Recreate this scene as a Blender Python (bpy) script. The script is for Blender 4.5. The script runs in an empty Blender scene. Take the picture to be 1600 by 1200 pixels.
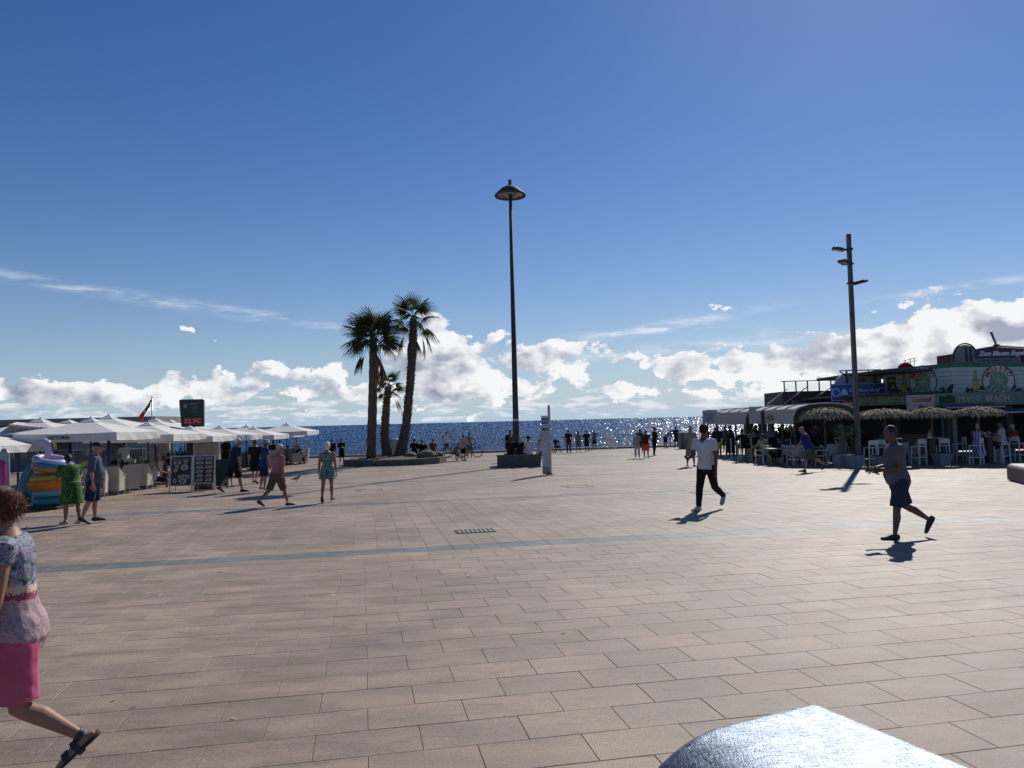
import bpy, bmesh, math, random
import numpy as np
from mathutils import Vector, Matrix, Euler
random.seed(7); RNG = np.random.default_rng(7)
PI = math.pi
R = math.radians
SC = bpy.context.scene
COL = SC.collection

# ------------------------------------------------------------------ camera
F = 1202.0                       # focal length in pixels of the 1600 px wide photograph
EYE = Vector((0.0, 0.0, 1.88))
PITCH, ROLL = R(2.74), R(1.40)
SLOPE = 0.0095                   # the plaza falls gently towards the sea
_f = Vector((0, math.cos(PITCH), math.sin(PITCH)))
_r0, _u0 = Vector((1, 0, 0)), Vector((0, -math.sin(PITCH), math.cos(PITCH)))
_r = _r0 * math.cos(ROLL) - _u0 * math.sin(ROLL)
_u = _u0 * math.cos(ROLL) + _r0 * math.sin(ROLL)
cam = bpy.data.cameras.new('camera'); camo = bpy.data.objects.new('camera', cam); COL.objects.link(camo)
mw = Matrix.Identity(4)
for i in range(3):
    mw[i][0], mw[i][1], mw[i][2], mw[i][3] = _r[i], _u[i], -_f[i], EYE[i]
camo.matrix_world = mw
cam.sensor_width = 36; cam.sensor_fit = 'HORIZONTAL'; cam.lens = 36 * F / 1600
cam.clip_start = 0.05; cam.clip_end = 60000
SC.camera = camo

def ray(px, py): return _f + _r * ((px - 800) / F) - _u * ((py - 600) / F)
def gz(y): return -SLOPE * y
def G(px, py):                   # ground point seen at a photo position
    d = ray(px, py); t = -EYE.z / (d.z + SLOPE * d.y)
    return EYE + d * t
def W(px, py, y):                # point at depth y
    d = ray(px, py); return EYE + d * ((y - EYE.y) / d.y)
def azel(px, py):
    d = ray(px, py).normalized(); return math.atan2(d.x, d.y), math.asin(d.z)
def proj(p):
    v = Vector(p) - EYE; z = v.dot(_f)
    return 800 + F * v.dot(_r) / z, 600 - F * v.dot(_u) / z

# ------------------------------------------------------------------ sun, sky, exposure
SUN_EL, SUN_AZ = R(38.0), R(26.0)
sd = bpy.data.lights.new('sun', 'SUN'); sd.energy = 4.3; sd.angle = R(0.53); sd.color = (1.0, 0.95, 0.87)
so = bpy.data.objects.new('sun', sd); COL.objects.link(so)
SUNV = Vector((math.sin(SUN_AZ) * math.cos(SUN_EL), math.cos(SUN_AZ) * math.cos(SUN_EL), math.sin(SUN_EL)))
so.rotation_euler = SUNV.to_track_quat('Z', 'Y').to_euler()

class NT:
    """small helper to write node trees as expressions"""
    def __init__(s, t): s.t = t
    def n(s, typ, **k):
        x = s.t.nodes.new(typ)
        for a, v in k.items(): setattr(x, a, v)
        return x
    def put(s, inp, v):
        if isinstance(v, bpy.types.NodeSocket): s.t.links.new(v, inp)
        elif v is not None: inp.default_value = v
    def m(s, op, a, b=None, c=None, clamp=False):
        x = s.n('ShaderNodeMath', operation=op); x.use_clamp = clamp
        for i, v in enumerate((a, b, c)): s.put(x.inputs[i], v)
        return x.outputs[0]
    def v(s, op, a, b=None):
        x = s.n('ShaderNodeVectorMath', operation=op)
        s.put(x.inputs[0], a)
        if b is not None: s.put(x.inputs[1], b)
        return x.outputs['Value'] if op in ('DOT_PRODUCT', 'LENGTH') else x.outputs[0]
    def xyz(s, a, b, c):
        x = s.n('ShaderNodeCombineXYZ')
        for i, v in enumerate((a, b, c)): s.put(x.inputs[i], v)
        return x.outputs[0]
    def sep(s, a):
        x = s.n('ShaderNodeSeparateXYZ'); s.put(x.inputs[0], a); return x.outputs
    def noise(s, vec, scale=1, detail=6, rough=.55, dist=0.0):
        x = s.n('ShaderNodeTexNoise'); s.put(x.inputs['Vector'], vec)
        x.inputs['Scale'].default_value = scale; x.inputs['Detail'].default_value = detail
        x.inputs['Roughness'].default_value = rough; x.inputs['Distortion'].default_value = dist
        return x.outputs['Fac']
    def mix(s, f, a, b, typ='MIX'):
        x = s.n('ShaderNodeMix', data_type='RGBA', blend_type=typ)
        s.put(x.inputs[0], f); s.put(x.inputs[6], a); s.put(x.inputs[7], b)
        return x.outputs[2]
    def smooth(s, v, a, b, lo=0.0, hi=1.0):
        x = s.n('ShaderNodeMapRange', interpolation_type='SMOOTHSTEP')
        s.put(x.inputs[0], v)
        for i, q in enumerate((a, b, lo, hi)): x.inputs[1 + i].default_value = q
        return x.outputs[0]
    def ramp(s, v, stops, const=False):
        x = s.n('ShaderNodeValToRGB'); s.put(x.inputs[0], v); e = x.color_ramp.elements
        while len(e) < len(stops): e.new(0.5)
        for i, (p, c) in enumerate(stops): e[i].position = p; e[i].color = (*c[:3], 1)
        if const: x.color_ramp.interpolation = 'CONSTANT'
        return x.outputs[0]

def make_world():
    w = bpy.data.worlds.new('World'); SC.world = w; w.use_nodes = True
    t = w.node_tree; t.nodes.clear(); q = NT(t)
    out = q.n('ShaderNodeOutputWorld'); bg = q.n('ShaderNodeBackground'); t.links.new(bg.outputs[0], out.inputs[0])
    sky = q.n('ShaderNodeTexSky', sky_type='NISHITA')
    sky.sun_disc = False; sky.sun_elevation = SUN_EL; sky.sun_rotation = SUN_AZ
    sky.air_density = 1.0; sky.dust_density = 0.15; sky.ozone_density = 1.6; sky.altitude = 0
    STR = 0.060
    tc = q.n('ShaderNodeTexCoord').outputs['Generated']
    d = q.v('NORMALIZE', tc); x, y, z = q.sep(d)
    az = q.m('ARCTAN2', x, y); el = q.m('ARCSINE', z)
    def gauss(px, py, sx, sy, amp, rot=0.0):
        a, e = azel(px, py); sx, sy = sx / F, sy / F
        da, de = q.m('SUBTRACT', az, a), q.m('SUBTRACT', el, e)
        if rot:
            c, s_ = math.cos(rot), math.sin(rot)
            u = q.m('ADD', q.m('MULTIPLY', da, c), q.m('MULTIPLY', de, s_))
            v = q.m('SUBTRACT', q.m('MULTIPLY', de, c), q.m('MULTIPLY', da, s_))
        else: u, v = da, de
        u = q.m('POWER', q.m('ABSOLUTE', q.m('DIVIDE', u, sx)), 2.0); v = q.m('POWER', q.m('ABSOLUTE', q.m('DIVIDE', v, sy)), 2.0)
        return q.m('MULTIPLY', q.m('EXPONENT', q.m('MULTIPLY', q.m('ADD', u, v), -1.0)), amp)
    def total(lst):
        s = None
        for g in lst:
            k = gauss(*g); s = k if s is None else q.m('ADD', s, k)
        return s
    # heaped clouds
    cov = total([(690, 520, 45, 42, .30), (640, 570, 75, 45, .30), (715, 575, 70, 38, .28), (845, 556, 105, 26, .32), (790, 585, 80, 20, .15),
                 (355, 590, 62, 22, .25), (480, 584, 60, 26, .26), (150, 618, 170, 20, .20), (40, 606, 50, 12, .12), (560, 612, 170, 17, .20), (1045, 566, 55, 20, .24),
                 (1190, 562, 110, 28, .26), (1330, 555, 90, 30, .28), (1440, 545, 90, 40, .34), (1570, 525, 110, 46, .40), (1700, 520, 160, 60, .35), (1900, 560, 260, 55, .3),
                 (1250, 605, 130, 14, .15), (700, 612, 130, 14, .2), (-200, 612, 220, 24, .20), (-520, 600, 240, 36, .22), (900, 610, 45, 10, .16), (960, 608, 40, 9, .16), (1110, 578, 80, 20, .13), (1050, 612, 60, 9, .15), (1160, 618, 50, 8, .13), (885, 590, 30, 8, .14)])
    band = q.m('ADD', gauss(800, 622, 6000, 34, .09), q.smooth(el, R(7.5), R(11), 0, -.6))                       # the whole horizon carries some
    p1 = q.xyz(q.m('MULTIPLY', az, 22.0), q.m('MULTIPLY', el, 34.0), 3.7)
    n1 = q.noise(p1, 1.15, 12, .56, .12)
    sx, sy = 0.22, 0.30
    n1b = q.noise(q.v('ADD', p1, (sx, sy, 0.0)), 1.15, 12, .56, .12)
    n2 = q.noise(q.v('MULTIPLY', p1, (.32, .5, 1)), 1.0, 3, .5)
    puff = q.m('ADD', q.m('MULTIPLY', q.m('SUBTRACT', n1, .5), 1.25), q.m('MULTIPLY', q.m('SUBTRACT', n2, .5), .35))
    D = q.m('ADD', q.m('ADD', q.m('ADD', cov, band), puff), -.20)
    mask = q.smooth(D, 0.0, .06)
    # rows of small flat clouds low over the sea
    p3 = q.xyz(q.m('MULTIPLY', az, 26.0), q.m('MULTIPLY', el, 120.0), 9.1)
    n3 = q.noise(p3, 1.0, 7, .6)
    lowband = gauss(800, 634, 9000, 27, .235)
    D3 = q.m('ADD', q.m('ADD', q.m('ADD', n3, lowband), -.66), q.smooth(el, R(4), R(7), 0, -.5))
    m3 = q.smooth(D3, 0.0, .15, 0, .80)
    # shading: bright towards the sun, grey in the thick parts and at the bases
    nl = q.noise(p1, .62, 3, .5, .2); nlb = q.noise(q.v('ADD', p1, (.45, .55, 0.0)), .62, 3, .5, .2)
    lit = q.m('ADD', q.m('ADD', .42, q.m('MULTIPLY', q.m('SUBTRACT', n1, n1b), 1.9)), q.m('MULTIPLY', q.m('SUBTRACT', nl, nlb), 2.6), clamp=True)
    thick = q.smooth(D, .06, .42)
    sundot = q.m('MAXIMUM', q.v('DOT_PRODUCT', d, tuple(SUNV)), 0.0)
    glow = q.m('POWER', sundot, 3.0)
    br = q.m('SUBTRACT', q.m('MULTIPLY', lit, 1.25), q.m('MULTIPLY', thick, .28))
    br = q.m('ADD', br, q.m('MULTIPLY', glow, .62)); br = q.m('ADD', br, .08, clamp=True)
    ccol = q.mix(br, (.27, .32, .43, 1), (.92, .93, .95, 1))
    # thin high streaks
    st = total([(230, 468, 240, 7, .9, R(-7.6)), (450, 497, 110, 5, .6, R(-9)), (1055, 507, 120, 7, 1.2, R(7.5)), (1000, 518, 95, 5, 1.0, R(1)),
                (1500, 450, 85, 5, 1.2, R(3)), (1130, 540, 330, 9, .8, R(2)), (1460, 478, 60, 6, .4, R(-10)), (1200, 520, 20, 8, .6, 0)])
    ns = q.noise(q.xyz(q.m('MULTIPLY', az, 16), q.m('MULTIPLY', el, 100), 1.3), 1.0, 6, .65)
    ms = q.m('MULTIPLY', st, q.smooth(ns, .36, .72), clamp=True)
    hsv = q.n('ShaderNodeHueSaturation'); hsv.inputs['Saturation'].default_value = 1.30; hsv.inputs['Value'].default_value = .84; t.links.new(sky.outputs[0], hsv.inputs['Color'])
    inv = 1.0 / STR
    # pale sea air near the horizon, the same all round
    hz = q.m('EXPONENT', q.m('MULTIPLY', q.m('MAXIMUM', el, 0.0), -1 / R(5.2)))
    air = q.mix(q.m('POWER', sundot, 4.0), (.40 * inv, .545 * inv, .69 * inv, 1), (.56 * inv, .69 * inv, .80 * inv, 1))
    skyc = q.mix(q.m('MULTIPLY', hz, .96), q.mix(1.0, hsv.outputs[0], (1.05, 1.12, 1.44, 1), 'MULTIPLY'), air)
    def sc(c): return q.v('SCALE', c) if False else q.mix(1.0, c, (inv, inv, inv, 1), 'MULTIPLY')
    c = q.mix(q.m('MULTIPLY', ms, .75), skyc, sc(q.mix(0.0, (.80, .86, .95, 1), (1, 1, 1, 1))))
    c = q.mix(m3, c, sc(q.mix(q.smooth(D3, .04, .16), (.62, .68, .76, 1), (.80, .83, .87, 1))))
    c = q.mix(mask, c, sc(ccol))
    # below the horizon: sea-dark
    bgc = q.mix(q.smooth(z, -.02, 0.0), (.25, .5, .9, 1), c)
    t.links.new(bgc, bg.inputs[0]); bg.inputs[1].default_value = STR
make_world()
SC.view_settings.view_transform = 'Standard'; SC.view_settings.look = 'None'
SC.view_settings.exposure = 0.0; SC.view_settings.gamma = 1.0; SC.view_settings.use_curve_mapping = False
SC.render.engine = 'CYCLES'
SC.cycles.max_bounces = 6; SC.cycles.sample_clamp_indirect = 6.0; SC.cycles.use_denoising = True

# ------------------------------------------------------------------ materials
def M(name, col, rough=.6, metal=0.0, var=.14, scale=6.0, bump=0.0, bscale=60.0, spec=.5, stretch=(1, 1, 1), trans=0.0, emit=None):
    m = bpy.data.materials.new(name); m.use_nodes = True; t = m.node_tree; q = NT(t)
    b = t.nodes['Principled BSDF']
    co = q.n('ShaderNodeTexCoord').outputs['Object']; co = q.v('MULTIPLY', co, stretch)
    f = q.noise(co, scale, 5, .6)
    k = q.smooth(f, .3, .7, 1 - var, 1 + var)
    c = q.mix(1.0, (*col, 1), q.xyz(k, k, k), 'MULTIPLY')
    t.links.new(c, b.inputs['Base Color'])
    b.inputs['Roughness'].default_value = rough; b.inputs['Metallic'].default_value = metal
    b.inputs['Specular IOR Level'].default_value = spec
    if bump:
        bn = q.n('ShaderNodeBump'); bn.inputs['Strength'].default_value = bump; bn.inputs['Distance'].default_value = .01
        t.links.new(q.noise(co, bscale, 4, .6), bn.inputs['Height']); t.links.new(bn.outputs[0], b.inputs['Normal'])
    if trans:
        b.inputs['Transmission Weight'].default_value = trans; b.inputs['IOR'].default_value = 1.1
    if emit:
        b.inputs['Emission Color'].default_value = (*emit[0], 1); b.inputs['Emission Strength'].default_value = emit[1]
    return m

def cloth(name, col, rough=.85, trans=0.25, var=.12, bscale=300):
    """woven fabric: a little light comes through it"""
    m = M(name, col, rough, 0, var, 4, .15, bscale, .2)
    t = m.node_tree; q = NT(t); b = t.nodes['Principled BSDF']
    if trans:
        tr = q.n('ShaderNodeBsdfTranslucent'); mx = q.n('ShaderNodeMixShader'); mx.inputs[0].default_value = trans
        tr.inputs[0].default_value = (*col, 1)
        t.links.new(b.outputs[0], mx.inputs[1]); t.links.new(tr.outputs[0], mx.inputs[2])
        t.links.new(mx.outputs[0], t.nodes['Material Output'].inputs[0])
    return m

def printed(name, cols, scale=14, rough=.85, dist=1.2, detail=2, vor=False, stretch=(1, 1, 1)):
    """printed cloth: blotches of several colours"""
    m = bpy.data.materials.new(name); m.use_nodes = True; t = m.node_tree; q = NT(t); b = t.nodes['Principled BSDF']
    co = q.v('MULTIPLY', q.n('ShaderNodeTexCoord').outputs['Object'], stretch)
    f = q.noise(co, scale, detail, .5, dist)
    n = len(cols); lo, hi = .32, .68
    c = q.ramp(f, [(0 if i == 0 else lo + (hi - lo) * i / n, cc) for i, cc in enumerate(cols)], True)
    t.links.new(c, b.inputs['Base Color']); b.inputs['Roughness'].default_value = rough
    b.inputs['Specular IOR Level'].default_value = .2
    return m

def stripes(name, a, b_, scale=9, axis='X', rough=.8):
    m = bpy.data.materials.new(name); m.use_nodes = True; t = m.node_tree; q = NT(t); b = t.nodes['Principled BSDF']
    co = q.n('ShaderNodeTexCoord').outputs['Object']; x = q.sep(co)['XYZ'.index(axis)]
    f = q.m('FRACT', q.m('ADD', q.m('MULTIPLY', x, scale), 50.0))
    t.links.new(q.mix(q.m('GREATER_THAN', f, .5), (*a, 1), (*b_, 1)), b.inputs['Base Color'])
    b.inputs['Roughness'].default_value = rough
    return m

# ------------------------------------------------------------------ mesh builder
class MB:
    def __init__(s): s.v = []; s.f = []
    def add(s, vs, fs):
        o = len(s.v); s.v += [tuple(p) for p in vs]; s.f += [tuple(i + o for i in f) for f in fs]; return s
    def box(s, c, d, rot=None, taper=1.0):
        x, y, z = d[0] / 2, d[1] / 2, d[2] / 2
        vs = [Vector((a * x * (taper if k > 0 else 1), b * y * (taper if k > 0 else 1), k * z)) for k in (-1, 1) for a, b in ((-1, -1), (1, -1), (1, 1), (-1, 1))]
        if rot is not None: vs = [rot @ p for p in vs]
        c = Vector(c)
        return s.add([p + c for p in vs], [(3, 2, 1, 0), (4, 5, 6, 7), (0, 1, 5, 4), (1, 2, 6, 5), (2, 3, 7, 6), (3, 0, 4, 7)])
    def bar(s, a, b, w, h=None, up=(0, 0, 1)):
        a, b = Vector(a), Vector(b); h = h or w; t = (b - a); L = t.length; t.normalize()
        u = Vector(up)
        if abs(t.dot(u)) > .98: u = Vector((1, 0, 0))
        x = t.cross(u).normalized(); y = x.cross(t)
        return s.box((a + b) / 2, (w, L, h), Matrix((x, t, y)).transposed())
    def loft(s, path, rx, ry=None, xax=None, n=10, cap=True):
        path = [Vector(p) for p in path]; ry = ry or rx; k = len(path)
        if not hasattr(rx, '__len__'): rx = [rx] * k
        if not hasattr(ry, '__len__'): ry = [ry] * k
        vs = []; X = Vector(xax) if xax is not None else None
        for i, p in enumerate(path):
            t = (path[min(i + 1, k - 1)] - path[max(i - 1, 0)])
            t = t.normalized() if t.length > 1e-9 else Vector((0, 0, 1))
            if X is None: X = t.orthogonal().normalized()
            x = (X - t * X.dot(t))
            x = x.normalized() if x.length > 1e-6 else t.orthogonal().normalized()
            if xax is None: X = x
            y = t.cross(x)
            for j in range(n):
                a = 2 * PI * j / n; vs.append(p + x * (rx[i] * math.cos(a)) + y * (ry[i] * math.sin(a)))
        fs = [(i * n + j, i * n + (j + 1) % n, (i + 1) * n + (j + 1) % n, (i + 1) * n + j) for i in range(k - 1) for j in range(n)]
        if cap: fs += [tuple(reversed(range(n))), tuple((k - 1) * n + j for j in range(n))]
        return s.add(vs, fs)
    def tube(s, path, r, n=8, cap=True): return s.loft(path, r, None, None, n, cap)
    def ell(s, c, r, rot=None, nu=12, nv=8):
        vs = [Vector((0, 0, -r[2]))]
        for i in range(1, nv):
            a = -PI / 2 + PI * i / nv
            for j in range(nu):
                b = 2 * PI * j / nu; vs.append(Vector((r[0] * math.cos(a) * math.cos(b), r[1] * math.cos(a) * math.sin(b), r[2] * math.sin(a))))
        vs.append(Vector((0, 0, r[2])))
        fs = [(0, 1 + (j + 1) % nu, 1 + j) for j in range(nu)]
        for i in range(nv - 2):
            for j in range(nu):
                a = 1 + i * nu; fs.append((a + j, a + (j + 1) % nu, a + nu + (j + 1) % nu, a + nu + j))
        a = 1 + (nv - 2) * nu; e = len(vs) - 1
        fs += [(a + j, a + (j + 1) % nu, e) for j in range(nu)]
        if rot is not None: vs = [rot @ p for p in vs]
        c = Vector(c); return s.add([p + c for p in vs], fs)
    def lathe(s, prof, n=20, c=(0, 0, 0), cap=True, half=2 * PI):
        full = abs(half - 2 * PI) < 1e-6; m = n if full else n + 1; vs = []
        for r, z in prof:
            for j in range(m):
                a = half * j / n; vs.append((c[0] + r * math.cos(a), c[1] + r * math.sin(a), c[2] + z))
        fs = []
        for i in range(len(prof) - 1):
            for j in range(n):
                j2 = (j + 1) % m; fs.append((i * m + j, i * m + j2, (i + 1) * m + j2, (i + 1) * m + j))
        if cap and full: fs += [tuple(reversed(range(m))), tuple((len(prof) - 1) * m + j for j in range(m))]
        return s.add(vs, fs)
    def prism(s, pts, z0, z1):       # pts: list of (x, y), extruded in z
        n = len(pts)
        return s.add([(x, y, z0) for x, y in pts] + [(x, y, z1) for x, y in pts],
                     [tuple(reversed(range(n))), tuple(range(n, 2 * n))] + [(i, (i + 1) % n, n + (i + 1) % n, n + i) for i in range(n)])
    def torus(s, c, Rr, r, n=20, k=6, rot=None, arc=2 * PI):
        full = abs(arc - 2 * PI) < 1e-6; m = n if full else n + 1; vs = []
        for i in range(m):
            a = arc * i / n
            for j in range(k):
                b = 2 * PI * j / k; rr = Rr + r * math.cos(b); vs.append(Vector((rr * math.cos(a), rr * math.sin(a), r * math.sin(b))))
        if rot is not None: vs = [rot @ p for p in vs]
        c = Vector(c)
        fs = [(i * k + j, ((i + 1) % m) * k + j, ((i + 1) % m) * k + (j + 1) % k, i * k + (j + 1) % k) for i in range(n) for j in range(k)]
        return s.add([p + c for p in vs], fs)
    def xf(s, mat): s.v = [tuple(mat @ Vector(p)) for p in s.v]; return s
    def mesh(s, name):
        me = bpy.data.meshes.new(name); me.from_pydata(s.v, [], s.f); me.update(); return me
    def build(s, name, mat, parent=None, smooth=False, loc=None, kind=None):
        me = s.mesh(name); me.materials.append(mat)
        if smooth: me.polygons.foreach_set('use_smooth', [True] * len(me.polygons))
        o = bpy.data.objects.new(name, me); COL.objects.link(o)
        if parent is not None: o.parent = parent
        if loc is not None: o.location = loc
        if kind: o['kind'] = kind
        return o

def tag(o, label, cat, group=None, kind=None):
    if label: o['label'] = label
    if cat: o['category'] = cat
    if group: o['group'] = group
    if kind: o['kind'] = kind
    return o
def thing(name, label, cat, loc=(0, 0, 0), rotz=0.0, group=None):
    o = bpy.data.objects.new(name, None); COL.objects.link(o); o.empty_display_size = .2
    o.location = loc; o.rotation_euler = (0, 0, rotz)
    return tag(o, label, cat, group)
def kids(o): return [c for c in bpy.data.objects if c.parent is o]
KIDS = {}
def copy_tree(root, loc, rotz=None, label=None, group=None, scale=None):
    def rec(o, par):
        c = o.copy(); COL.objects.link(c)
        if par is not None: c.parent = par
        ks = KIDS.get(o.name)
        if ks is None: ks = KIDS[o.name] = kids(o)
        for k in ks: rec(k, c)
        return c
    r = rec(root, None); r.location = loc
    if rotz is not None: r.rotation_euler = (0, 0, rotz)
    if scale: r.scale = (scale,) * 3 if not hasattr(scale, '__len__') else scale
    if label: r['label'] = label
    if group: r['group'] = group
    return r

PEND = []        # objects whose modifiers or text are turned into plain meshes at the end
EXTRA = {}       # fingers etc. joined to a body after its skin has been grown
def text(name, body, size, parent, loc, rot, mat, ext=.004, bold=0.0, shear=0.0, spacing=1.0, align='CENTER'):
    c = bpy.data.curves.new(name, 'FONT'); c.body = body; c.size = size; c.extrude = ext; c.offset = bold; c.shear = shear
    c.align_x = align; c.align_y = 'CENTER'; c.space_character = spacing; c.resolution_u = 3
    c.materials.append(mat)
    o = bpy.data.objects.new(name, c); COL.objects.link(o); o.parent = parent; o.location = loc; o.rotation_euler = rot
    PEND.append(o); return o
FRONT = (PI / 2, 0, 0)           # text standing upright, read from -Y
# ------------------------------------------------------------------ sea
def make_sea():
    SEA = -5.2; hgt = EYE.z - SEA
    nc, nr = 3200, 130
    a = np.linspace(R(-53), R(53), nc + 1)
    inv = np.linspace(1 / 118.0, 1 / 21000.0, nr + 1); d = 1 / inv
    A, Dd = np.meshgrid(a, d)
    V = np.stack([np.sin(A) * Dd, np.cos(A) * Dd, np.full_like(A, SEA)], -1).reshape(-1, 3)
    i = np.arange(nr)[:, None] * (nc + 1) + np.arange(nc)[None, :]
    Q = np.stack([i, i + 1, i + nc + 2, i + nc + 1], -1).reshape(-1, 4)[:, ::-1]
    me = bpy.data.meshes.new('sea'); me.from_pydata(V.tolist(), [], Q.tolist()); me.update()
    # each wave facet gets its own slope
    def smoothrand(k):
        g = RNG.normal(size=(nr, nc + k))
        o = sum(g[:, j:j + nc] for j in range(k)) / math.sqrt(k); return o
    sl = np.zeros((nr, nc, 3)); sl[..., 0] = smoothrand(2) * .155; sl[..., 1] = smoothrand(3) * .235
    # the facets one sees are those leaning towards the shore
    am = (a[:-1] + a[1:])[None, :] / 2; lean = np.abs(sl[..., 1]) + .02; cross = sl[..., 0].copy()
    sl[..., 0] = -np.sin(am) * lean + np.cos(am) * cross; sl[..., 1] = -np.cos(am) * lean - np.sin(am) * cross
    at = me.attributes.new('wave', 'FLOAT_VECTOR', 'FACE'); at.data.foreach_set('vector', sl.reshape(-1).astype(np.float32))
    m = bpy.data.materials.new('sea_water'); m.use_nodes = True; t = m.node_tree; q = NT(t); b = t.nodes['Principled BSDF']
    w = q.n('ShaderNodeAttribute', attribute_name='wave').outputs['Vector']
    geo = q.n('ShaderNodeNewGeometry')
    n = q.v('NORMALIZE', q.v('ADD', (0, 0, 1), w)); t.links.new(n, b.inputs['Normal'])
    co = q.v('MULTIPLY', geo.outputs['Position'], (.006, .0022, 0))
    f = q.noise(co, 1, 4, .6)
    t.links.new(q.mix(q.smooth(f, .35, .65), (.006, .036, .095, 1), (.010, .052, .130, 1)), b.inputs['Base Color'])
    b.inputs['Roughness'].default_value = .24; b.inputs['IOR'].default_value = 1.33; b.inputs['Specular IOR Level'].default_value = .30
    me.materials.append(m)
    o = bpy.data.objects.new('sea', me); COL.objects.link(o); o['kind'] = 'structure'
    sand = M('sand', (.30, .24, .17), .9, 0, .2, .5, .4, 20)
    MB().add([(-160, 50, -4.9), (160, 50, -4.9), (160, 122, -5.25), (-160, 122, -5.25)], [(0, 1, 2, 3)]).build('beach', sand, kind='structure')
make_sea()

# ------------------------------------------------------------------ plaza
ROT = R(11.0)
PM = Matrix.Rotation(-math.atan(SLOPE), 4, 'X') @ Matrix.Rotation(ROT, 4, 'Z')
TW, TL, GAP = .392, .64, .0028
def stone(name, base, alt, speck, var, rough):
    m = bpy.data.materials.new(name); m.use_nodes = True; t = m.node_tree; q = NT(t); b = t.nodes['Principled BSDF']
    co = q.n('ShaderNodeNewGeometry').outputs['Position']
    at = q.n('ShaderNodeAttribute', attribute_name='tint').outputs['Fac']
    ob = q.n('ShaderNodeObjectInfo').outputs['Random']
    rnd = q.m('FRACT', q.m('ADD', at, ob))
    big = q.noise(co, .32, 5, .62); mid = q.noise(q.v('MULTIPLY', co, (1.2, 3.4, 1)), 1.0, 6, .66)
    c = q.mix(rnd, (*base, 1), (*alt, 1))
    k = q.smooth(big, .32, .68, .80, 1.14); k = q.m('MULTIPLY', k, q.smooth(mid, .3, .72, .78, 1.16)); k = q.m('MULTIPLY', k, q.smooth(q.noise(q.v('MULTIPLY', co, (2.2, 9.0, 1)), 1.0, 5, .7), .52, .74, 1.0, .70))
    fine = q.noise(co, 190.0, 3, .7); grain = q.noise(co, 75.0, 3, .7)
    k = q.m('MULTIPLY', k, q.smooth(fine, .30, .70, 1 - speck, 1 + speck)); k = q.m('MULTIPLY', k, q.smooth(grain, .3, .7, 1 - speck * .6, 1 + speck * .6))
    # spots of old chewing gum and drips
    vo = q.n('ShaderNodeTexVoronoi'); t.links.new(q.v('ADD', co, q.v('SCALE', co) if False else (0, 0, 0)), vo.inputs['Vector']); vo.inputs['Scale'].default_value = 1.9
    vd = q.m('ADD', vo.outputs['Distance'], q.m('MULTIPLY', q.m('SUBTRACT', grain, .5), .05))
    spot = q.m('MULTIPLY', q.smooth(vd, .030, .062, 1, 0), q.m('GREATER_THAN', q.sep(vo.outputs['Color'])[0], .66))
    k = q.m('MULTIPLY', k, q.m('SUBTRACT', 1.0, q.m('MULTIPLY', spot, .42)))
    c = q.mix(1.0, c, q.xyz(k, k, k), 'MULTIPLY')
    t.links.new(c, b.inputs['Base Color'])
    rr = q.m('ADD', rough, q.m('MULTIPLY', q.m('SUBTRACT', mid, .5), .35)); t.links.new(rr, b.inputs['Roughness'])
    bp = q.n('ShaderNodeBump'); bp.inputs['Strength'].default_value = .55; bp.inputs['Distance'].default_value = .0035
    t.links.new(q.m('ADD', fine, q.m('MULTIPLY', grain, .8)), bp.inputs['Height']); t.links.new(bp.outputs[0], b.inputs['Normal'])
    b.inputs['Specular IOR Level'].default_value = .33
    return m
STONE = stone('pink_paving_stone', (.330, .244, .182), (.272, .205, .154), .30, 1, .62)
BAND = stone('grey_paving_stone', (.165, .165, .162), (.140, .142, .142), .16, 1, .58)
GROUT = M('grout', (.23, .18, .14), .9, 0, .2, 3)

EDGE0, EDGE1 = G(430, 717.5), G(960, 701.0)      # sea edge of the plaza
def edge_y(x): return EDGE0.y + (EDGE1.y - EDGE0.y) * (x - EDGE0.x) / (EDGE1.x - EDGE0.x)

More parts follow.
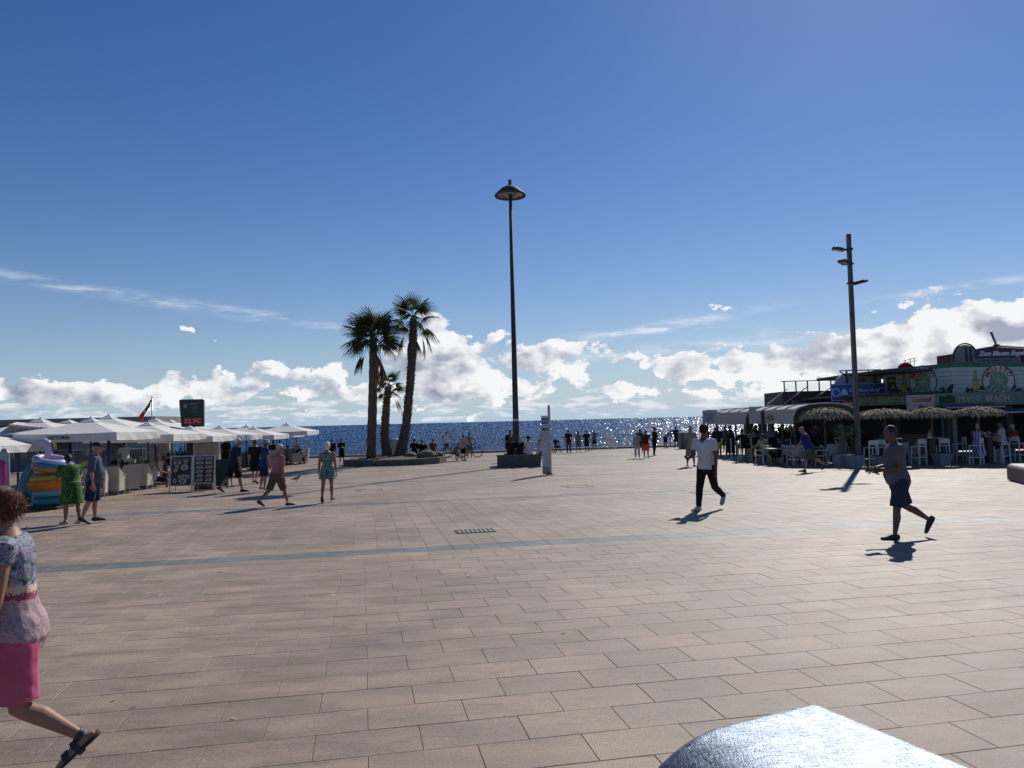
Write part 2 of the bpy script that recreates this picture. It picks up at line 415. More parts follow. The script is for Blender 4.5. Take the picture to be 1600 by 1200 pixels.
def make_plaza():
    inv = PM.inverted()
    # base sheet (the joints) as a polygon in world space, carried by the plaza object
    def loc(x, y, dz): return inv @ Vector((x, y, gz(y) + dz))
    xs = [-70, -30, 0, 30, 70]
    b = MB(); n = len(xs)
    b.add([loc(x, -8, -.0075) for x in xs] + [loc(x, edge_y(x), -.0075) for x in xs] + [loc(x, edge_y(x), -4.6) for x in xs],
          [(i, i + 1, n + i + 1, n + i) for i in range(n - 1)] + [(n + i, n + i + 1, 2 * n + i + 1, 2 * n + i) for i in range(n - 1)])
    pl = b.build('plaza', GROUT); pl['kind'] = 'structure'; pl.matrix_world = PM
    FARD = 40.0
    bands = [(12.10, 12.62), (20.32, 20.84), (28.50, 29.02), (36.7, 37.2)]
    single, rest, bsingle, brest = [], [], [], []
    def visible(u, v):
        p = PM @ Vector((u, v, 0))
        if p.y < 1.5: return None
        x, y = proj(p)
        return p.y if (-60 < x < 1660 and y < 1290) else None
    def put(lst_s, lst_r, cu, cv, du, dv, full, turn):
        p = PM @ Vector((cu, cv, 0))
        if p.y < 1.2 or p.y > FARD or abs(p.x) > .72 * p.y + 3.0: return
        if p.y > edge_y(p.x) - .6: return
        vis = visible(cu, cv)
        if full and vis is not None: lst_s.append((vis, cu, cv, turn, du, dv))
        else: lst_r.append((cu, cv, du, dv))
    def fill(v0, v1, turned):
        if not turned:
            r = 0; v = v1
            while v - TW > v0 - 1e-6 or v > v0 + .08:
                lo = max(v - TW, v0); off = (r % 2) * TL / 2
                for k in range(-70, 70):
                    put(single, rest, k * TL + off, (v + lo) / 2, TL, v - lo, v - lo > TW - 1e-4, 0)
                v = lo; r += 1
                if v <= v0 + 1e-6: break
        else:
            for k in range(-110, 110):
                u = k * TW; v = v0 + ((k % 2) * TL / 2 if k % 2 else 0)
                if v > v0: put(single, rest, u, (v0 + v) / 2, TW, v - v0, False, 1)
                while v < v1 - .02:
                    hi = min(v + TL, v1); put(single, rest, u, (v + hi) / 2, TW, hi - v, hi - v > TL - 1e-4, 1); v = hi
    fill(-6.0, bands[0][0], False); fill(bands[0][1], bands[1][0], True)
    fill(bands[1][1], bands[2][0], False); fill(bands[2][1], bands[3][0], False); fill(bands[3][1], 44.5, False)
    for v0, v1 in bands:
        for k in range(-110, 110): put(bsingle, brest, k * TW, (v0 + v1) / 2, TW, v1 - v0, True, 0)
    single.sort(); bsingle.sort()
    NS = 300
    for s in single[NS:]: rest.append((s[1], s[2], s[4], s[5]))
    single = single[:NS]
    for s in bsingle[60:]: brest.append((s[1], s[2], s[4], s[5]))
    bsingle = bsingle[:60]
    def slab(du, dv):                         # top with a slightly eased edge
        x, y, e = du / 2 - GAP / 2, dv / 2 - GAP / 2, .0025
        vs = [(sx * x, sy * y, -.009) for sx, sy in ((-1, -1), (1, -1), (1, 1), (-1, 1))]
        vs += [(sx * x, sy * y, -e) for sx, sy in ((-1, -1), (1, -1), (1, 1), (-1, 1))]
        vs += [(sx * (x - e), sy * (y - e), 0) for sx, sy in ((-1, -1), (1, -1), (1, 1), (-1, 1))]
        fs = [(8, 9, 10, 11)]
        for k in range(4):
            a = (k + 1) % 4; fs += [(k, a, 4 + a, 4 + k), (4 + k, 4 + a, 8 + a, 8 + k)]
        return vs, fs
    cache = {}
    def tile_mesh(du, dv, mat):
        key = (round(du, 3), round(dv, 3), mat.name)
        if key not in cache:
            me = MB().add(*slab(du, dv)).mesh('paving_tile'); me.materials.append(mat); cache[key] = me
        return cache[key]
    for lst, mat, nm in ((single, STONE, 'paving_tile'), (bsingle, BAND, 'band_tile')):
        for (_, u, v, turn, du, dv) in lst:
            o = bpy.data.objects.new(nm, tile_mesh(du, dv, mat)); COL.objects.link(o); o.parent = pl
            o.location = (u, v, random.uniform(-.0012, .0008))
            o.rotation_euler = (random.uniform(-.0012, .0012), random.uniform(-.0012, .0012), 0)
    for lst, mat, nm in ((rest, STONE, 'paving_tiles'), (brest, BAND, 'band_tiles')):
        b = MB(); tint = []
        for (u, v, du, dv) in lst:
            vs, fs = slab(du, dv); dz = random.uniform(-.0012, .0008); b.add([(x + u, y + v, z + dz) for x, y, z in vs], fs)
            tint += [random.random()] * len(fs)
        o = b.build(nm, mat, pl, kind='stuff')
        at = o.data.attributes.new('tint', 'FLOAT', 'FACE'); at.data.foreach_set('value', tint)
    # far paving: joints finer than a pixel, one sheet
    far = bpy.data.materials.new('far_paving'); far = STONE.copy(); far.name = 'far_paving'
    q = NT(far.node_tree); bs = far.node_tree.nodes['Principled BSDF']
    co = q.n('ShaderNodeTexCoord').outputs['Object']
    br = q.n('ShaderNodeTexBrick'); far.node_tree.links.new(co, br.inputs['Vector'])
    br.inputs['Scale'].default_value = 1; br.inputs['Brick Width'].default_value = TL; br.inputs['Row Height'].default_value = TW
    br.inputs['Mortar Size'].default_value = .006; br.inputs['Color1'].default_value = (1, 1, 1, 1); br.inputs['Color2'].default_value = (.86, .86, .86, 1); br.inputs['Mortar'].default_value = (.3, .3, .3, 1)
    src = bs.inputs['Base Color'].links[0].from_socket
    far.node_tree.links.new(q.mix(1.0, src, br.outputs['Color'], 'MULTIPLY'), bs.inputs['Base Color'])
    xs = [-70, -30, 0, 30, 70]
    MB().add([loc(x, FARD - .2, -.005) for x in xs] + [loc(x, edge_y(x), -.005) for x in xs], [(i, i + 1, n + i + 1, n + i) for i in range(n - 1)]).build('far_paving', far, pl, kind='stuff')
    for v0 in (45.0, 53.2):
        MB().add([(-70, v0, .001), (70, v0, .001), (70, v0 + .5, .001), (-70, v0 + .5, .001)], [(0, 1, 2, 3)]).build('band_course', BAND, pl)
    # edge coping along the sea side
    b = MB(); P0, P1 = Vector((-60, edge_y(-60), gz(edge_y(-60)))), Vector((60, edge_y(60), gz(edge_y(60))))
    b.bar(P0 + Vector((0, 0, .05)), P1 + Vector((0, 0, .05)), .5, .22)
    b.xf(inv).build('edge_coping', M('coping', (.30, .26, .23), .8), pl)
    return pl
PLAZA = make_plaza()

def make_grate():
    c = G(742, 830); inv = PM.inverted()
    u = inv @ c
    t = thing('drain_grate', 'small slotted metal drain grate set flush in the paving between two grey bands', 'drain grate', PM @ Vector((u.x, u.y, .003)))
    t.rotation_euler = PM.to_euler()
    fr = M('cast_iron', (.10, .10, .10), .55, .6)
    b = MB(); Lx, Ly = .72, .44
    for s in (-1, 1): b.box((0, s * (Ly / 2 - .015), .004), (Lx, .03, .012)); b.box((s * (Lx / 2 - .015), 0, .0035), (.03, Ly - .06, .011))
    b.build('frame', fr, t)
    MB().add([(-Lx / 2, -Ly / 2, .0005), (Lx / 2, -Ly / 2, .0005), (Lx / 2, Ly / 2, .0005), (-Lx / 2, Ly / 2, .0005)], [(0, 1, 2, 3)]).build('pit', M('pit_dark', (.012, .012, .012), .9), t)
    light = M('grate_bar', (.32, .29, .26), .5, .3)
    for k in range(8):
        MB().box((-Lx / 2 + .075 + k * .0815, 0, .0045), (.040, Ly - .06, .008)).build('slat', light, t)
make_grate()

# ------------------------------------------------------------------ railing on the sea edge
STEEL = M('galvanised_steel', (.30, .31, .33), .42, .8, .1, 20)
def make_railing():
    x0, x1 = -42.0, 15.5
    t = thing('railing', 'long thin metal railing along the sea edge of the plaza', 'railing')
    P = lambda x, z: Vector((x, edge_y(x) - .35, gz(edge_y(x)) + z))
    xs = np.arange(x0, x1, 2.2)
    for x in xs:
        MB().bar(P(x, 0), P(x, 1.12), .05).build('post', STEEL, t)
    for z in (1.12, .14):
        MB().bar(P(x0, z), P(xs[-1], z), .04 if z > 1 else .03).build('rail', STEEL, t)
    b = MB()
    for x in np.arange(x0, xs[-1], .16): b.bar(P(x, .14), P(x, 1.1), .011)
    for z in (.36, .6, .86): b.bar(P(x0, z), P(xs[-1], z), .011)
    b.build('mesh_bars', STEEL, t, kind='stuff')
make_railing()
# ------------------------------------------------------------------ palms in their round planter
BARK = M('palm_bark', (.115, .088, .066), .95, 0, .35, 9, .9, 22, .2, (1, 1, .35))
STUB = M('palm_stub', (.15, .115, .085), .95, 0, .3, 12, .5, 40, .2)
FROND = cloth('palm_leaf', (.058, .085, .034), .55, .28, .3)
DEADF = cloth('dry_palm_leaf', (.17, .12, .075), .85, .15, .3)
def frond_mesh(name, pet, rad, droop, seed, mat, nb=26, closed=1.0):
    rnd = random.Random(seed); b = MB()
    n = 6; pts = []
    for i in range(n):
        t = i / (n - 1); pts.append((0, pet * t, -droop * pet * .5 * t * t))
    b.loft(pts, [.022 - .010 * i / (n - 1) for i in range(n)], [.014 - .006 * i / (n - 1) for i in range(n)], (1, 0, 0), 5)
    tip = Vector(pts[-1]); slope = -droop * .8
    for k in range(nb):
        a = (k / (nb - 1) - .5) * R(250) * closed
        L = rad * (1.0 - .28 * abs(a) / R(125)) * rnd.uniform(.86, 1.06); fold = .020 + .010 * rnd.random()
        dx, dy = math.sin(a), math.cos(a); ws = [.010, .030, .024, .004]; pr = []
        for i in range(4):
            s = i / 3.0; r = L * s
            z = slope * r * .55 - droop * .55 * s * s * L - (.10 + .32 * rnd.random()) * max(0, s - .55) * L
            pr.append(tip + Vector((dx * r, dy * r * .95, z + .05 * math.cos(a * 3) * s)))
        px = Vector((dy, -dx, 0)); o = len(b.v)
        for p, w in zip(pr, ws): b.v += [tuple(p - px * w + Vector((0, 0, -fold * .4))), tuple(p + Vector((0, 0, fold * .5))), tuple(p + px * w + Vector((0, 0, -fold * .4)))]
        for i in range(3):
            c = o + i * 3; b.f += [(c, c + 1, c + 4, c + 3), (c + 1, c + 2, c + 5, c + 4)]
    me = b.mesh(name); me.materials.append(mat); return me
FM = [frond_mesh('frond', .8, .95, .25 + .2 * i, i, FROND) for i in range(4)]
DM = [frond_mesh('dry_frond', .95, .85, 1.35, 40 + i, DEADF, 14, .15 + .05 * i) for i in range(3)]
def palm(label, base, path, radii, crown_r, nfr, ndead, stubs, seed, tilt=0.0, open_=1.0):
    rnd = random.Random(seed)
    t = thing('palm_tree', label, 'palm tree', base, 0, 'palms in the round planter')
    path = [Vector(p) for p in path]
    # resample
    P, Rr = [], []
    for i in range(len(path) - 1):
        for k in range(10):
            s = k / 10; P.append(path[i].lerp(path[i + 1], s)); Rr.append((radii[i] * (1 - s) + radii[i + 1] * s) * (1 + .045 * math.sin((i * 10 + k) * 2.1) + rnd.uniform(-.025, .025)))
    P.append(path[-1]); Rr.append(radii[-1])
    MB().loft(P, Rr, None, (1, 0, 0), 14).build('trunk', BARK, t, True)
    if stubs:
        b = MB()
        for i in range(len(P) - 2):
            for k in range(7):
                a = k * 2 * PI / 7 + i * .45 + rnd.uniform(-.2, .2); o = Vector((math.cos(a), math.sin(a), 0)); c = P[i].lerp(P[i + 1], rnd.random()) + o * Rr[i] * .92
                b.bar(c + Vector((0, 0, -.06)), c + o * rnd.uniform(.04, .09) + Vector((0, 0, rnd.uniform(.06, .13))), .075, .022)
        b.build('leaf_stubs', STUB, t, kind='stuff')
    top = P[-1]
    for k in range(nfr):
        a = k * 2.39996 + rnd.uniform(-.3, .3); s = (k + .5) / nfr
        el = R(84 - 88 * s ** .85 * open_ + rnd.uniform(-9, 9))
        o = bpy.data.objects.new('frond', FM[0 if s < .4 else (1 if s < .65 else rnd.choice((2, 3)))]); COL.objects.link(o); o.parent = t
        o.location = top + Vector((0, 0, .12 - .35 * s)); o.rotation_euler = Euler((el, rnd.uniform(-.5, .5), a), 'XYZ')
        o.scale = (crown_r * rnd.uniform(.88, 1.08),) * 3
    for k in range(ndead):
        a = k * 2.1 + seed + rnd.uniform(-.4, .4)
        o = bpy.data.objects.new('dry_frond', rnd.choice(DM)); COL.objects.link(o); o.parent = t
        o.location = top + Vector((0, 0, -.3 - .15 * rnd.random())); o.rotation_euler = Euler((R(rnd.uniform(-34, -8)), rnd.uniform(-.4, .4), a), 'XYZ'); o.scale = (crown_r * rnd.uniform(.75, 1.05),) * 3
    return t
def make_palms():
    yp = 44.6; cx = W(617, 700, yp).x; g = gz(yp); top = .36
    t = thing('round_planter', 'low round stone planter ring filled with dark earth under the palms', 'planter', (cx, yp, g))
    Rp = 2.98; KERB = M('planter_kerb', (.13, .112, .10), .85, 0, .2, 3, .3, 40)
    n = 14
    for k in range(n):                       # kerb stones
        a0, a1 = 2 * PI * k / n + .006, 2 * PI * (k + 1) / n - .006
        pts = [((Rp) * math.cos(a0), Rp * math.sin(a0)), (Rp * math.cos(a1), Rp * math.sin(a1)), ((Rp - .34) * math.cos(a1), (Rp - .34) * math.sin(a1)), ((Rp - .34) * math.cos(a0), (Rp - .34) * math.sin(a0))]
        MB().prism(pts, -.05, top).build('kerb_stone', KERB, t)
    b = MB(); nn = 40
    rings = [(Rp - .33, top - .06), (2.0, top + .02), (1.0, top + .06), (0.01, top + .05)]
    b.lathe([(r, z + 0) for r, z in rings], nn, cap=False); b.v = [(x, y, z + .04 * noise_(x, y)) for x, y, z in b.v]
    b.build('earth', M('planter_earth', (.07, .055, .042), .95, 0, .3, 6, .8, 30), t, True)
    zb = g + top - .02
    def rel(px, py, y): p = W(px, py, y); return p
    def tree(label, pts, radii, y0, y1, **k):
        ps = [W(px, py, y0 + (y1 - y0) * i / (len(pts) - 1)) for i, (px, py) in enumerate(pts)]
        ps[0].z = zb; b0 = ps[0].copy()
        palm(label, b0, [p - b0 for p in ps], radii, seed=len(label), **k)
    tree('thick smooth trunked palm with the broadest crown, standing left in the round planter', [(580, 716), (582, 640), (583, 575), (583, 527)], [.285, .255, .235, .215], 43.6, 43.8, crown_r=1.06, nfr=34, ndead=8, stubs=False, open_=.86)
    tree('shortest shaggy palm with a small crown, between its two taller neighbours', [(606, 709), (601, 680), (603, 640), (607, 603)], [.33, .25, .2, .17], 45.6, 45.4, crown_r=.64, nfr=15, ndead=4, stubs=True)
    tree('tallest palm with rough leaning trunk bent to the right near its top', [(625, 710), (634, 670), (641, 600), (645, 545), (646, 497)], [.36, .26, .24, .235, .20], 45.7, 45.2, crown_r=.95, nfr=17, ndead=5, stubs=True)
    # rocks on the earth
    ROCK = M('rock', (.15, .13, .115), .9, 0, .25, 4, .8, 12)
    for i, (px, y, r, lab) in enumerate(((668, 43.6, (.62, .40, .30), 'largest pale boulder lying at the right side of the round planter'), (642, 44.2, (.42, .36, .22), 'small low boulder at the foot of the leaning palm trunk'), (684, 44.5, (.35, .3, .2), 'small boulder at the right rim of the round planter'))):
        b = MB(); b.ell((0, 0, 0), r, None, 14, 9); rn = random.Random(i)
        b.v = [tuple(Vector(p) * (1 + .22 * noise_(p[0] * 3 + i * 7, p[1] * 3, p[2] * 4))) for p in b.v]
        o = b.build('boulder', ROCK, None, False, (W(px, 705, y).x, y, zb + .12)); tag(o, lab, 'boulder')
    bx = W(615, 700, 47.2)
    t = thing('bin', 'pale grey litter bin with a rounded lid behind the palm trunks', 'litter bin', (bx.x, 48.2, gz(48.2)))
    gm = M('bin_grey', (.42, .43, .43), .5)
    MB().box((0, 0, .55), (.78, .6, 1.1)).build('body', gm, t); MB().loft([(-.42, 0, 1.12), (.42, 0, 1.12)], .32, .30, (0, 1, 0), 14).build('lid', gm, t, True)
def noise_(x, y=0, z=0):
    from mathutils import noise as nz
    return nz.noise(Vector((x, y, z)))
make_palms()

# ------------------------------------------------------------------ lamps and totem
DARKM = M('dark_pole_metal', (.070, .062, .055), .75, .2, .25, 5, .2, 30)
def tall_lamp():
    y = 38.5; base = G(808, 725); x = W(807.5, 722, y).x; g = gz(y)
    p = W(796, 300, y); H = p.z - g
    t = thing('street_lamp', 'very tall single street lamp with a wide flat disc shade', 'street lamp', (x, y, g))
    MB().lathe([(.21, 0), (.21, .06), (.19, .07), (.165, 2.2), (.15, 2.25), (.078, H)], 16).build('pole', DARKM, t, True)
    s = .80
    MB().lathe([(.07, H + .62), (.085, H + .60), (.085, H + .40), (.10, H + .34), (.16, H + .31), (.42, H + .20), (.50, H + .13), (.78, H - .13), (s, H - .19), (s - .02, H - .23), (.70, H - .12), (.30, H + .06), (.09, H + .12)], 28, cap=False).build('lamp_shade', DARKM, t, True)
    MB().lathe([(.66, H - .13), (.66, H - .17), (.10, H - .17), (.10, H - .05)], 24).build('glass_ring', M('lamp_glass', (.30, .30, .28), .3), t, True)
    for k in range(4):
        a = k * PI / 2 + .5; MB().bar((.07 * math.cos(a), .07 * math.sin(a), H - .45), (.6 * math.cos(a), .6 * math.sin(a), H - .16), .03).build('bracket', DARKM, t)
    MB().lathe([(.171, .45), (.1655, .95)], 6, cap=False, half=.8).build('access_door', M('door_metal', (.11, .10, .09), .6), t).rotation_euler = (0, 0, 4.3)
    for zz_, aa_ in ((1.5, 4.2), (1.72, 3.9), (1.3, 4.6)): MB().lathe([(.1645 - .0036 * zz_, zz_), (.1642 - .0036 * zz_, zz_ + .12)], 5, cap=False, half=.6).build('small_sticker', M('sticker_%d' % int(zz_ * 100), (.3 + .1 * (zz_ > 1.4), .28, .22), .7), t).rotation_euler = (0, 0, aa_)
    STK = M('sticker', (.5, .5, .5), .6)
    MB().lathe([(.157, 2.0), (.1562, 2.35)], 12, cap=False, half=2.2).build('sticker', STK, t).rotation_euler = (0, 0, 3.7)
tall_lamp()
def flood_pole():
    y = 31.0; x = W(1342, 722, y).x; g = gz(y); H = W(1327, 366, y).z - g
    t = thing('floodlight_pole', 'square lamp post with three flat floodlights, standing before the straw umbrellas', 'lamp post', (x, y, g))
    pm = M('pole_grey', (.10, .095, .09), .5, .4, .2, 4)
    MB().box((0, 0, H / 2), (.165, .165, H), None, .88).build('pole', pm, t)
    for z, side, yaw, L in ((H - .62, -1, 2.9, .44), (H - 1.22, -1, 3.75, .40), (H - 2.0, 1, .25, .50)):
        rt = Matrix.Rotation(yaw, 4, 'Z')
        h = MB(); h.box((0, 0, 0), (L, .34, .09)).box((-.03, 0, .06), (L * .7, .26, .05), None, .8).xf(Matrix.Translation((math.cos(yaw) * (L / 2 + .20), math.sin(yaw) * (L / 2 + .2), z + .03)) @ rt @ Matrix.Rotation(R(-14), 4, 'Y'))
        f = h.build('floodlight', DARKM, t)
        MB().bar((0, 0, z), (math.cos(yaw) * .25, math.sin(yaw) * .25, z), .06).build('arm', DARKM, f)
        MB().box((0, 0, -.048), (L * .8, .26, .006)).xf(Matrix.Translation((math.cos(yaw) * (L / 2 + .20), math.sin(yaw) * (L / 2 + .2), z + .03)) @ rt @ Matrix.Rotation(R(-14), 4, 'Y')).build('glass', M('flood_glass', (.3, .32, .34), .2), f)
        MB().box((0, 0, z), (.23, .23, .07)).build('clamp', DARKM, t)
flood_pole()
WHITE = M('white_paint', (.78, .78, .76), .5)
PANEL = M('panel_white', (.42, .46, .50), .4)
BLUE = M('sign_blue', (.030, .09, .34), .45)
BLACKP = M('black_print', (.02, .02, .022), .6)
def totem():
    y = 30.4; x = W(859.5, 742, y).x; g = gz(y); H = W(858, 633, y).z - g
    t = thing('info_totem', 'narrow white bus-stop style information panel on a square metal post', 'information sign', (x, y, g), R(-20))
    pm = M('totem_post', (.36, .34, .31), .4, .7)
    MB().box((.02, 0, H / 2), (.085, .085, H)).build('post', pm, t)
    MB().box((.02, 0, .02), (.30, .30, .04)).box((.02, 0, .07), (.20, .20, .08), None, .55).build('base', pm, t)
    p = MB().box((-.165, 0, 1.32), (.27, .07, 1.96)).build('panel', PANEL, t)
    MB().box((-.165, 0, 2.325), (.31, .11, .035)).build('cap', pm, p)
    MB().box((-.165, -.0375, 2.13), (.262, .006, .22)).build('header', BLUE, p)
    MB().box((-.165, -.0375, 1.80), (.262, .006, .10)).build('strip', M('strip_dark', (.06, .10, .2), .5), p)
    MB().box((-.165, -.0375, .80), (.262, .006, .60)).build('map_sheet', M('map_sheet', (.40, .46, .52), .5), p)
    for k in range(7): MB().box((-.165, -.0385, 1.70 - k * .065), (.22, .004, .016)).build('text_line', M('grey_print', (.25, .3, .38), .6) if k == 0 else bpy.data.materials['grey_print'], p)
    text('lettering', 'INFO', .10, p, (-.165, -.042, 2.13), FRONT, WHITE)
    MB().box((-.165, 0, .19), (.25, .10, .30)).build('lower_box', M('totem_box', (.26, .24, .22), .5), t)
    for s in (-1, 1): MB().bar((-.165 + s * .08, 0, .33), (-.165 + s * .08, 0, .36), .03).build('strut', pm, t)
totem()

# ------------------------------------------------------------------ near bench and far bench block
def brushed():
    m = bpy.data.materials.new('brushed_steel'); m.use_nodes = True; t = m.node_tree; q = NT(t); b = t.nodes['Principled BSDF']
    co = q.n('ShaderNodeTexCoord').outputs['Object']
    a = q.noise(q.v('MULTIPLY', co, (26, 120, 60)), 1, 5, .7); c = q.noise(q.v('MULTIPLY', co, (160, 40, 100)), 1, 4, .7, .6); g = q.noise(co, 9, 5, .65)
    b.inputs['Metallic'].default_value = 1.0
    k = q.m('MULTIPLY', q.smooth(g, .3, .7, .16, .26), q.smooth(a, .34, .66, .62, 1.35)); t.links.new(q.xyz(q.m('MULTIPLY', k, .72), q.m('MULTIPLY', k, .85), q.m('MULTIPLY', k, 1.06)), b.inputs['Base Color'])
    t.links.new(q.m('ADD', .25, q.m('MULTIPLY', a, .36)), b.inputs['Roughness'])
    bp = q.n('ShaderNodeBump'); bp.inputs['Strength'].default_value = .9; bp.inputs['Distance'].default_value = .0019
    t.links.new(q.m('ADD', q.m('ADD', a, q.m('MULTIPLY', c, .8)), q.m('MULTIPLY', q.noise(co, 300, 2, .6), .35)), bp.inputs['Height']); t.links.new(bp.outputs[0], b.inputs['Normal'])
    return m
def near_bench():
    zt = 1.0
    def at(px, py, z):
        d = ray(px, py); k = (z - EYE.z) / d.z; return EYE + d * k
    A, Bp = at(1272, 1092, zt), at(1545, 1203, zt)
    ax = (Bp - A); ax.z = 0; ax.normalize(); le = Vector((ax.y, -ax.x, 0)); le = le if le.x < 0 else -le
    wid, rr, L = .80, .44, 1.3
    t = thing('steel_bench', 'scratched shiny steel end of a rounded street bench, nearest to the viewer', 'bench', (A.x, A.y, 0))
    prof = [(0.0, 0.10), (0.0, zt - .045), (.004, zt - .022), (.014, zt - .008), (.030, zt - .001), (.045, zt)]
    for k in range(15):
        a = PI / 2 * k / 14; prof.append((wid - rr + rr * math.sin(a), zt - rr + rr * math.cos(a)))
    prof.append((wid, .10))
    b = MB(); n = len(prof)
    st = [(0.0, .045), (.004, .022), (.014, .008), (.030, .001), (.045, 0.0), (L, 0.0)]
    for s, ins in st:
        for w, z in prof:
            ww = w + (ins if w < .02 else (-ins if w > wid - .2 else 0)); zz = z - (ins if z > zt - .42 else 0)
            b.v.append(tuple(ax * s + le * ww + Vector((0, 0, zz))))
    for i in range(len(st) - 1):
        for j in range(n - 1): b.f.append((i * n + j, i * n + j + 1, (i + 1) * n + j + 1, (i + 1) * n + j))
    b.f.append(tuple(reversed(range(n)))); b.f.append(tuple(range((len(st) - 1) * n, len(st) * n)))
    o = b.build('shell', brushed(), t, True)
    bm = bmesh.new(); bm.from_mesh(o.data); bmesh.ops.recalc_face_normals(bm, faces=bm.faces); bm.to_mesh(o.data); bm.free()
    o.data.set_sharp_from_angle(angle=R(38))
    c = ax * (L / 2) + le * (wid / 2)
    MB().box((c.x, c.y, .05), (.5, 1.0, .1), Matrix.Rotation(math.atan2(ax.y, ax.x) - PI / 2, 3, 'Z')).build('plinth', M('bench_plinth', (.1, .1, .1), .8), t)
near_bench()
def far_block():
    p = G(1590, 757); y = p.y + .5
    t = thing('stone_bench', 'reddish brown bench block with a rounded top edge, cut off by the picture edge', 'bench', (p.x + .34, y, gz(y)), R(-18))
    bm_ = M('brown_terracotta', (.15, .105, .090), .6, 0, .15, 5, .2, 60)
    pts = [(0, 0.02)] + [(.16 - .16 * math.cos(a), .34 + .14 * math.sin(a)) for a in np.linspace(0, PI / 2, 8)] + [(.55 - .12 + .12 * math.sin(a), .36 + .12 * math.cos(a)) for a in np.linspace(0, PI / 2, 8)] + [(.55, .02)]
    b = MB().prism(pts, -1.6, 0.0); b.xf(Matrix(((1, 0, 0, 0), (0, 0, -1, -.6), (0, 1, 0, 0), (0, 0, 0, 1))))
    o = b.build('seat_block', bm_, t, True); o.data.set_sharp_from_angle(angle=R(35))
    MB().box((.275, .25, .012), (.45, 1.5, .024)).build('base', M('bench_base', (.06, .05, .05), .8), t)
far_block()

def lamp_planter():
    y0 = 37.2; Z = .55; x0 = W(811, 729, y0).x
    t = thing('lamp_planter', 'square grey stone seat block around the foot of the tall street lamp', 'planter', (x0, y0 + 1.05, gz(y0)))
    gm = M('planter_stone', (.105, .095, .09), .8, 0, .18, 4, .3, 40)
    for c, d in (((0, -.9, Z/2), (2.1, .30, Z)), ((0, .9, Z/2), (2.1, .30, Z)), ((-.9, 0, Z/2), (.30, 1.494, Z)), ((.9, 0, Z/2), (.30, 1.494, Z))):
        MB().box(c, d).build('side_wall', gm, t)
    MB().box((0, 0, .22), (1.496, 1.496, .40)).build('earth', M('dark_earth', (.05, .04, .03), .95), t)
    cap = M('planter_cap', (.15, .14, .13), .75)
    for c, d in (((0, -.9, Z + .025), (2.16, .36, .05)), ((0, .9, Z + .025), (2.16, .36, .05)), ((-.9, 0, Z + .025), (.36, 1.436, .05)), ((.9, 0, Z + .025), (.36, 1.436, .05))):
        MB().box(c, d).build('seat_slab', cap, t)
lamp_planter()

# ------------------------------------------------------------------ bicycles at the railing, pigeon
RUB = M('rubber', (.02, .02, .02), .8)
def bicycle(label, loc, rotz, col):
    t = thing('bicycle', label, 'bicycle', loc, rotz, 'bicycles by the railing'); fm = M('bike_frame', col, .35, .3)
    rx = Matrix.Rotation(PI / 2, 3, 'X')
    for x in (-.52, .52):
        w = MB().torus((x, 0, .34), .33, .022, 28, 6, rx).build('wheel', RUB, t, True)
        b = MB(); b.torus((x, 0, .34), .305, .010, 28, 4, rx)
        for k in range(14):
            a = k * PI / 7; b.bar((x, 0, .34), (x + .3 * math.cos(a), 0, .34 + .3 * math.sin(a)), .004)
        b.build('rim', STEEL, w)
    b = MB(); P = {'bb': (-.08, 0, .30), 'seat': (-.24, 0, .84), 'head': (.36, 0, .88), 'hb': (.39, 0, .72), 'r': (-.52, 0, .34), 'f': (.52, 0, .34)}
    for a, c in (('bb', 'seat'), ('bb', 'hb'), ('seat', 'head'), ('bb', 'r'), ('seat', 'r'), ('head', 'f')): b.tube([P[a], P[c]], .019, 6)
    b.build('frame', fm, t)
    MB().ell((-.26, 0, .93), (.14, .07, .035)).build('saddle', RUB, t, True)
    MB().tube([(-.24, 0, .84), (-.26, 0, .91)], .014, 6).build('seat_post', STEEL, t)
    MB().tube([(.30, -.30, 1.02), (.37, -.16, 1.0), (.36, 0, .98), (.37, .16, 1.0), (.30, .30, 1.02)], .014, 6).tube([(.36, 0, .87), (.36, 0, .98)], .016, 6).build('handlebar', RUB, t)
    MB().torus((-.08, 0, .30), .09, .008, 14, 4, rx).bar((-.08, .06, .30), (.06, .06, .22), .018).bar((-.08, -.06, .30), (-.22, -.06, .38), .018).build('crank', STEEL, t)
bicycle('black bicycle leaning left of the man in the dark swim shorts', (W(686, 700, 53).x, 53, gz(53)), .05, (.03, .03, .035))
bicycle('dark bicycle with curved bars behind the shirtless man', (W(733, 700, 50.8).x, 51.3, gz(51.3)), -.1, (.05, .05, .06))
bicycle('third bicycle leaning among the others beside the crouching figure', (W(712, 700, 52).x, 52.2, gz(52.2)), .3, (.10, .02, .02))
def pigeon():
    p = G(463, 754); t = thing('pigeon', 'grey pigeon walking alone on the paving behind the woman in floral print', 'pigeon', p, R(-60)); pm = M('pigeon_grey', (.12, .12, .13), .7)
    b = MB(); b.loft([(0, -.20, .12), (0, -.12, .14), (0, -.04, .155), (0, .05, .17), (0, .10, .21), (0, .115, .25), (0, .13, .275), (0, .155, .27), (0, .185, .262)], [.018, .035, .065, .062, .042, .028, .030, .022, .004], [.006, .02, .055, .058, .042, .028, .03, .02, .003], (1, 0, 0), 10)
    b.build('body', pm, t, True)
    for s in (-1, 1):
        MB().tube([(s * .025, 0, .13), (s * .025, .015, .06), (s * .025, .0, .012)], .006, 5).bar((s * .025, -.02, .008), (s * .025, .04, .008), .012, .006).build('leg', M('pigeon_leg', (.3, .12, .1), .7), t)
        MB().ell((s * .055, -.03, .16), (.012, .11, .04), Matrix.Rotation(R(12), 3, 'X')).build('wing', M('pigeon_wing', (.2, .2, .21), .7), t, True)
pigeon()

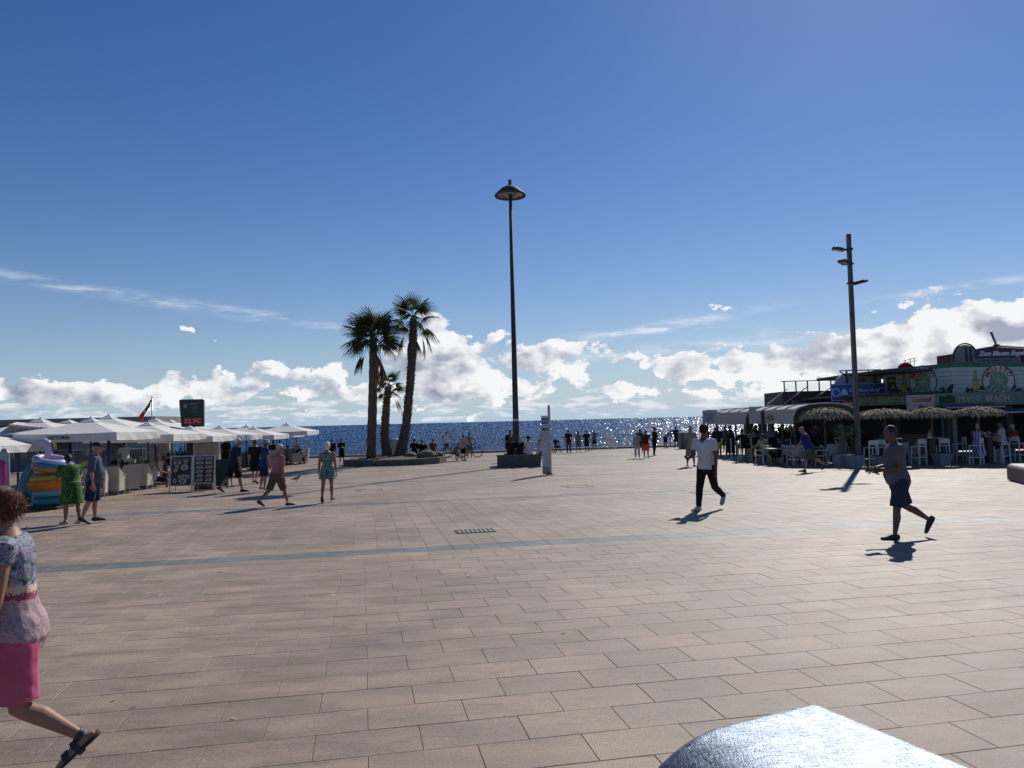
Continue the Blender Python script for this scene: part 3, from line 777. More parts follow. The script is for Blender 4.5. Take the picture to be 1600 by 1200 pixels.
# ------------------------------------------------------------------ covers and litter on the paving
def covers():
    inv = PM.inverted(); fr = M('cover_frame', (.09, .08, .07), .7, .3)
    for px, py, lab in ((902, 760, 'flush square access cover with a thin dark frame right of the white totem'), (577, 766, 'flush square access cover with a thin dark frame right of the woman in floral dress'), (1108, 770, 'flush access cover with a thin dark frame behind the man in white T-shirt')):
        u = inv @ G(px, py); t = thing('access_cover', lab, 'access cover', PM @ Vector((u.x, u.y, .002)), 0, 'access covers in the paving'); t.rotation_euler = PM.to_euler()
        b = MB()
        for s_ in (-1, 1): b.box((0, s_ * .40, .001), (.84, .022, .006)); b.box((s_ * .41, 0, .001), (.022, .776, .006))
        b.build('frame', fr, t)
        for s_ in (-1, 1): MB().box((s_ * .30, 0, .002), (.10, .05, .007)).build('lifting_eye', fr, t)
covers()
def litter():
    rn = random.Random(5); b = MB(); spots = [(177, 1095), (365, 1123), (340, 962), (195, 899), (343, 894), (600, 842), (1012, 905), (880, 990), (1180, 960), (640, 1010), (1300, 1010), (520, 930), (730, 900), (960, 870), (250, 930)]
    for px, py in spots:
        p = G(px, py); s = rn.uniform(.010, .022); a = rn.random() * 6; u = Vector((math.cos(a), math.sin(a), 0)) * s * 1.8; v = Vector((-math.sin(a), math.cos(a), 0)) * s
        b.add([p - u + Vector((0, 0, .003)), p + v * .6 + Vector((0, 0, .012)), p + u + Vector((0, 0, .004)), p - v + Vector((0, 0, .003))], [(0, 1, 3), (1, 2, 3)])
    b.build('litter', M('scrap_paper', (.55, .50, .42), .8), None, kind='stuff')
litter()
# ------------------------------------------------------------------ people
SKIN = {k: M('skin_' + k, c, .55, 0, .10, 5, .1, 120, .35) for k, c in dict(fair=(.46, .27, .20), tan=(.30, .155, .10), dark=(.13, .070, .048), red=(.40, .19, .14)).items()}
HAIRM = {k: M('hair_' + k, c, .6, 0, .3, 60, .6, 140, .4, (1, 1, .3)) for k, c in dict(white=(.66, .62, .55), grey=(.33, .31, .29), brown=(.10, .042, .020), black=(.014, .012, .012), blond=(.42, .30, .15)).items()}
_cm = {}
def CM(name, col, trans=.06):
    if name not in _cm: _cm[name] = cloth(name, col, .9, trans)
    return _cm[name]
BLK = CM('black_fabric', (.016, .016, .018)); NAVY = CM('navy_fabric', (.018, .024, .055)); WHT = CM('white_fabric', (.60, .60, .63), .08)
def grow(mb, name, mat, parent, vox, H, smooth=3, wrinkle=0.0):
    o = mb.xf(Matrix.Scale(H, 4)).build(name, mat, parent)
    r = o.modifiers.new('skin', 'REMESH'); r.mode = 'VOXEL'; r.voxel_size = vox; r.use_smooth_shade = True
    if wrinkle:
        tx = bpy.data.textures.get('folds') or bpy.data.textures.new('folds', 'CLOUDS'); tx.noise_scale = .11
        dm = o.modifiers.new('folds', 'DISPLACE'); dm.texture = tx; dm.strength = wrinkle; dm.mid_level = .5; dm.texture_coords = 'LOCAL'
    s = o.modifiers.new('soft', 'SMOOTH'); s.iterations = smooth; s.factor = .5
    PEND.append(o); return o
def person(label, loc, H, face, skin='tan', sex='m', lean=3, legs=((0, 0, None), (0, 0, None)), out=3, arms=((4, 8, 8, 0), (4, 8, 8, 0)),
           head=(0, 0), top=('tee', None, .55), bottom=('shorts', None, .9), hair=('short', 'brown'), hat=None, shoes=None, belly=.0, fat=1.0,
           vox=.014, hipz=None, group='people on the plaza', socks=False, backpack=None, faceparts=False, wrinkle=0.0, width=1.0, loose=0.0):
    """H height; face heading (0 looks away towards the sea, 90 to the left, 180 to the viewer); legs: (thigh forward, knee bend, toe-down) left, right; arms: (forward, elbow, outward, inward) left, right"""
    root = thing('person', label, 'person', loc, R(face), group)
    sw = (.108 if sex == 'f' else .122) * fat * width; hw = .052 * fat
    X = Vector((1, 0, 0))
    def dirv(a, o, side): a, o = R(a), R(o); return Vector((side * math.sin(o), math.sin(a) * math.cos(o), -math.cos(a) * math.cos(o)))
    L = {}
    low = 9
    for i, side in enumerate((-1, 1)):
        a, k, toe = legs[i]; hip = Vector((side * hw, 0, 0)); kn = hip + dirv(a, out, side) * .237; an = kn + dirv(a - k, out * .3, side) * .223
        if toe is None: fd = Vector((side * .14, 1, 0)).normalized()
        else: fd = Vector((side * .06, math.cos(R(toe)), -math.sin(R(toe)))).normalized()
        fn = X.cross(fd).normalized(); heel = an - fn * .026 - fd * .030; tip = heel + fd * .150 - fn * .002
        L[side] = (hip, kn, an, heel, tip, fd, fn); low = min(low, heel.z - .014, tip.z - .010)
    dz = -low if hipz is None else hipz / H
    up = Vector((0, 0, dz))
    for s in L: L[s] = tuple(p + up for p in L[s][:5]) + L[s][5:]
    l = R(lean)
    def sp(t, fw=0.0): c = l * (1 + .6 * max(0, t - .1)); return up + Vector((0, t * math.sin(c) + fw * math.cos(c), t * math.cos(c) - fw * math.sin(c)))
    HIPW = 1.06 if sex == 'f' else .95
    TR = [(-.045, .070, .058, 0), (-.015, .092 * HIPW, .070, -.004), (.03, .094 * HIPW, .070, -.003), (.075, .086 * (1.0 if sex == 'm' else .94), .062, .002), (.115, (.084 if sex == 'm' else .074), .058, .004), (.165, .086, .060, .003),
          (.215, .094, .066, .004), (.255, .100, .068, .002), (.29, .104, .062, -.002), (.315, .090, .050, -.004), (.333, .056, .040, -.004), (.350, .034, .033, 0)]
    def torso(mb, t0, t1, inf, flare=0.0):
        pts, rx, ry = [], [], []
        rows = [r for r in TR if t0 - 1e-6 <= r[0] <= t1 + 1e-6]
        if not rows or rows[0][0] > t0 + .004:
            a = [r for r in TR if r[0] <= t0][-1] if t0 >= TR[0][0] else TR[0]; rows = [(t0, max(a[1], .086), max(a[2], .062), a[3])] + rows
        for t, x, y, fw in rows:
            b = math.exp(-((t - .10) / .075) ** 2) * belly; k = flare * max(0, (.12 - t)) / .16
            pts.append(sp(t, fw + b * .55)); rx.append(x * fat * width ** .5 + inf + b * .35 + k); ry.append(y * fat + inf + b * .75 + k * .8)
        mb.loft(pts, rx, ry, X, 16)
    A = {}
    for i, side in enumerate((-1, 1)):
        a, e, o, inn = arms[i]; S = sp(.302) + Vector((side * (sw - .006), 0, 0)); d1 = dirv(a, o, side); E = S + d1 * .172
        d2 = dirv(a + e, 0, side); d2 = (d2 + Vector((side * (math.sin(R(o)) * .6 - math.sin(R(inn))), 0, 0))).normalized(); Wr = E + d2 * .148
        A[side] = (S, E, Wr, d1, d2)
    HC = sp(.385)
    yaw, pit = head
    HM = (Matrix.Rotation(R(yaw), 3, 'Z') @ Matrix.Rotation(R(-pit) - l * .5, 3, 'X'))
    hc = HC + HM @ Vector((0, .012, .052))
    # ---- body
    b = MB(); torso(b, -.045, .35, 0.0)
    b.loft([sp(.325), sp(.36), HC + HM @ Vector((0, .006, .012))], [.036 if sex == 'm' else .030] * 3, None, X, 10)
    b.ell(hc, (.0425, .054, .058), HM); b.ell(hc + HM @ Vector((0, .013, -.030)), (.033, .040, .036), HM); b.ell(hc + HM @ Vector((0, .044, -.050)), (.016, .013, .013), HM)
    b.ell(hc + HM @ Vector((0, .056, -.012)), (.0075, .011, .014), HM); b.ell(hc + HM @ Vector((0, .050, .012)), (.026, .008, .007), HM)
    for s in (-1, 1): b.ell(hc + HM @ Vector((s * .043, -.002, -.008)), (.006, .012, .018), HM)
    fg = MB()
    for s in (-1, 1):
        S, E, Wr, d1, d2 = A[s]
        b.loft([S + Vector((-s * .03, 0, .004)), S, S + d1 * .05, S + d1 * .11, E, E + d2 * .035, E + d2 * .08, Wr], [.030 * fat, .035 * fat, .031 * fat, .028 * fat, .0235, .0245, .021, .0155], None, None, 10)
        sd_ = d2.cross(Vector((s * 1.0, 0, 0)));
        side_ax = d2.cross(X * s); side_ax = side_ax.normalized() if side_ax.length > .1 else Vector((0, 1, 0))   # thumb points forward
        nrm = d2.cross(side_ax).normalized()
        b.loft([Wr - d2 * .006, Wr + d2 * .015, Wr + d2 * .040, Wr + d2 * .052], [.017, .022, .024, .020], [.013, .012, .011, .009], side_ax, 8)
        palm_n = -nrm if nrm.dot(Vector((-s, 0, 0))) < 0 else nrm
        for k in range(4):
            o = Wr + d2 * .045 + side_ax * (.017 - .0115 * k); ln = (.046, .052, .048, .037)[k]
            fg.tube([o, o + d2 * ln * .5 + palm_n * .004, o + d2 * ln * .8 + palm_n * .016, o + d2 * ln * .9 + palm_n * .026], [.0062, .0056, .005, .0035], 6)
        o = Wr + d2 * .014 + side_ax * .016
        fg.tube([o, o + d2 * .018 + side_ax * .014, o + d2 * .036 + side_ax * .018 + palm_n * .006, o + d2 * .046 + side_ax * .015 + palm_n * .01], [.0085, .0075, .0062, .004], 6)
        hip, kn, an, heel, tip, fd, fn = L[s]
        q = (an - kn).normalized(); p = (kn - hip).normalized(); back = -(q.cross(X)).normalized()
        back = back if back.y < 0 or True else back
        b.loft([hip + Vector((0, 0, .02)), hip + p * .04, hip + p * .12, kn - p * .03, kn, kn + q * .03, kn + q * .075 - fd * .006, kn + q * .14 - fd * .003, an - q * .02, an], [.052 * fat, .053 * fat, .045 * fat, .034, .0325, .031, .0335, .026, .019, .0185], None, X, 12)
        b.loft([heel - fd * .004, heel + fd * .02 + fn * .006, heel + fd * .055 + fn * .007, heel + fd * .10, tip - fd * .01, tip], [.012, .019, .021, .025, .021, .012], [.010, .021, .022, .014, .010, .007], X, 10)
    body = grow(b, 'body', SKIN[skin], root, vox, H, 2)
    EXTRA[body.name] = fg.xf(Matrix.Scale(H, 4))
    # ---- clothes
    kind, tm, sl = top
    if tm is not None:
        c = MB()
        if kind == 'dress':
            torso(c, -.015, .315 if sl <= .05 else .333, .008 + loose)
            hem = sl if False else bottom[2]
            mid = (L[-1][1] + L[1][1]) / 2
            pts = [up + Vector((0, 0, .09)), up + Vector((0, 0, .0)), up + Vector((0, mid.y * .35, -hem * .5)), up + Vector((0, mid.y * .75, -hem))]
            c.loft(pts, [.088 * fat + .008, .104 * fat + .010, .122 * fat + .004, .126 * fat + .016], [.066 * fat + .01, .084 * fat + .01, .100 * fat + .012, .108 * fat + .02], X, 18)
        else:
            torso(c, bottom[3] if len(bottom) > 3 else -.028, .333 if kind != 'tank' else .315, .0105, .012)
        if kind == 'tank':
            for s in (-1, 1): c.loft([sp(.27) + Vector((s * .055, .03, 0)), sp(.325) + Vector((s * .055, 0, .01)), sp(.27) + Vector((s * .055, -.04, 0))], .018, .012, X, 8)
        if sl > .05:
            for s in (-1, 1):
                S, E, Wr, d1, d2 = A[s]
                path = [S + Vector((-s * .035, 0, .006)), S + Vector((0, 0, .003)), S + d1 * .05]; rr = [.034, .0405, .037]
                if sl <= 1: path.append(S + d1 * (.172 * sl)); rr.append(.036)
                else: path += [E, E + d2 * .06, E + d2 * (.148 * (sl - 1))]; rr += [.031, .030, .024]
                c.loft(path, [x * fat for x in rr], None, None, 12)
        if kind == 'shirt': c.loft([sp(.325), sp(.352)], [.050, .040], [.046, .040], X, 12)
        grow(c, 'dress' if kind == 'dress' else 'shirt', tm, root, vox, H, 2, wrinkle)
    bk, bm_, ln = bottom[:3]
    if bk in ('shorts', 'trousers') and bm_ is not None:
        c = MB(); torso(c, -.045, .078, .0095)
        for s in (-1, 1):
            hip, kn, an, heel, tip, fd, fn = L[s]; p = (kn - hip); q = an - kn
            if bk == 'shorts':
                path = [hip + Vector((0, 0, .035)), hip + p * .15, hip + p * .5, hip + p * min(ln, .98)]; rr = [.058, .066, .060, .058]
                if ln > 1: path.append(kn + q * (ln - 1)); rr.append(.054)
            else: path = [hip + Vector((0, 0, .035)), hip + p * .15, hip + p * .55, kn, kn + q * .35, kn + q * .7, an - q * .03]; rr = [.058, .062, .050, .042, .040, .035, .032]
            c.loft(path, [x * fat for x in rr], None, X, 14)
        grow(c, 'shorts' if bk == 'shorts' else 'trousers', bm_, root, vox, H, 2, wrinkle * .7)
    if shoes is not None:
        for s in (-1, 1):
            hip, kn, an, heel, tip, fd, fn = L[s]; c = MB()
            c.loft([heel - fd * .010 + fn * .006, heel + fd * .02 + fn * .010, heel + fd * .06 + fn * .009, heel + fd * .10 + fn * .003, tip - fd * .008, tip + fd * .006], [.018, .025, .026, .031, .027, .015], [.020, .030, .028, .020, .015, .010], X, 12)
            c.loft([heel + fd * .03, an - (an - kn).normalized() * -.004], [.026, .023], None, X, 10)
            grow(c, 'shoe', shoes, root, min(vox, .012), H, 2)
            if socks:
                q = (an - kn).normalized(); MB().loft([an + q * .004, an - q * .035], [.0225, .0215], None, X, 10).xf(Matrix.Scale(H, 4)).build('sock', WHT, root, True)
    hs, hm = hair
    if hs != 'bald':
        c = MB(); big = 1.12 if hs in ('bob', 'curly') else 1.0
        c.ell(hc + HM @ Vector((0, -.010, .012)), (.046 * big, .054 * big, .054 * big), HM); c.ell(hc + HM @ Vector((0, -.024, -.012)), (.040 * big, .036 * big, .042 * big), HM)
        if hs == 'bob': c.ell(hc + HM @ Vector((0, -.022, -.030)), (.052, .042, .046), HM)
        if hs == 'long': c.loft([hc + HM @ Vector((0, -.03, .01)), hc + HM @ Vector((0, -.042, -.05)), sp(.27, -.075)], [.044, .046, .034], [.03, .024, .016], X, 10)
        if hs == 'pony': c.loft([hc + HM @ Vector((0, -.045, .02)), hc + HM @ Vector((0, -.075, -.01)), hc + HM @ Vector((0, -.07, -.07))], [.014, .018, .008], None, X, 8)
        if hs == 'bun': c.ell(hc + HM @ Vector((0, -.055, .045)), (.024, .024, .022), HM)
        if hs == 'curly':
            rn = random.Random(3)
            for k in range(60):
                u = Vector((rn.gauss(0, 1), rn.gauss(-.35, .8), rn.gauss(.3, .8))).normalized(); c.ell(hc + HM @ (Vector((0, -.012, .004)) + Vector((u.x * .045, u.y * .051, u.z * .050))), (.0115, .0115, .0115), None, 6, 5)
        grow(c, 'hair', HAIRM[hm], root, min(vox, .012), H, 1 if hs == 'curly' else 2, .012 if vox < .013 else 0)
    if hat is not None:
        hk, hmat = hat[:2]; hv = MB(); T4 = Matrix.Translation(hc) @ HM.to_4x4()
        if hk == 'cap':
            hv.lathe([(.0525, .018), (.0535, .030), (.050, .050), (.036, .066), (.012, .074), (.001, .075)], 16); hv.v = [(x * .92, y * 1.06 - .006, z) for x, y, z in hv.v]
            vs = hat[2] if len(hat) > 2 else 1
            br = MB().lathe([(.050, .0), (.052, .006)], 12); hv.box((0, vs * .070, .021), (.074, .058, .006), Matrix.Rotation(R(-10) * vs, 3, 'X'), .92)
        elif hk == 'sun':
            hv.lathe([(.105, .004), (.106, .008), (.056, .022), (.054, .044), (.046, .064), (.018, .072), (.001, .073)], 22); hv.v = [(x, y, z + .010 * math.sin(3 * math.atan2(y, x)) * (math.hypot(x, y) > .08)) for x, y, z in hv.v]
        elif hk == 'bucket':
            hv.lathe([(.078, .002), (.079, .006), (.054, .026), (.050, .056), (.040, .066), (.001, .068)], 20)
        hv.xf(Matrix.Scale(H, 4) @ T4).build('hat', hmat, root, True)
    if faceparts:
        ey = M('eye_dark', (.02, .015, .012), .2) if 'eye_dark' not in bpy.data.materials else bpy.data.materials['eye_dark']
        for s in (-1, 1): MB().ell(hc + HM @ Vector((s * .017, .0495, .002)), (.0062, .004, .0038), HM, 8, 6).xf(Matrix.Scale(H, 4)).build('eye', ey, root, True)
        lp = bpy.data.materials.get('lip') or M('lip', (.24, .09, .07), .5)
        MB().ell(hc + HM @ Vector((0, .0515, -.036)), (.013, .004, .0038), HM, 8, 6).xf(Matrix.Scale(H, 4)).build('mouth', lp, root, True)
    if backpack is not None:
        c = MB(); c.loft([sp(.06, -.115), sp(.15, -.125), sp(.25, -.11), sp(.285, -.09)], [.068, .078, .072, .05], [.038, .05, .042, .03], X, 12)
        for s in (-1, 1): c.tube([sp(.28, -.08) + X * s * .06, sp(.325, 0) + X * s * .062, sp(.28, .07) + X * s * .066, sp(.15, .05) + X * s * .09, sp(.09, -.08) + X * s * .06], .012, 6)
        bo = grow(c, 'backpack', backpack, root, vox, H, 2)
    MWr = Matrix.Translation(Vector(loc)) @ Matrix.Rotation(R(face), 4, 'Z')
    return {'root': root, 'hand': {s: MWr @ ((A[s][2] + A[s][4] * .05) * H) for s in A}, 'hdir': {s: (MWr.to_3x3() @ A[s][4]) for s in A}, 'L': L, 'A': A, 'M': MWr, 'H': H, 'sp': sp, 'up': up, 'hc': hc, 'HM': HM}
def stand(px, foot_py, head_py=None, H=None):
    g = G(px, foot_py)
    if H is None: H = W(px, head_py, g.y).z - g.z
    return g, H
WALK = ((22, 8, None), (-16, 22, 34)); WALK2 = ((-16, 22, 34), (22, 8, None))
STAND = ((2, 3, None), (-2, 3, None))
# ------------------------------------------------------------------ the walkers
SHOE_B = M('dark_shoe', (.018, .017, .018), .6); SHOE_G = M('grey_shoe', (.40, .38, .33), .7); SHOE_BR = M('brown_shoe', (.07, .04, .028), .6)
def zbands(name):
    """thin printed tunic: purple and green flowers above, cream band at the waist, pale pink skirt"""
    m = bpy.data.materials.new(name); m.use_nodes = True; t = m.node_tree; q = NT(t); b = t.nodes['Principled BSDF']
    co = q.n('ShaderNodeTexCoord').outputs['Object']; x, y, z = q.sep(co)
    f = q.noise(co, 17, 4, .62, 1.6); f2 = q.noise(q.v('ADD', co, (3, 1, 2)), 26, 3, .6, 2.2)
    up = q.ramp(f, [(0, (.025, .03, .06)), (.39, (.07, .13, .15)), (.45, (.14, .25, .22)), (.51, (.34, .30, .37)), (.57, (.20, .10, .27)), (.63, (.08, .08, .17))], True)
    low = q.ramp(f2, [(0, (.34, .20, .22)), (.42, (.44, .32, .33)), (.56, (.36, .22, .26)), (.64, (.24, .18, .20))], True)
    zz = q.m('ADD', z, q.m('MULTIPLY', q.m('SUBTRACT', f2, .5), .10))
    zz = q.m('SUBTRACT', zz, q.m('MULTIPLY', y, .12))
    c = q.mix(q.m('LESS_THAN', zz, 1.075), up, (.56, .45, .36, 1)); c = q.mix(q.m('LESS_THAN', zz, 1.03), c, (.26, .05, .12, 1)); c = q.mix(q.m('LESS_THAN', zz, .99), c, low)
    t.links.new(c, b.inputs['Base Color']); b.inputs['Roughness'].default_value = .75; b.inputs['Specular IOR Level'].default_value = .25
    bp = q.n('ShaderNodeBump'); bp.inputs['Strength'].default_value = .5; bp.inputs['Distance'].default_value = .01
    t.links.new(q.noise(co, 30, 4, .6, .8), bp.inputs['Height']); t.links.new(bp.outputs[0], b.inputs['Normal'])
    return m
PINK = CM('pink_shorts_fabric', (.50, .10, .18), .05)
near = person('woman with short brown curls, floral top and pink shorts striding left, closest of all', (-2.86, 4.45, gz(4.45)), 1.655, 114, 'tan', 'f', 5,
              legs=((-4, 52, 40), (20, 4, None)), arms=((4, 20, 7, 4), (-6, 12, 8, 0)), head=(-6, 6), top=('tee', zbands('floral_tunic'), .22), bottom=('shorts', PINK, .92, -.02),
              hair=('curly', 'brown'), fat=1.10, vox=.0085, belly=.0, wrinkle=.022)
def strands(p, mat, n=1400):
    # loose hair lying over the grown hair
    rn = random.Random(11); H = p['H']; hc, HM = p['hc'], p['HM']; b = MB()
    for k in range(n):
        u = Vector((rn.gauss(0, 1), rn.gauss(-.45, .8), rn.gauss(.35, .75))).normalized()
        c = Vector((0, -.014, .004)); e = Vector((.061, .068, .066)); p0 = Vector((u.x * e.x, u.y * e.y, u.z * e.z))
        t_ = (u.cross(Vector((rn.gauss(0, .5), rn.gauss(0, .5), rn.gauss(0, .5)) )) + Vector((0, -.25, -.6))).normalized() * rn.uniform(.012, .030); w = t_.cross(u).normalized() * rn.uniform(.0008, .0018)
        q0, q1, q2 = p0 * .92, p0 * rn.uniform(.94, .985) + t_ * .5, p0 * rn.uniform(.93, 1.0) + t_ * 1.1 + Vector((0, 0, -.004))
        b.add([hc + HM @ (c + x) for x in (q0 - w, q0 + w, q1 + w, q2, q1 - w)], [(0, 1, 2, 4), (4, 2, 3)])
    b.xf(Matrix.Scale(H, 4)).build('loose_hair', mat, p['root'], kind='stuff')
strands(near, M('hair_auburn', (.12, .044, .019), .75, 0, .4, 40, 0, 60, .15))
def sandals(p):
    for s in (-1, 1):
        hip, kn, an, heel, tip, fd, fn = p['L'][s]; H = p['H']
        t = p['root']; c = MB()
        c.loft([heel - fd * .014 - fn * .008, heel + fd * .03 - fn * .008, heel + fd * .075 - fn * .006, heel + fd * .12 - fn * .006, tip + fd * .010 - fn * .004], [.020, .026, .026, .032, .020], [.009, .009, .008, .007, .006], Vector((1, 0, 0)), 12)
        so_ = c.xf(Matrix.Scale(H, 4)).build('sandal', SHOE_B, t, True)
        for a, r1, r2 in ((.100, .030, .019), (.060, .026, .028)):
            c = MB(); c.loft([heel + fd * (a - .008) + fn * .004, heel + fd * (a + .012) + fn * .004], [r1, r1], [r2, r2], Vector((1, 0, 0)), 14, False)
            c.xf(Matrix.Scale(H, 4)).build('strap', M('sandal_strap', (.02, .022, .04), .6) if 'sandal_strap' not in bpy.data.materials else bpy.data.materials['sandal_strap'], so_, True)
        c = MB().loft([an - (an - kn).normalized() * -.004, an - (an - kn).normalized() * .014], [.0245, .0235], None, Vector((1, 0, 0)), 14, False)
        c.xf(Matrix.Scale(H, 4)).build('ankle_strap', bpy.data.materials['sandal_strap'], so_, True)
sandals(near)
def watch(p, side, label):
    S, E, Wr, d1, d2 = p['A'][side]; M4 = p['M']; H = p['H']
    q = M4.to_3x3() @ d2; c = M4 @ ((Wr - d2 * .018) * H); rot = q.to_track_quat('Z', 'Y').to_matrix()
    t = thing('wristwatch', label, 'watch', c)
    MB().loft([-q * .010, q * .010], [.0305, .0295], None, None, 16, False).build('strap', M('watch_strap', (.30, .30, .04), .5), t, True)
    o = M4.to_3x3() @ Vector((side * 1.0, 0, 0)); o = (o - q * o.dot(q)).normalized(); yq = q.cross(o)
    MB().loft([o * .028, o * .038], .019, .019, yq, 14).build('watch_case', M('watch_case', (.05, .05, .055), .25, .6), t, True)
watch(near, -1, 'yellow strapped dark watch on the wrist of the woman in pink shorts')

# man in the white shirt
g, H = stand(1106, 797, 664)
p = person('man in white v-neck T-shirt and black trousers walking with his head bent', g, H * 1.02, 138, 'dark', 'm', 4, legs=((-16, 44, 46), (14, 6, None)), arms=((2, 6, 7, 0), (14, 70, 6, 14)),
           head=(26, 20), top=('tee', WHT, .62), bottom=('trousers', BLK, 1, -.03), hair=('short', 'black'), hat=('cap', CM('black_cap', (.02, .02, .022))), shoes=SHOE_G, vox=.0125, faceparts=True, wrinkle=.016)
def vneck(p, skin):
    # open neckline: a little skin showing in front below the throat
    H = p['H']; up = p['up']; pts = [p['sp'](.338, .046), p['sp'](.318, .061), p['sp'](.290, .073)]; ws = [.040, .026, .002]
    b = MB()
    for c, w in zip(pts, ws): b.v += [tuple(Vector(c) + Vector((-w, -.004 if w > .01 else 0, 0))), tuple(Vector(c) + Vector((0, .006, 0))), tuple(Vector(c) + Vector((w, -.004 if w > .01 else 0, 0)))]
    b.f = [(0, 1, 4, 3), (1, 2, 5, 4), (3, 4, 7, 6), (4, 5, 8, 7)]
    b.xf(Matrix.Scale(H, 4)).build('neckline', SKIN[skin], p['root'])
vneck(p, 'dark')
def phone(p, side, label, sz=(.075, .15, .009), off=.03, name='phone'):
    h = p['hand'][side]; f = p['M'].to_3x3() @ Vector((0, 1, 0)); q = p['hdir'][side]
    t = thing(name, label, 'phone' if name == 'phone' else 'tablet', h + q * off + Vector((0, 0, .02)))
    rot = Matrix.Rotation(math.atan2(f.y, f.x) - PI / 2, 3, 'Z') @ Matrix.Rotation(R(38), 3, 'X')
    b = MB().box((0, 0, 0), sz, rot).build('casing', BLACKP, t)
    MB().box(rot @ Vector((0, 0, sz[2] / 2 + .001)), (sz[0] * .9, sz[1] * .9, .001), rot).build('screen', M('screen_glass', (.03, .035, .05), .12), t)
phone(p, 1, 'dark phone held by the man in the white v-neck T-shirt')
# man in grey tee and shorts on the right
g, H = stand(1408, 841, 664)
p = person('man in grey T-shirt and rolled dark shorts walking left across the sunlit right side', g, H * 1.01, 84, 'dark', 'm', 4, legs=((12, 5, None), (-20, 38, 62)), arms=((2, 82, 5, 12), (6, 76, 5, 22)), head=(10, 8),
           top=('tee', CM('grey_tee', (.11, .118, .14)), .72), bottom=('shorts', CM('dark_denim', (.030, .040, .085)), .92, -.02), hair=('short', 'black'), shoes=SHOE_B, fat=1.08, belly=.03, vox=.0115, faceparts=True, wrinkle=.016)
phone(p, -1, 'dark flat tablet held out by the man in the grey T-shirt', (.16, .24, .010), .06, 'tablet')
# pink polo
g, H = stand(432, 791, 693)
person('man in pink polo shirt, brown shorts and pale cap striding right with his back turned', g, H * 1.02, -38, 'tan', 'm', 6, legs=((-22, 26, 30), (24, 6, None)), arms=((8, 12, 7, 0), (-6, 14, 7, 0)), head=(-20, 4), top=('shirt', CM('pink_polo_fabric', (.44, .17, .19)), .80),
       bottom=('shorts', CM('brown_shorts', (.135, .085, .060)), .96, .035), hair=('short', 'grey'), hat=('cap', CM('pale_cap', (.55, .55, .50))), shoes=SHOE_BR, socks=True, belly=.03, vox=.012, wrinkle=.014)
# floral dress
g, H = stand(512, 785, 696)
person('white-haired woman in a short green and dark floral dress seen from behind', g, H * 1.02, 4, 'tan', 'f', 2, legs=((-10, 16, 36), (4, 3, None)), arms=((2, 10, 10, 0), (0, 10, 9, 0)), head=(-16, 2),
       top=('dress', printed('leaf_print', [(.020, .024, .045), (.02, .03, .05), (.14, .26, .20), (.33, .40, .42), (.03, .12, .06)], 24, .8, 2.0), 0), bottom=('none', None, .135), hair=('bob', 'white'), shoes=SHOE_B, vox=.012, fat=1.04)
# dark polo, white hair
g, H = stand(366, 769, 684)
person('white-haired man in dark navy polo and black shorts walking right past the green board', g, H * 1.02, -48, 'tan', 'm', 8, legs=((-20, 24, 34), (18, 6, None)), arms=((8, 14, 8, 0), (-8, 16, 7, 0)), head=(-8, 6), top=('shirt', NAVY, .8),
       bottom=('shorts', BLK, .95), hair=('short', 'white'), shoes=SHOE_B, belly=.04, fat=1.08, vox=.014)
g, H = stand(399, 756, 688)
person('broad man all in black with short hair walking away between umbrellas and walkers', g, H, -6, 'fair', 'm', 3, legs=((10, 5, None), (-10, 14, 24)), top=('tee', BLK, .8), bottom=('shorts', BLK, 1.0), hair=('short', 'brown'), shoes=SHOE_B, socks=True, fat=1.14, vox=.016)
g, H = stand(413, 768, 690)
person('woman with cream sun hat and blue top beside the pink polo man', g, H, -60, 'tan', 'f', 5, legs=((-4, 6, None), (4, 12, 22)), top=('tee', CM('blue_top', (.03, .05, .20)), .6), bottom=('shorts', NAVY, .95), hair=('bob', 'brown'), hat=('sun', CM('straw_cream', (.56, .50, .40))), shoes=SHOE_G, vox=.015, fat=1.08)
# green dress
g, H = stand(112, 818, 712)
person('dark-haired stooped woman in a loose green leaf-print dress browsing the inflatable rings', g, H * 1.04, 52, 'tan', 'f', 12, legs=((4, 4, None), (-5, 8, None)), arms=((26, 40, 8, 4), (24, 34, 10, 0)), head=(8, 14),
       top=('dress', printed('green_leaf_print', [(.010, .04, .014), (.02, .085, .022), (.08, .20, .035), (.012, .035, .018), (.14, .26, .08)], 11, .8, 2.6, 3, False, (1, 1, .45)), .75), bottom=('none', None, .215), loose=.008, hair=('curly', 'black'), shoes=SHOE_G, vox=.012, fat=1.16, belly=.03)
# blue shirt and cap
g, H = stand(146, 818, 697)
person('man in dark cap, blue-grey shirt and navy shorts side-on by the wicker chairs', g, H * 1.02, -72, 'red', 'm', 3, legs=((2, 3, None), (-8, 14, 24)), arms=((2, 10, 8, 0), (-4, 10, 6, 0)), head=(0, 4), top=('shirt', CM('blue_grey_shirt', (.085, .095, .155)), 1.0),
       bottom=('shorts', NAVY, 1.02, -.02), hair=('short', 'grey'), hat=('cap', NAVY), shoes=SHOE_B, belly=.045, fat=1.05, vox=.012, faceparts=True, wrinkle=.012)
# beige man behind the white shirt
g, H = stand(1080, 729, 665)
person('man in beige shirt and shorts facing this way just behind the white T-shirt man', g, H, 186, 'tan', 'm', 2, legs=((6, 4, None), (-6, 10, None)), arms=((20, 70, 6, 10), (6, 40, 6, 5)), head=(0, 12), top=('shirt', CM('beige_shirt', (.30, .26, .22)), .85), bottom=('shorts', CM('beige_shorts', (.22, .18, .14)), 1.0), hair=('short', 'grey'), hat=('cap', CM('grey_cap', (.3, .3, .28))), shoes=SHOE_BR, vox=.017, belly=.02)
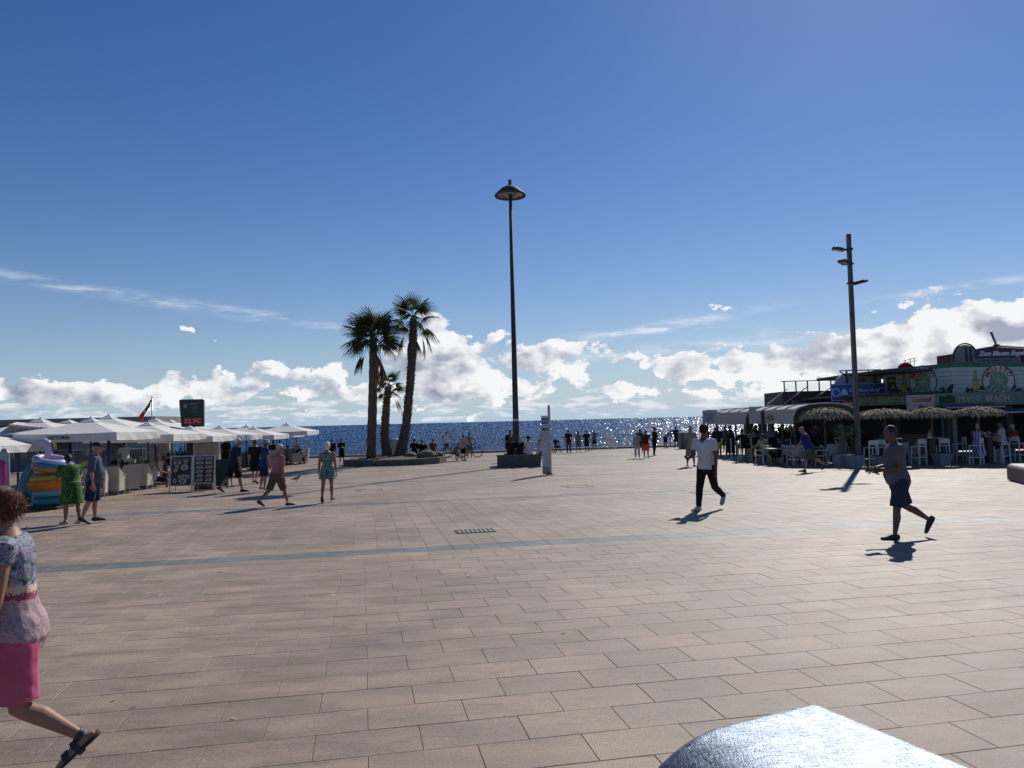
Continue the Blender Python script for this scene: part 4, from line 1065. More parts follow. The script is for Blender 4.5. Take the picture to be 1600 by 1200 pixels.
# blue shirt man on the right
g, H = stand(1267, 737, 666)
person('bald man in royal blue shirt and green shorts walking left past pale chairs', g, H * 1.04, 66, 'tan', 'm', 16, legs=((18, 6, None), (-26, 26, 40)), arms=((30, 16, 6, 0), (-4, 20, 6, 0)), head=(4, 2), top=('tee', CM('royal_blue_shirt', (.020, .030, .17)), .8), bottom=('shorts', CM('green_shorts', (.06, .115, .075)), .95), hair=('bald', 'grey'), shoes=SHOE_B, vox=.014, belly=.03)

# ---- far people standing along the sea edge (photo position, head, foot, heading ...)
V = .022
def far(label, px, head, foot, face, **k):
    k.setdefault('vox', V); g, H = stand(px, foot, head); return person(label, g, H, face, **k)
far('person in navy jacket half hidden beside the woman in floral dress, looking to sea', 519, 686, 724, 10, top=('tee', NAVY, 1.5), bottom=('trousers', NAVY, 1), hair=('short', 'black'))
far('person in dark clothes facing this way at the left rim of the round planter', 534, 685, 725, 175, top=('tee', BLK, .8), bottom=('shorts', BLK, 1.0), hair=('short', 'black'), arms=((16, 80, 6, 16), (16, 80, 6, 16)), shoes=SHOE_B)
far('man in white vest and dark swim shorts with a small backpack beside the bicycles', 698, 674, 708, 0, top=('tank', WHT, 0), bottom=('shorts', NAVY, .9), hair=('short', 'brown'), arms=((-10, 60, 38, 20), (-10, 60, 38, 20)), skin='tan')
far('man in pale T-shirt and black shorts standing right of the round planter', 724, 679, 720, -40, top=('tee', CM('pale_pink_tee', (.42, .34, .33)), .8), bottom=('shorts', BLK, .95), hair=('short', 'black'), arms=((30, 60, 6, 16), (20, 60, 6, 16)), shoes=SHOE_B)
far('shirtless man with hands on hips and a bag strap behind the pale T-shirt man', 734, 675, 716, 0, top=('none', None, 0), bottom=('shorts', CM('green_swim', (.10, .13, .10)), .9), hair=('short', 'brown'), arms=((-12, 70, 42, 30), (-12, 70, 42, 30)), skin='tan')
far('person in black standing behind the foot of the tall lamp', 798, 671, 722, 180, top=('tee', BLK, .8), bottom=('trousers', BLK, 1), hair=('short', 'black'), skin='dark')
far('man with bare chest and orange-red shorts standing behind the white-shirted sitter', 848, 679, 722, 160, top=('none', None, 0), bottom=('shorts', CM('orange_red_shorts', (.50, .07, .03)), .95), hair=('short', 'brown'), skin='tan')
far('person in black wheeling a small pushchair right of the white totem', 868, 684, 706, -80, top=('tee', BLK, .8), bottom=('shorts', BLK, .95), hair=('short', 'black'))
far('tall person in navy T-shirt and grey trousers, leftmost of four at the sea edge', 889, 671, 708, 8, top=('tee', NAVY, .8), bottom=('trousers', CM('grey_trousers', (.09, .10, .11)), 1), hair=('short', 'black'))
far('woman in light beach wrap at the sea edge between two people in dark clothes', 904, 673, 707, 0, sex='f', top=('dress', CM('pale_wrap', (.20, .19, .20)), .5), bottom=('none', None, .2), hair=('bob', 'black'))
far('man in black at the sea edge beside the person with a white cloth', 917, 672, 706, 5, top=('tee', BLK, .8), bottom=('shorts', BLK, 1), hair=('short', 'black'), arms=((4, 20, 14, 0), (4, 20, 14, 0)))
tw = far('person carrying a white cloth that flutters to the right, at the sea edge', 929, 671, 703, -40, top=('tee', CM('lilac_top', (.16, .15, .26)), .8), bottom=('shorts', NAVY, .9), hair=('short', 'black'), arms=((50, 20, 8, 0), (60, 20, 20, 0)))
def towel(p):
    c = p['hand'][1]; b = MB(); nx, nz_ = 12, 9
    for i in range(nx + 1):
        for j in range(nz_ + 1):
            u, v = i / nx, j / nz_; b.v.append((u * 1.05 + .12 * v, .10 * math.sin(u * 7 + v * 2) + .05 * math.sin(v * 6), -.95 * v * (.45 + .55 * u) - .18 * u * u + .25 * (1 - v) * .3))
    b.f = [(i * (nz_ + 1) + j, (i + 1) * (nz_ + 1) + j, (i + 1) * (nz_ + 1) + j + 1, i * (nz_ + 1) + j + 1) for i in range(nx) for j in range(nz_)]
    o = b.build('towel', cloth('towel_white', (.62, .62, .70), .9, .4), None, True, c)
    o.modifiers.new('thick', 'SOLIDIFY').thickness = .008; PEND.append(o)
    tag(o, 'white beach cloth blowing out from the hands of the person at the sea edge', 'towel')
towel(tw)
far('woman in cream top and white trousers facing this way, left of the orange shorts', 996, 675, 716, 178, sex='f', top=('tee', CM('cream_top', (.42, .36, .32)), .9), bottom=('trousers', CM('off_white', (.50, .48, .47)), 1), hair=('bob', 'black'), arms=((20, 90, 6, 20), (4, 10, 8, 0)))
far('man in dark red top and bright orange shorts facing this way', 1010, 672, 716, 182, top=('tee', CM('dark_red_top', (.10, .022, .02)), .8), bottom=('shorts', CM('orange_shorts', (.72, .14, .04)), .95), hair=('short', 'black'), skin='dark', arms=((30, 80, 8, 25), (4, 20, 10, 0)))
far('dark-haired person half hidden behind the cream and orange pair', 1001, 670, 708, 0, sex='f', top=('tee', CM('plum_top', (.08, .02, .03)), .8), bottom=('shorts', BLK, .9), hair=('long', 'black'))
far('slim person all in black in profile right of the man in orange shorts', 1023, 667, 712, -70, top=('tee', BLK, .9), bottom=('trousers', BLK, 1), hair=('bun', 'black'), legs=((5, 4, None), (-6, 8, None)), arms=((20, 40, 6, 5), (10, 30, 6, 5)))
far('person in pale blue shirt bending forward over the edge by the sea', 1040, 674, 699, -60, lean=34, top=('tee', CM('pale_blue', (.22, .30, .36)), .9), bottom=('shorts', NAVY, 1), hair=('short', 'black'), arms=((50, 20, 6, 0), (50, 20, 6, 0)), H_=None) if False else None
gq = G(1040, 700); person('person in pale blue shirt bending forward over the edge by the sea', gq, 1.72, -60, lean=48, top=('tee', CM('pale_blue', (.22, .30, .36)), .9), bottom=('shorts', NAVY, 1), hair=('short', 'black'), arms=((20, 20, 6, 0), (10, 20, 6, 0)), vox=V)
far('person in navy jacket and shorts looking out to the glittering sea', 1057, 666, 699, 20, top=('tee', NAVY, 1.5), bottom=('shorts', NAVY, 1), hair=('short', 'black'), arms=((24, 60, 8, 20), (24, 60, 8, 20)))
far('man in dark navy top and lime-green shorts standing at the bar terrace corner', 1123, 665, 716, 150, top=('tee', NAVY, .9), bottom=('shorts', CM('lime_shorts', (.42, .55, .05)), .95), hair=('short', 'black'), skin='dark')
far('person with long black hair in black standing behind the rope post', 1143, 670, 717, 10, sex='f', top=('dress', BLK, .5), bottom=('none', None, .3), hair=('long', 'black'), skin='dark')
far('person in white shirt leaning in profile behind the long black-haired one', 1147, 664, 712, 70, lean=12, top=('tee', CM('light_shirt', (.34, .34, .38)), .9), bottom=('trousers', BLK, 1), hair=('short', 'black'))
far('small figure in grey standing far back under the white canopy edge', 1134, 666, 705, 0, top=('tee', CM('mid_grey', (.10, .10, .12)), .8), bottom=('trousers', BLK, 1), hair=('short', 'black'))
far('person in greenish vest far back behind the lime shorts man', 1106, 668, 704, 160, top=('tee', CM('teal_vest', (.10, .16, .16)), .8), bottom=('shorts', BLK, 1), hair=('short', 'black'))
# crouching child beside the planter
gq = G(709, 720); person('crouching figure in pink top on the ground at the right end of the round planter', gq, 1.5, -60, lean=30, legs=((95, 130, None), (70, 110, None)), arms=((60, 40, 6, 0), (60, 40, 6, 0)), top=('tee', CM('rose_top', (.30, .12, .12)), .8), bottom=('shorts', CM('rust_shorts', (.2, .06, .05)), .9), hair=('short', 'brown'), vox=V, group='people on the plaza')
# ---- seated on the planter edge and lamp seat
SIT = ((84, 84, None), (84, 80, None))
def sitter(label, px, head, y, face, H=1.7, seat=None, **k):
    """seated person: head top seen at (px, head), standing off at depth y"""
    k.setdefault('vox', .02); k.setdefault('legs', SIT); k.setdefault('arms', ((28, 50, 8, 8), (28, 50, 8, 8)))
    p = W(px, head, y); hz = p.z - gz(y) - .495 * H
    if seat is not None: hz = max(hz, seat + .055 * H)
    person(label, (p.x, y, gz(y)), H, face, hipz=hz, **k); return p.x, y, hz - .062 * H
G_S = 'people sitting around the palms and the lamp'
sitter('person in black with back turned, leftmost of three sitting behind the palms', 647, 685, 47.3, 5, group=G_S, top=('tee', BLK, .8), bottom=('shorts', BLK, 1), hair=('short', 'black'), lean=12)
sitter('wide-shouldered person in black, middle of three sitting behind the palms', 659, 687, 47.4, 0, group=G_S, top=('tee', BLK, .8), bottom=('shorts', BLK, 1), hair=('short', 'black'), fat=1.15, lean=10)
sitter('bare-shouldered woman with pinned-up hair in a red top sitting on the planter edge', 676, 685, 47.2, -5, sex='f', group=G_S, top=('tank', CM('wine_top', (.16, .05, .05)), 0), bottom=('shorts', CM('tan_skirt', (.25, .17, .14)), 1), hair=('bun', 'brown'))
sitter('long-haired woman in black and patterned skirt, leftmost on the lamp seat', 798, 686, 37.35, 3, sex='f', group=G_S, seat=.56, top=('tee', BLK, .9), bottom=('shorts', printed('dotted_skirt', [(.03, .03, .03), (.30, .29, .27), (.04, .04, .04)], 40), 1), hair=('long', 'brown'), lean=4)
sitter('long-haired woman in black sitting in the middle of the lamp seat', 812, 689, 37.35, -5, sex='f', group=G_S, seat=.56, top=('tee', BLK, .9), bottom=('shorts', BLK, 1), hair=('long', 'blond'), lean=10)
sitter('person in white T-shirt and dark cap with backwards bag sitting on the lamp seat', 826, 682, 37.35, 6, group=G_S, seat=.56, top=('tee', WHT, .9), bottom=('shorts', printed('dotted_skirt2', [(.03, .03, .03), (.26, .25, .24), (.04, .04, .04)], 40), 1), hair=('short', 'black'), hat=('bucket', BLK), lean=10)
sitter('man in white shirt and khaki shorts sitting sideways right on the lamp seat', 842, 682, 37.4, -95, group=G_S, seat=.56, top=('tee', CM('white_shirt2', (.55, .55, .62)), .9), bottom=('shorts', CM('khaki', (.19, .15, .11)), .95), hair=('short', 'black'), hat=('cap', BLK), lean=16, shoes=SHOE_B, arms=((40, 30, 6, 0), (40, 30, 6, 0)), legs=((66, 70, None), (80, 84, None)), vox=.017)
def pushchair():
    p = G(871, 707); t = thing('pushchair', 'small dark folded pushchair beside the white totem', 'pushchair', p, R(-70))
    for x in (-.2, .2):
        for y in (-.25, .25): MB().torus((x, y, .12), .105, .02, 14, 5, Matrix.Rotation(PI / 2, 3, 'Y')).build('wheel', RUB, t, True)
        MB().tube([(x, .25, .12), (x, -.05, .55), (x, -.42, 1.0)], .014, 6).tube([(x, -.25, .12), (x, .05, .6)], .014, 6).build('frame_side', DARKM, t)
    MB().loft([(-.2, 0, .42), (.2, 0, .42)], [.20, .20], [.10, .10], (0, 1, 0), 10).build('seat', NAVY, t, True)
    MB().lathe([(.26, 0), (.24, .12), (.14, .22), (.01, .26)], 12, (0, -.08, .72)).build('hood', NAVY, t, True)
    MB().tube([(-.2, -.42, 1.0), (.2, -.42, 1.0)], .016, 6).build('handle', RUB, t)
pushchair()
# ------------------------------------------------------------------ left restaurant: parasols, wicker chairs, boards
CANVAS = cloth('canvas', (.70, .68, .65), .85, .05, .06, 200)
BLUEP = M('blue_pole', (.02, .028, .16), .45)
def parasol_tree(ap, rim, val, a, pole_m, label, loc, yaw, name=None, group='square canvas parasols of the left restaurant', cap=True):
    """square market parasol: apex height ap, rim height rim, valance drop val, half width a"""
    t = thing('parasol', label, 'parasol', loc, yaw, group)
    b = MB(); n = 8; cs = [(-1, -1), (1, -1), (1, 1), (-1, 1)]; v0 = .16
    rows = 6
    for i in range(rows + 1):
        s = i / rows; z = ap + (rim - ap) * s + .05 * math.sin(PI * s) * -1.0 * (ap - rim)
        for k in range(4):
            c0, c1 = cs[k], cs[(k + 1) % 4]
            for j in range(n):
                u = j / n; w = v0 + (a - v0) * s; sag = -.05 * math.sin(PI * u) * s
                b.v.append(((c0[0] * (1 - u) + c1[0] * u) * w * (1 - .03 * math.sin(PI * u) * s), (c0[1] * (1 - u) + c1[1] * u) * w * (1 - .03 * math.sin(PI * u) * s), z + sag * .5))
    m = 4 * n
    for i in range(rows): b.f += [(i * m + j, i * m + (j + 1) % m, (i + 1) * m + (j + 1) % m, (i + 1) * m + j) for j in range(m)]
    cp = b.build('canopy', CANVAS, t, False)
    b = MB()                                   # valance
    for zz in (0, 1):
        for k in range(4):
            c0, c1 = cs[k], cs[(k + 1) % 4]
            for j in range(n):
                u = j / n; w = a * (1 - .03 * math.sin(PI * u)) + .004 + (.02 * math.sin(j * 2.3 + k) if zz else 0)
                b.v.append(((c0[0] * (1 - u) + c1[0] * u) * w, (c0[1] * (1 - u) + c1[1] * u) * w, rim - .025 * math.sin(PI * u) - zz * val))
    b.f = [(j, (j + 1) % m, m + (j + 1) % m, m + j) for j in range(m)]
    b.build('valance', CANVAS, t)
    if cap:
        MB().add([(sx * (v0 + .10), sy * (v0 + .10), ap - .015) for sx, sy in cs] + [(0, 0, ap + .14)], [(0, 1, 4), (1, 2, 4), (2, 3, 4), (3, 0, 4)]).build('vent_cap', CANVAS, t)
    MB().tube([(0, 0, 0), (0, 0, ap + .16)], .032, 10).build('pole', pole_m, t, True)
    MB().box((0, 0, .04), (.6, .6, .08)).build('base', M('parasol_base', (.12, .12, .12), .8) if 'parasol_base' not in bpy.data.materials else bpy.data.materials['parasol_base'], t)
    for k in range(8):
        q = (cs[k // 2][0], cs[k // 2][1]) if k % 2 == 0 else ((cs[k // 2][0] + cs[(k // 2 + 1) % 4][0]) / 2, (cs[k // 2][1] + cs[(k // 2 + 1) % 4][1]) / 2)
        rb = MB().bar((0, 0, ap - .05), (q[0] * a * .97, q[1] * a * .97, rim - .035), .024).build('rib', DARKM, t)
        MB().bar((0, 0, rim - .30), (q[0] * a * .5, q[1] * a * .5, (ap + rim) / 2 - .06), .020).build('strut', DARKM, rb)
    if name: text('lettering', name, .15, t, (-a * .12, -a * 1.0 - .012, rim - val * .55), FRONT, BLACKP, .002, .004)
    return t
# the first is built, the others are copies scaled to their own size
YAW = R(2)
def apex_z(px, py, y): return W(px, py, y).z - gz(y)
proto = parasol_tree(2.46, 2.08, .26, 1.62, BLUEP, 'big off-white parasol marked VICTORIA on its valance, above the man in the cap', (W(142, 690, 26.2).x, 26.2, gz(26.2)), YAW, 'VICTORIA')
for px, py, y, lab, sc in ((231, 659, 29.8, 'off-white parasol directly behind the VICTORIA one, above the first row of wicker chairs', 1.0), (296, 665, 33.6, 'off-white parasol under the digital temperature sign, behind the menu boards', .95), (343, 665, 37.2, 'off-white parasol peaking just right of the tall white menu panel', .97),
                       (396, 666.5, 41.5, 'off-white parasol above the broad man in black', .93), (448, 661, 47.6, 'last off-white parasol nearest the sea with its sunlit right side, over seated guests', 1.0),
                       (170, 648, 34.0, 'off-white parasol with the tallest peak rising behind the VICTORIA one', 1.17), (242, 653, 38.6, 'off-white parasol peaking beside the flag pole', 1.12), (265, 655, 41.6, 'off-white parasol peaking between flag pole and digital sign', 1.10),
                       (107, 655, 31.5, 'small crumpled white parasol top behind the left end of the VICTORIA one', 1.07), (63, 653, 29.0, 'white parasol with a sunlit edge just behind the striped awning', 1.10), (385, 664, 46.0, 'grey shaded parasol half hidden behind the one above the man in black', 1.0), (432, 666, 51.0, 'parasol hidden behind the last one nearest the sea', .95), (-30, 676, 24.0, 'shaded parasol cut by the left picture edge below the striped awning', .92)):
    z = apex_z(px, py, y) / 2.60; z = max(.84, min(1.3, z))
    copy_tree(proto, (W(px, 690, y).x, y, gz(y)), YAW, lab, None, (sc, sc, z))

WICK = M('cream_wicker', (.44, .40, .33), .75, 0, .14, 40, .5, 90, .3, (1, 1, 4))
def wicker():
    t = thing('wicker_chair', 'cream wicker armchair, nearest of the row beside the man in the cap', 'chair', (0, 0, 0), 0, 'cream wicker armchairs of the left restaurant')
    b = MB(); n = 16                           # the shell: back bends round into the arms, flared at the top
    for i in range(n + 1):
        a = PI * (i / n); c, s_ = math.cos(a), math.sin(a)
        x = .30 * max(-1, min(1, c * 1.35)); y = -.28 + .56 * (1 - min(1, s_ * 1.6)); y = -.28 if s_ * 1.6 > 1 else y
        top = .66 + .28 * min(1, max(0, (s_ - .25) * 2.2)); fl = .035 + .05 * (top - .66) / .28
        nx, ny = (x / .3) * .04, -fl * (1 if y < -.2 else .2)
        b.v += [(x, y, .14), (x + nx * .4, y + ny * .3, .45), (x + nx, y + ny, top), (x * .86 + nx, y * .86 + ny, top), (x * .86, y * .86, .40)]
    for i in range(n):
        for k in range(4): b.f.append((i * 5 + k, (i + 1) * 5 + k, (i + 1) * 5 + k + 1, i * 5 + k + 1))
    b.build('shell', WICK, t)
    MB().box((0, .0, .38), (.50, .50, .10)).build('seat', WICK, t)
    MB().box((0, .268, .24), (.52, .02, .20)).build('apron', WICK, t)
    tr = M('chair_tube', (.55, .53, .48), .35, .6)
    for sx in (-1, 1):
        MB().tube([(sx * .27, -.27, .16), (sx * .29, -.30, 0)], .016, 6).build('leg', tr, t); MB().tube([(sx * .27, .25, .16), (sx * .28, .27, 0)], .016, 6).build('leg', tr, t)
        MB().tube([(sx * .345, -.02, .68), (sx * .34, .24, .63), (sx * .32, .29, .45), (sx * .29, .29, .02)], .015, 6).build('arm_tube', tr, t)
    return t
wc = wicker()
spots = [(176, 777, 8, None), (198, 774, 60, 'cream wicker armchair turned to the side, second behind the man in the cap'), (221, 768.5, 6, 'cream wicker armchair third in the row, its wide back to the plaza'), (234, 765, 62, 'cream wicker armchair turned sideways before the seated woman'), (250, 761, 2, 'cream wicker armchair with a woman in white, beside the first picture board'),
         (150, 781, 20, 'cream wicker armchair half hidden by the green dress and the man in the cap'), (196, 757, 190, 'cream wicker armchair facing the plaza behind the front row, left of the centre pole'), (170, 752, 170, 'cream wicker armchair inside the terrace behind the nearest chair'), (226, 748, 185, 'cream wicker armchair deep under the second parasol')]
for i, (px, py, rz, lab) in enumerate(spots):
    g = G(px, py - 4)
    if i == 0: wc.location = g; wc.rotation_euler = (0, 0, R(rz))
    else: copy_tree(wc, g, R(rz), lab)
# low tables with plants between the chairs
def small_table(label, x, y, h=.72, w=.8, top=None, group='tables of the left restaurant', rot=0):
    t = thing('cafe_table', label, 'table', (x, y, gz(y)), rot, group)
    tm = top or (bpy.data.materials.get('table_top') or M('table_top', (.30, .27, .23), .5))
    MB().box((0, 0, h), (w, w, .035)).build('table_top', tm, t); MB().tube([(0, 0, .02), (0, 0, h - .02)], .03, 8).build('leg', DARKM, t)
    MB().box((0, 0, .012), (.42, .42, .024)).build('foot', DARKM, t); return t
LEAFM = cloth('pot_leaf', (.045, .085, .03), .6, .25, .35)
def leafy(parent, c, r, n, seed, h=1.0, mat=None, size=.09, name='foliage'):
    rn = random.Random(seed); b = MB()
    for k in range(n):
        d = Vector((rn.gauss(0, 1), rn.gauss(0, 1), rn.gauss(.2, .8))).normalized() * (rn.random() ** .5)
        p = Vector(c) + Vector((d.x * r, d.y * r, d.z * r * h)); u = Vector((rn.gauss(0, 1), rn.gauss(0, 1), rn.gauss(.3, .7))).normalized(); v = u.orthogonal().normalized(); s = size * rn.uniform(.6, 1.3)
        b.add([p - u * s, p + v * s * .4, p + u * s, p - v * s * .4], [(0, 1, 2, 3)])
    return b.build(name, mat or LEAFM, parent, kind='stuff')
TERR = M('terracotta', (.22, .10, .06), .8)
def pot_plant(label, loc, r, h, n, pot_m, seed, group=None, ph=.3, trunk=False):
    t = thing('potted_plant', label, 'potted plant', loc, 0, group)
    MB().lathe([(r * .55, 0), (r * .8, ph), (r * .86, ph), (r * .86, ph * .9), (r * .7, ph * .88)], 14).build('pot', pot_m, t)
    MB().tube([(0, 0, ph * .8), (.02, 0, ph + h * .4)], .016, 6).build('stem', BARK, t)
    leafy(t, (0, 0, ph + h * .5), r * 1.2, n, seed, h / (r * 2.4)); return t
for i, (px, y, lab) in enumerate(((188, 27.2, 'table between the wicker chairs behind the man in the cap'), (238, 29.8, 'table with plants among the wicker chairs by the picture boards'), (205, 32.5, 'table deep under the second parasol'))):
    p = W(px, 740, y); small_table(lab, p.x - .9, y)
for i, (px, py, y, lab) in enumerate(((190, 738, 30.2, 'leafy green plant at the terrace pole behind the wicker chairs'), (222, 735, 31.6, 'spreading green plant between the seated guests and the centre pole'), (206, 741, 29.0, 'low bushy plant right behind the nearest wicker chairs'), (283, 712, 37.5, 'dark plant in front of the blue window of the terrace'), (300, 708, 36.5, 'yellow-green bushy plant at the left edge of the tall white menu panel'))):
    p = W(px, py, y); h0 = p.z - gz(y)
    pot_plant(lab, (p.x, y, gz(y)), .34, .75, 90, TERR, i, 'potted plants of the left restaurant', max(.25, h0 - .35))

# picture boards
SILV = M('alu_frame', (.36, .38, .40), .4, .6)
PRINTW = M('food_print', (.52, .47, .42), .6); PRINTR = M('food_red', (.34, .09, .06), .6); PRINTB = M('food_brown', (.26, .16, .08), .6)
BOARD = M('board_black', (.016, .018, .024), .45)
GREENB = M('board_green', (.010, .045, .032), .45)
def a_board(label, px, foot, head, wpx, seed, frame=SILV, face=BOARD, food=True, yaw=0.0, leg=.12):
    g = G(px, foot); H = W(px, head, g.y).z - g.z; w = wpx / F * g.y
    t = thing('menu_board', label, 'menu board', g, R(yaw), 'standing boards before the left restaurant')
    tilt = Matrix.Rotation(R(-7), 4, 'X')
    f = MB()
    for s in (-1, 1): f.bar((s * w / 2, 0, .0), (s * w / 2, 0, H), .045, .035)
    f.bar((-w / 2, 0, H), (w / 2, 0, H), .04).bar((-w / 2 + .02, 0, leg), (w / 2 - .02, 0, leg), .04)
    f.xf(tilt).build('frame', frame, t)
    p = MB().box((0, 0, (H + leg) / 2), (w - .05, .02, H - leg - .04)).xf(tilt).build('poster', face, t)
    f2 = MB()
    for s in (-1, 1): f2.bar((s * w * .4, .05 + .12 * H, H * .96), (s * w * .42, .42, 0), .03)
    f2.build('back_legs', frame, t)
    if food:
        rn = random.Random(seed); k = 0
        if seed == 1:                           # round dishes
            items = [(-.30, .78, .07, .045), (-.08, .78, .08, .05), (.2, .80, .10, .05), (-.2, .66, .09, .06), (.15, .62, .17, .10), (-.27, .52, .09, .07), (-.05, .30, .11, .06), (.12, .33, .06, .05), (.3, .30, .10, .07), (-.28, .16, .09, .09), (.08, .15, .19, .10)]
            for x, z, rx, rz in items:
                m = MB(); m.lathe([(.001, 0), (1, 0), (1, .12), (.001, .12)], 14); m.v = [((x + a * rx) * w, -.012 - c * .03, leg + (z * (H - leg)) + b * rz * (H - leg)) for a, b, c in m.v]
                d = m.xf(tilt).build('dish_picture', PRINTW, p)
                m = MB(); m.lathe([(.001, .14), (.6, .14), (.6, .18), (.001, .18)], 10); m.v = [((x + a * rx) * w, -.012 - c * .03, leg + (z * (H - leg)) + b * rz * (H - leg)) for a, b, c in m.v]
                m.xf(tilt).build('food_picture', rn.choice((PRINTR, PRINTB)), p)
            text('lettering', 'SPECIAL MENU', .09, p, (0, -.02 + .12 * H * .9, H * .90), (PI / 2 - R(7), 0, 0), SILV, .002)
        else:
            for r_ in range(6):
                for c_ in (-1, 1):
                    z = leg + (H - leg) * (.90 - r_ * .155); sh = .10 if r_ > 2 else .03
                    q = [(-.17, -.045), (.17 - sh * .4, -.05), (.17, .04), (-.17 + sh, .05)]
                    m = MB(); m.add([(c_ * .22 * w + a * w, -.012, z + b * (H - leg)) for a, b in q] + [(c_ * .22 * w + a * w, -.017, z + b * (H - leg)) for a, b in q], [(4, 5, 6, 7), (0, 1, 5, 4), (1, 2, 6, 5), (2, 3, 7, 6), (3, 0, 4, 7)])
                    m.xf(tilt).build('dish_picture', PRINTW, p)
                    m = MB(); m.add([(c_ * .22 * w + a * w * .6, -.019, z + b * (H - leg) * .6) for a, b in q], [(0, 1, 2, 3)]); m.xf(tilt).build('food_picture', rn.choice((PRINTR, PRINTB, PRINTR)), p)
    return t
a_board('black picture board with round dishes in a silver frame, beside the wicker chairs', 282, 768, 713, 32, 1, yaw=6, leg=.20)
a_board('black picture board with twelve food trays in a silver frame, beside the green board', 318, 767, 712, 31, 2, yaw=6, leg=.26)
a_board('dark green board half hidden by the white-haired man', 345, 763, 719, 22, 3, GREENB, GREENB, False, yaw=-8, leg=.10)
def sign_plate():
    g = G(316, 766); t = thing('low_sign', 'low dark red printed box sign at the foot of the food tray board', 'sign', (g.x, g.y + .12, g.z))
    MB().box((0, 0, .15), (.62, .05, .26)).build('plate', M('dark_red', (.10, .02, .02), .6), t)
    MB().box((-.2, -.028, .15), (.10, .006, .14)).box((.02, -.028, .15), (.22, .006, .03)).box((.2, -.028, .17), (.10, .006, .10)).build('print', PRINTB, t)
    for s in (-1, 1): MB().box((s * .28, 0, .01), (.04, .16, .02)).build('foot', DARKM, t)
sign_plate()
# tall white menu panels
MENU = M('menu_white', (.46, .42, .42), .6)
def tall_menu(label, px0, px1, top, bot_y, y, yaw=0):
    a, c = W(px0, 700, y), W(px1, 700, y); w = (c - a).length; x = (a.x + c.x) / 2; z1 = W(px0, top, y).z - gz(y)
    t = thing('menu_stand', label, 'menu panel', (x, y, gz(y)), R(yaw), 'tall white menu panels')
    h = z1 - .55
    p = MB().box((0, 0, .55 + h / 2), (w, .05, h)).build('panel', MENU, t)
    for s in (-1, 1): MB().box((s * (w / 2 + .025), 0, z1 / 2), (.05, .07, z1)).build('side_post', WHITE, t)
    MB().box((0, -.027, z1 - .10), (w * .4, .006, .09)).build('heading', PRINTR, p)
    for cx in (-.25, .25):
        for cz in (0, 1):
            for k in range(5): MB().box((cx * w + (.02 * (k % 3) - .02), -.027, z1 - .26 - cz * h * .42 - k * h * .062), (w * (.34 - .05 * (k % 2)), .005, .02)).build('text_line', bpy.data.materials['grey_print'], p)
            MB().box((cx * w, -.0275, z1 - .22 - cz * h * .42), (w * .2, .005, .028)).build('text_heading', PRINTR, p)
    MB().box((0, -.0275, .55 + h / 2), (.012, .006, h * .8)).build('divider', PRINTR, p)
tall_menu('tall white menu panel with red headings right behind the food boards', 304, 342, 682, 715, 34.0)
tall_menu('tall white menu panel standing deeper under the parasols, left of the blue window', 230, 264, 685, 715, 36.0)
# glazed wind screens with blue sea behind
GLASS = bpy.data.materials.new('clear_glass'); GLASS.use_nodes = True
def _glass():
    t = GLASS.node_tree; q = NT(t); t.nodes.remove(t.nodes['Principled BSDF'])
    tr = q.n('ShaderNodeBsdfTransparent'); tr.inputs[0].default_value = (.82, .88, .90, 1); gl = q.n('ShaderNodeBsdfGlossy'); gl.inputs['Roughness'].default_value = .05
    fr = q.n('ShaderNodeFresnel'); fr.inputs[0].default_value = 1.45; mx = q.n('ShaderNodeMixShader'); t.links.new(q.m('MULTIPLY', fr.outputs[0], .6), mx.inputs[0]); t.links.new(tr.outputs[0], mx.inputs[1]); t.links.new(gl.outputs[0], mx.inputs[2]); t.links.new(mx.outputs[0], t.nodes['Material Output'].inputs[0])
_glass()
def windscreen(label, p0, p1, n, z1=2.0, zlow=.85):
    p0, p1 = Vector(p0), Vector(p1); t = thing('wind_screen', label, 'wind screen', (0, 0, 0), 0, 'glazed wind screens around the left terrace')
    fm = M('screen_frame', (.08, .085, .10), .5, .3) if 'screen_frame' not in bpy.data.materials else bpy.data.materials['screen_frame']
    for i in range(n + 1):
        p = p0.lerp(p1, i / n); MB().bar(p, p + Vector((0, 0, z1)), .06).build('post', fm, t)
    for i in range(n):
        a, c = p0.lerp(p1, i / n), p0.lerp(p1, (i + 1) / n); e = (c - a).normalized() * .035; up = Vector((0, 0, 1))
        pan = MB().add([a + e + up * zlow, c - e + up * zlow, c - e + up * (z1 - .04), a + e + up * (z1 - .04)], [(0, 1, 2, 3)]).build('pane', GLASS, t)
        MB().bar(a + e + up * z1, c - e + up * z1, .04).bar(a + e + up * zlow, c - e + up * zlow, .05).build('rail', fm, t)
        MB().bar(a + e + up * (zlow / 2), c - e + up * (zlow / 2), .03, zlow - .08).build('lower_panel', M('screen_panel', (.10, .11, .12), .6) if 'screen_panel' not in bpy.data.materials else bpy.data.materials['screen_panel'], t)
windscreen('long dark-framed glass wind screen behind the parasols, the sea showing through its panes', (-36, 44, gz(44)), (-16.5, 44.5, gz(44)), 8)
windscreen('short glass wind screen beside the tall menu panel, reaching towards the last parasol', (-16.4, 44.5, gz(44)), (-14.6, 52, gz(52)), 3, 1.9)
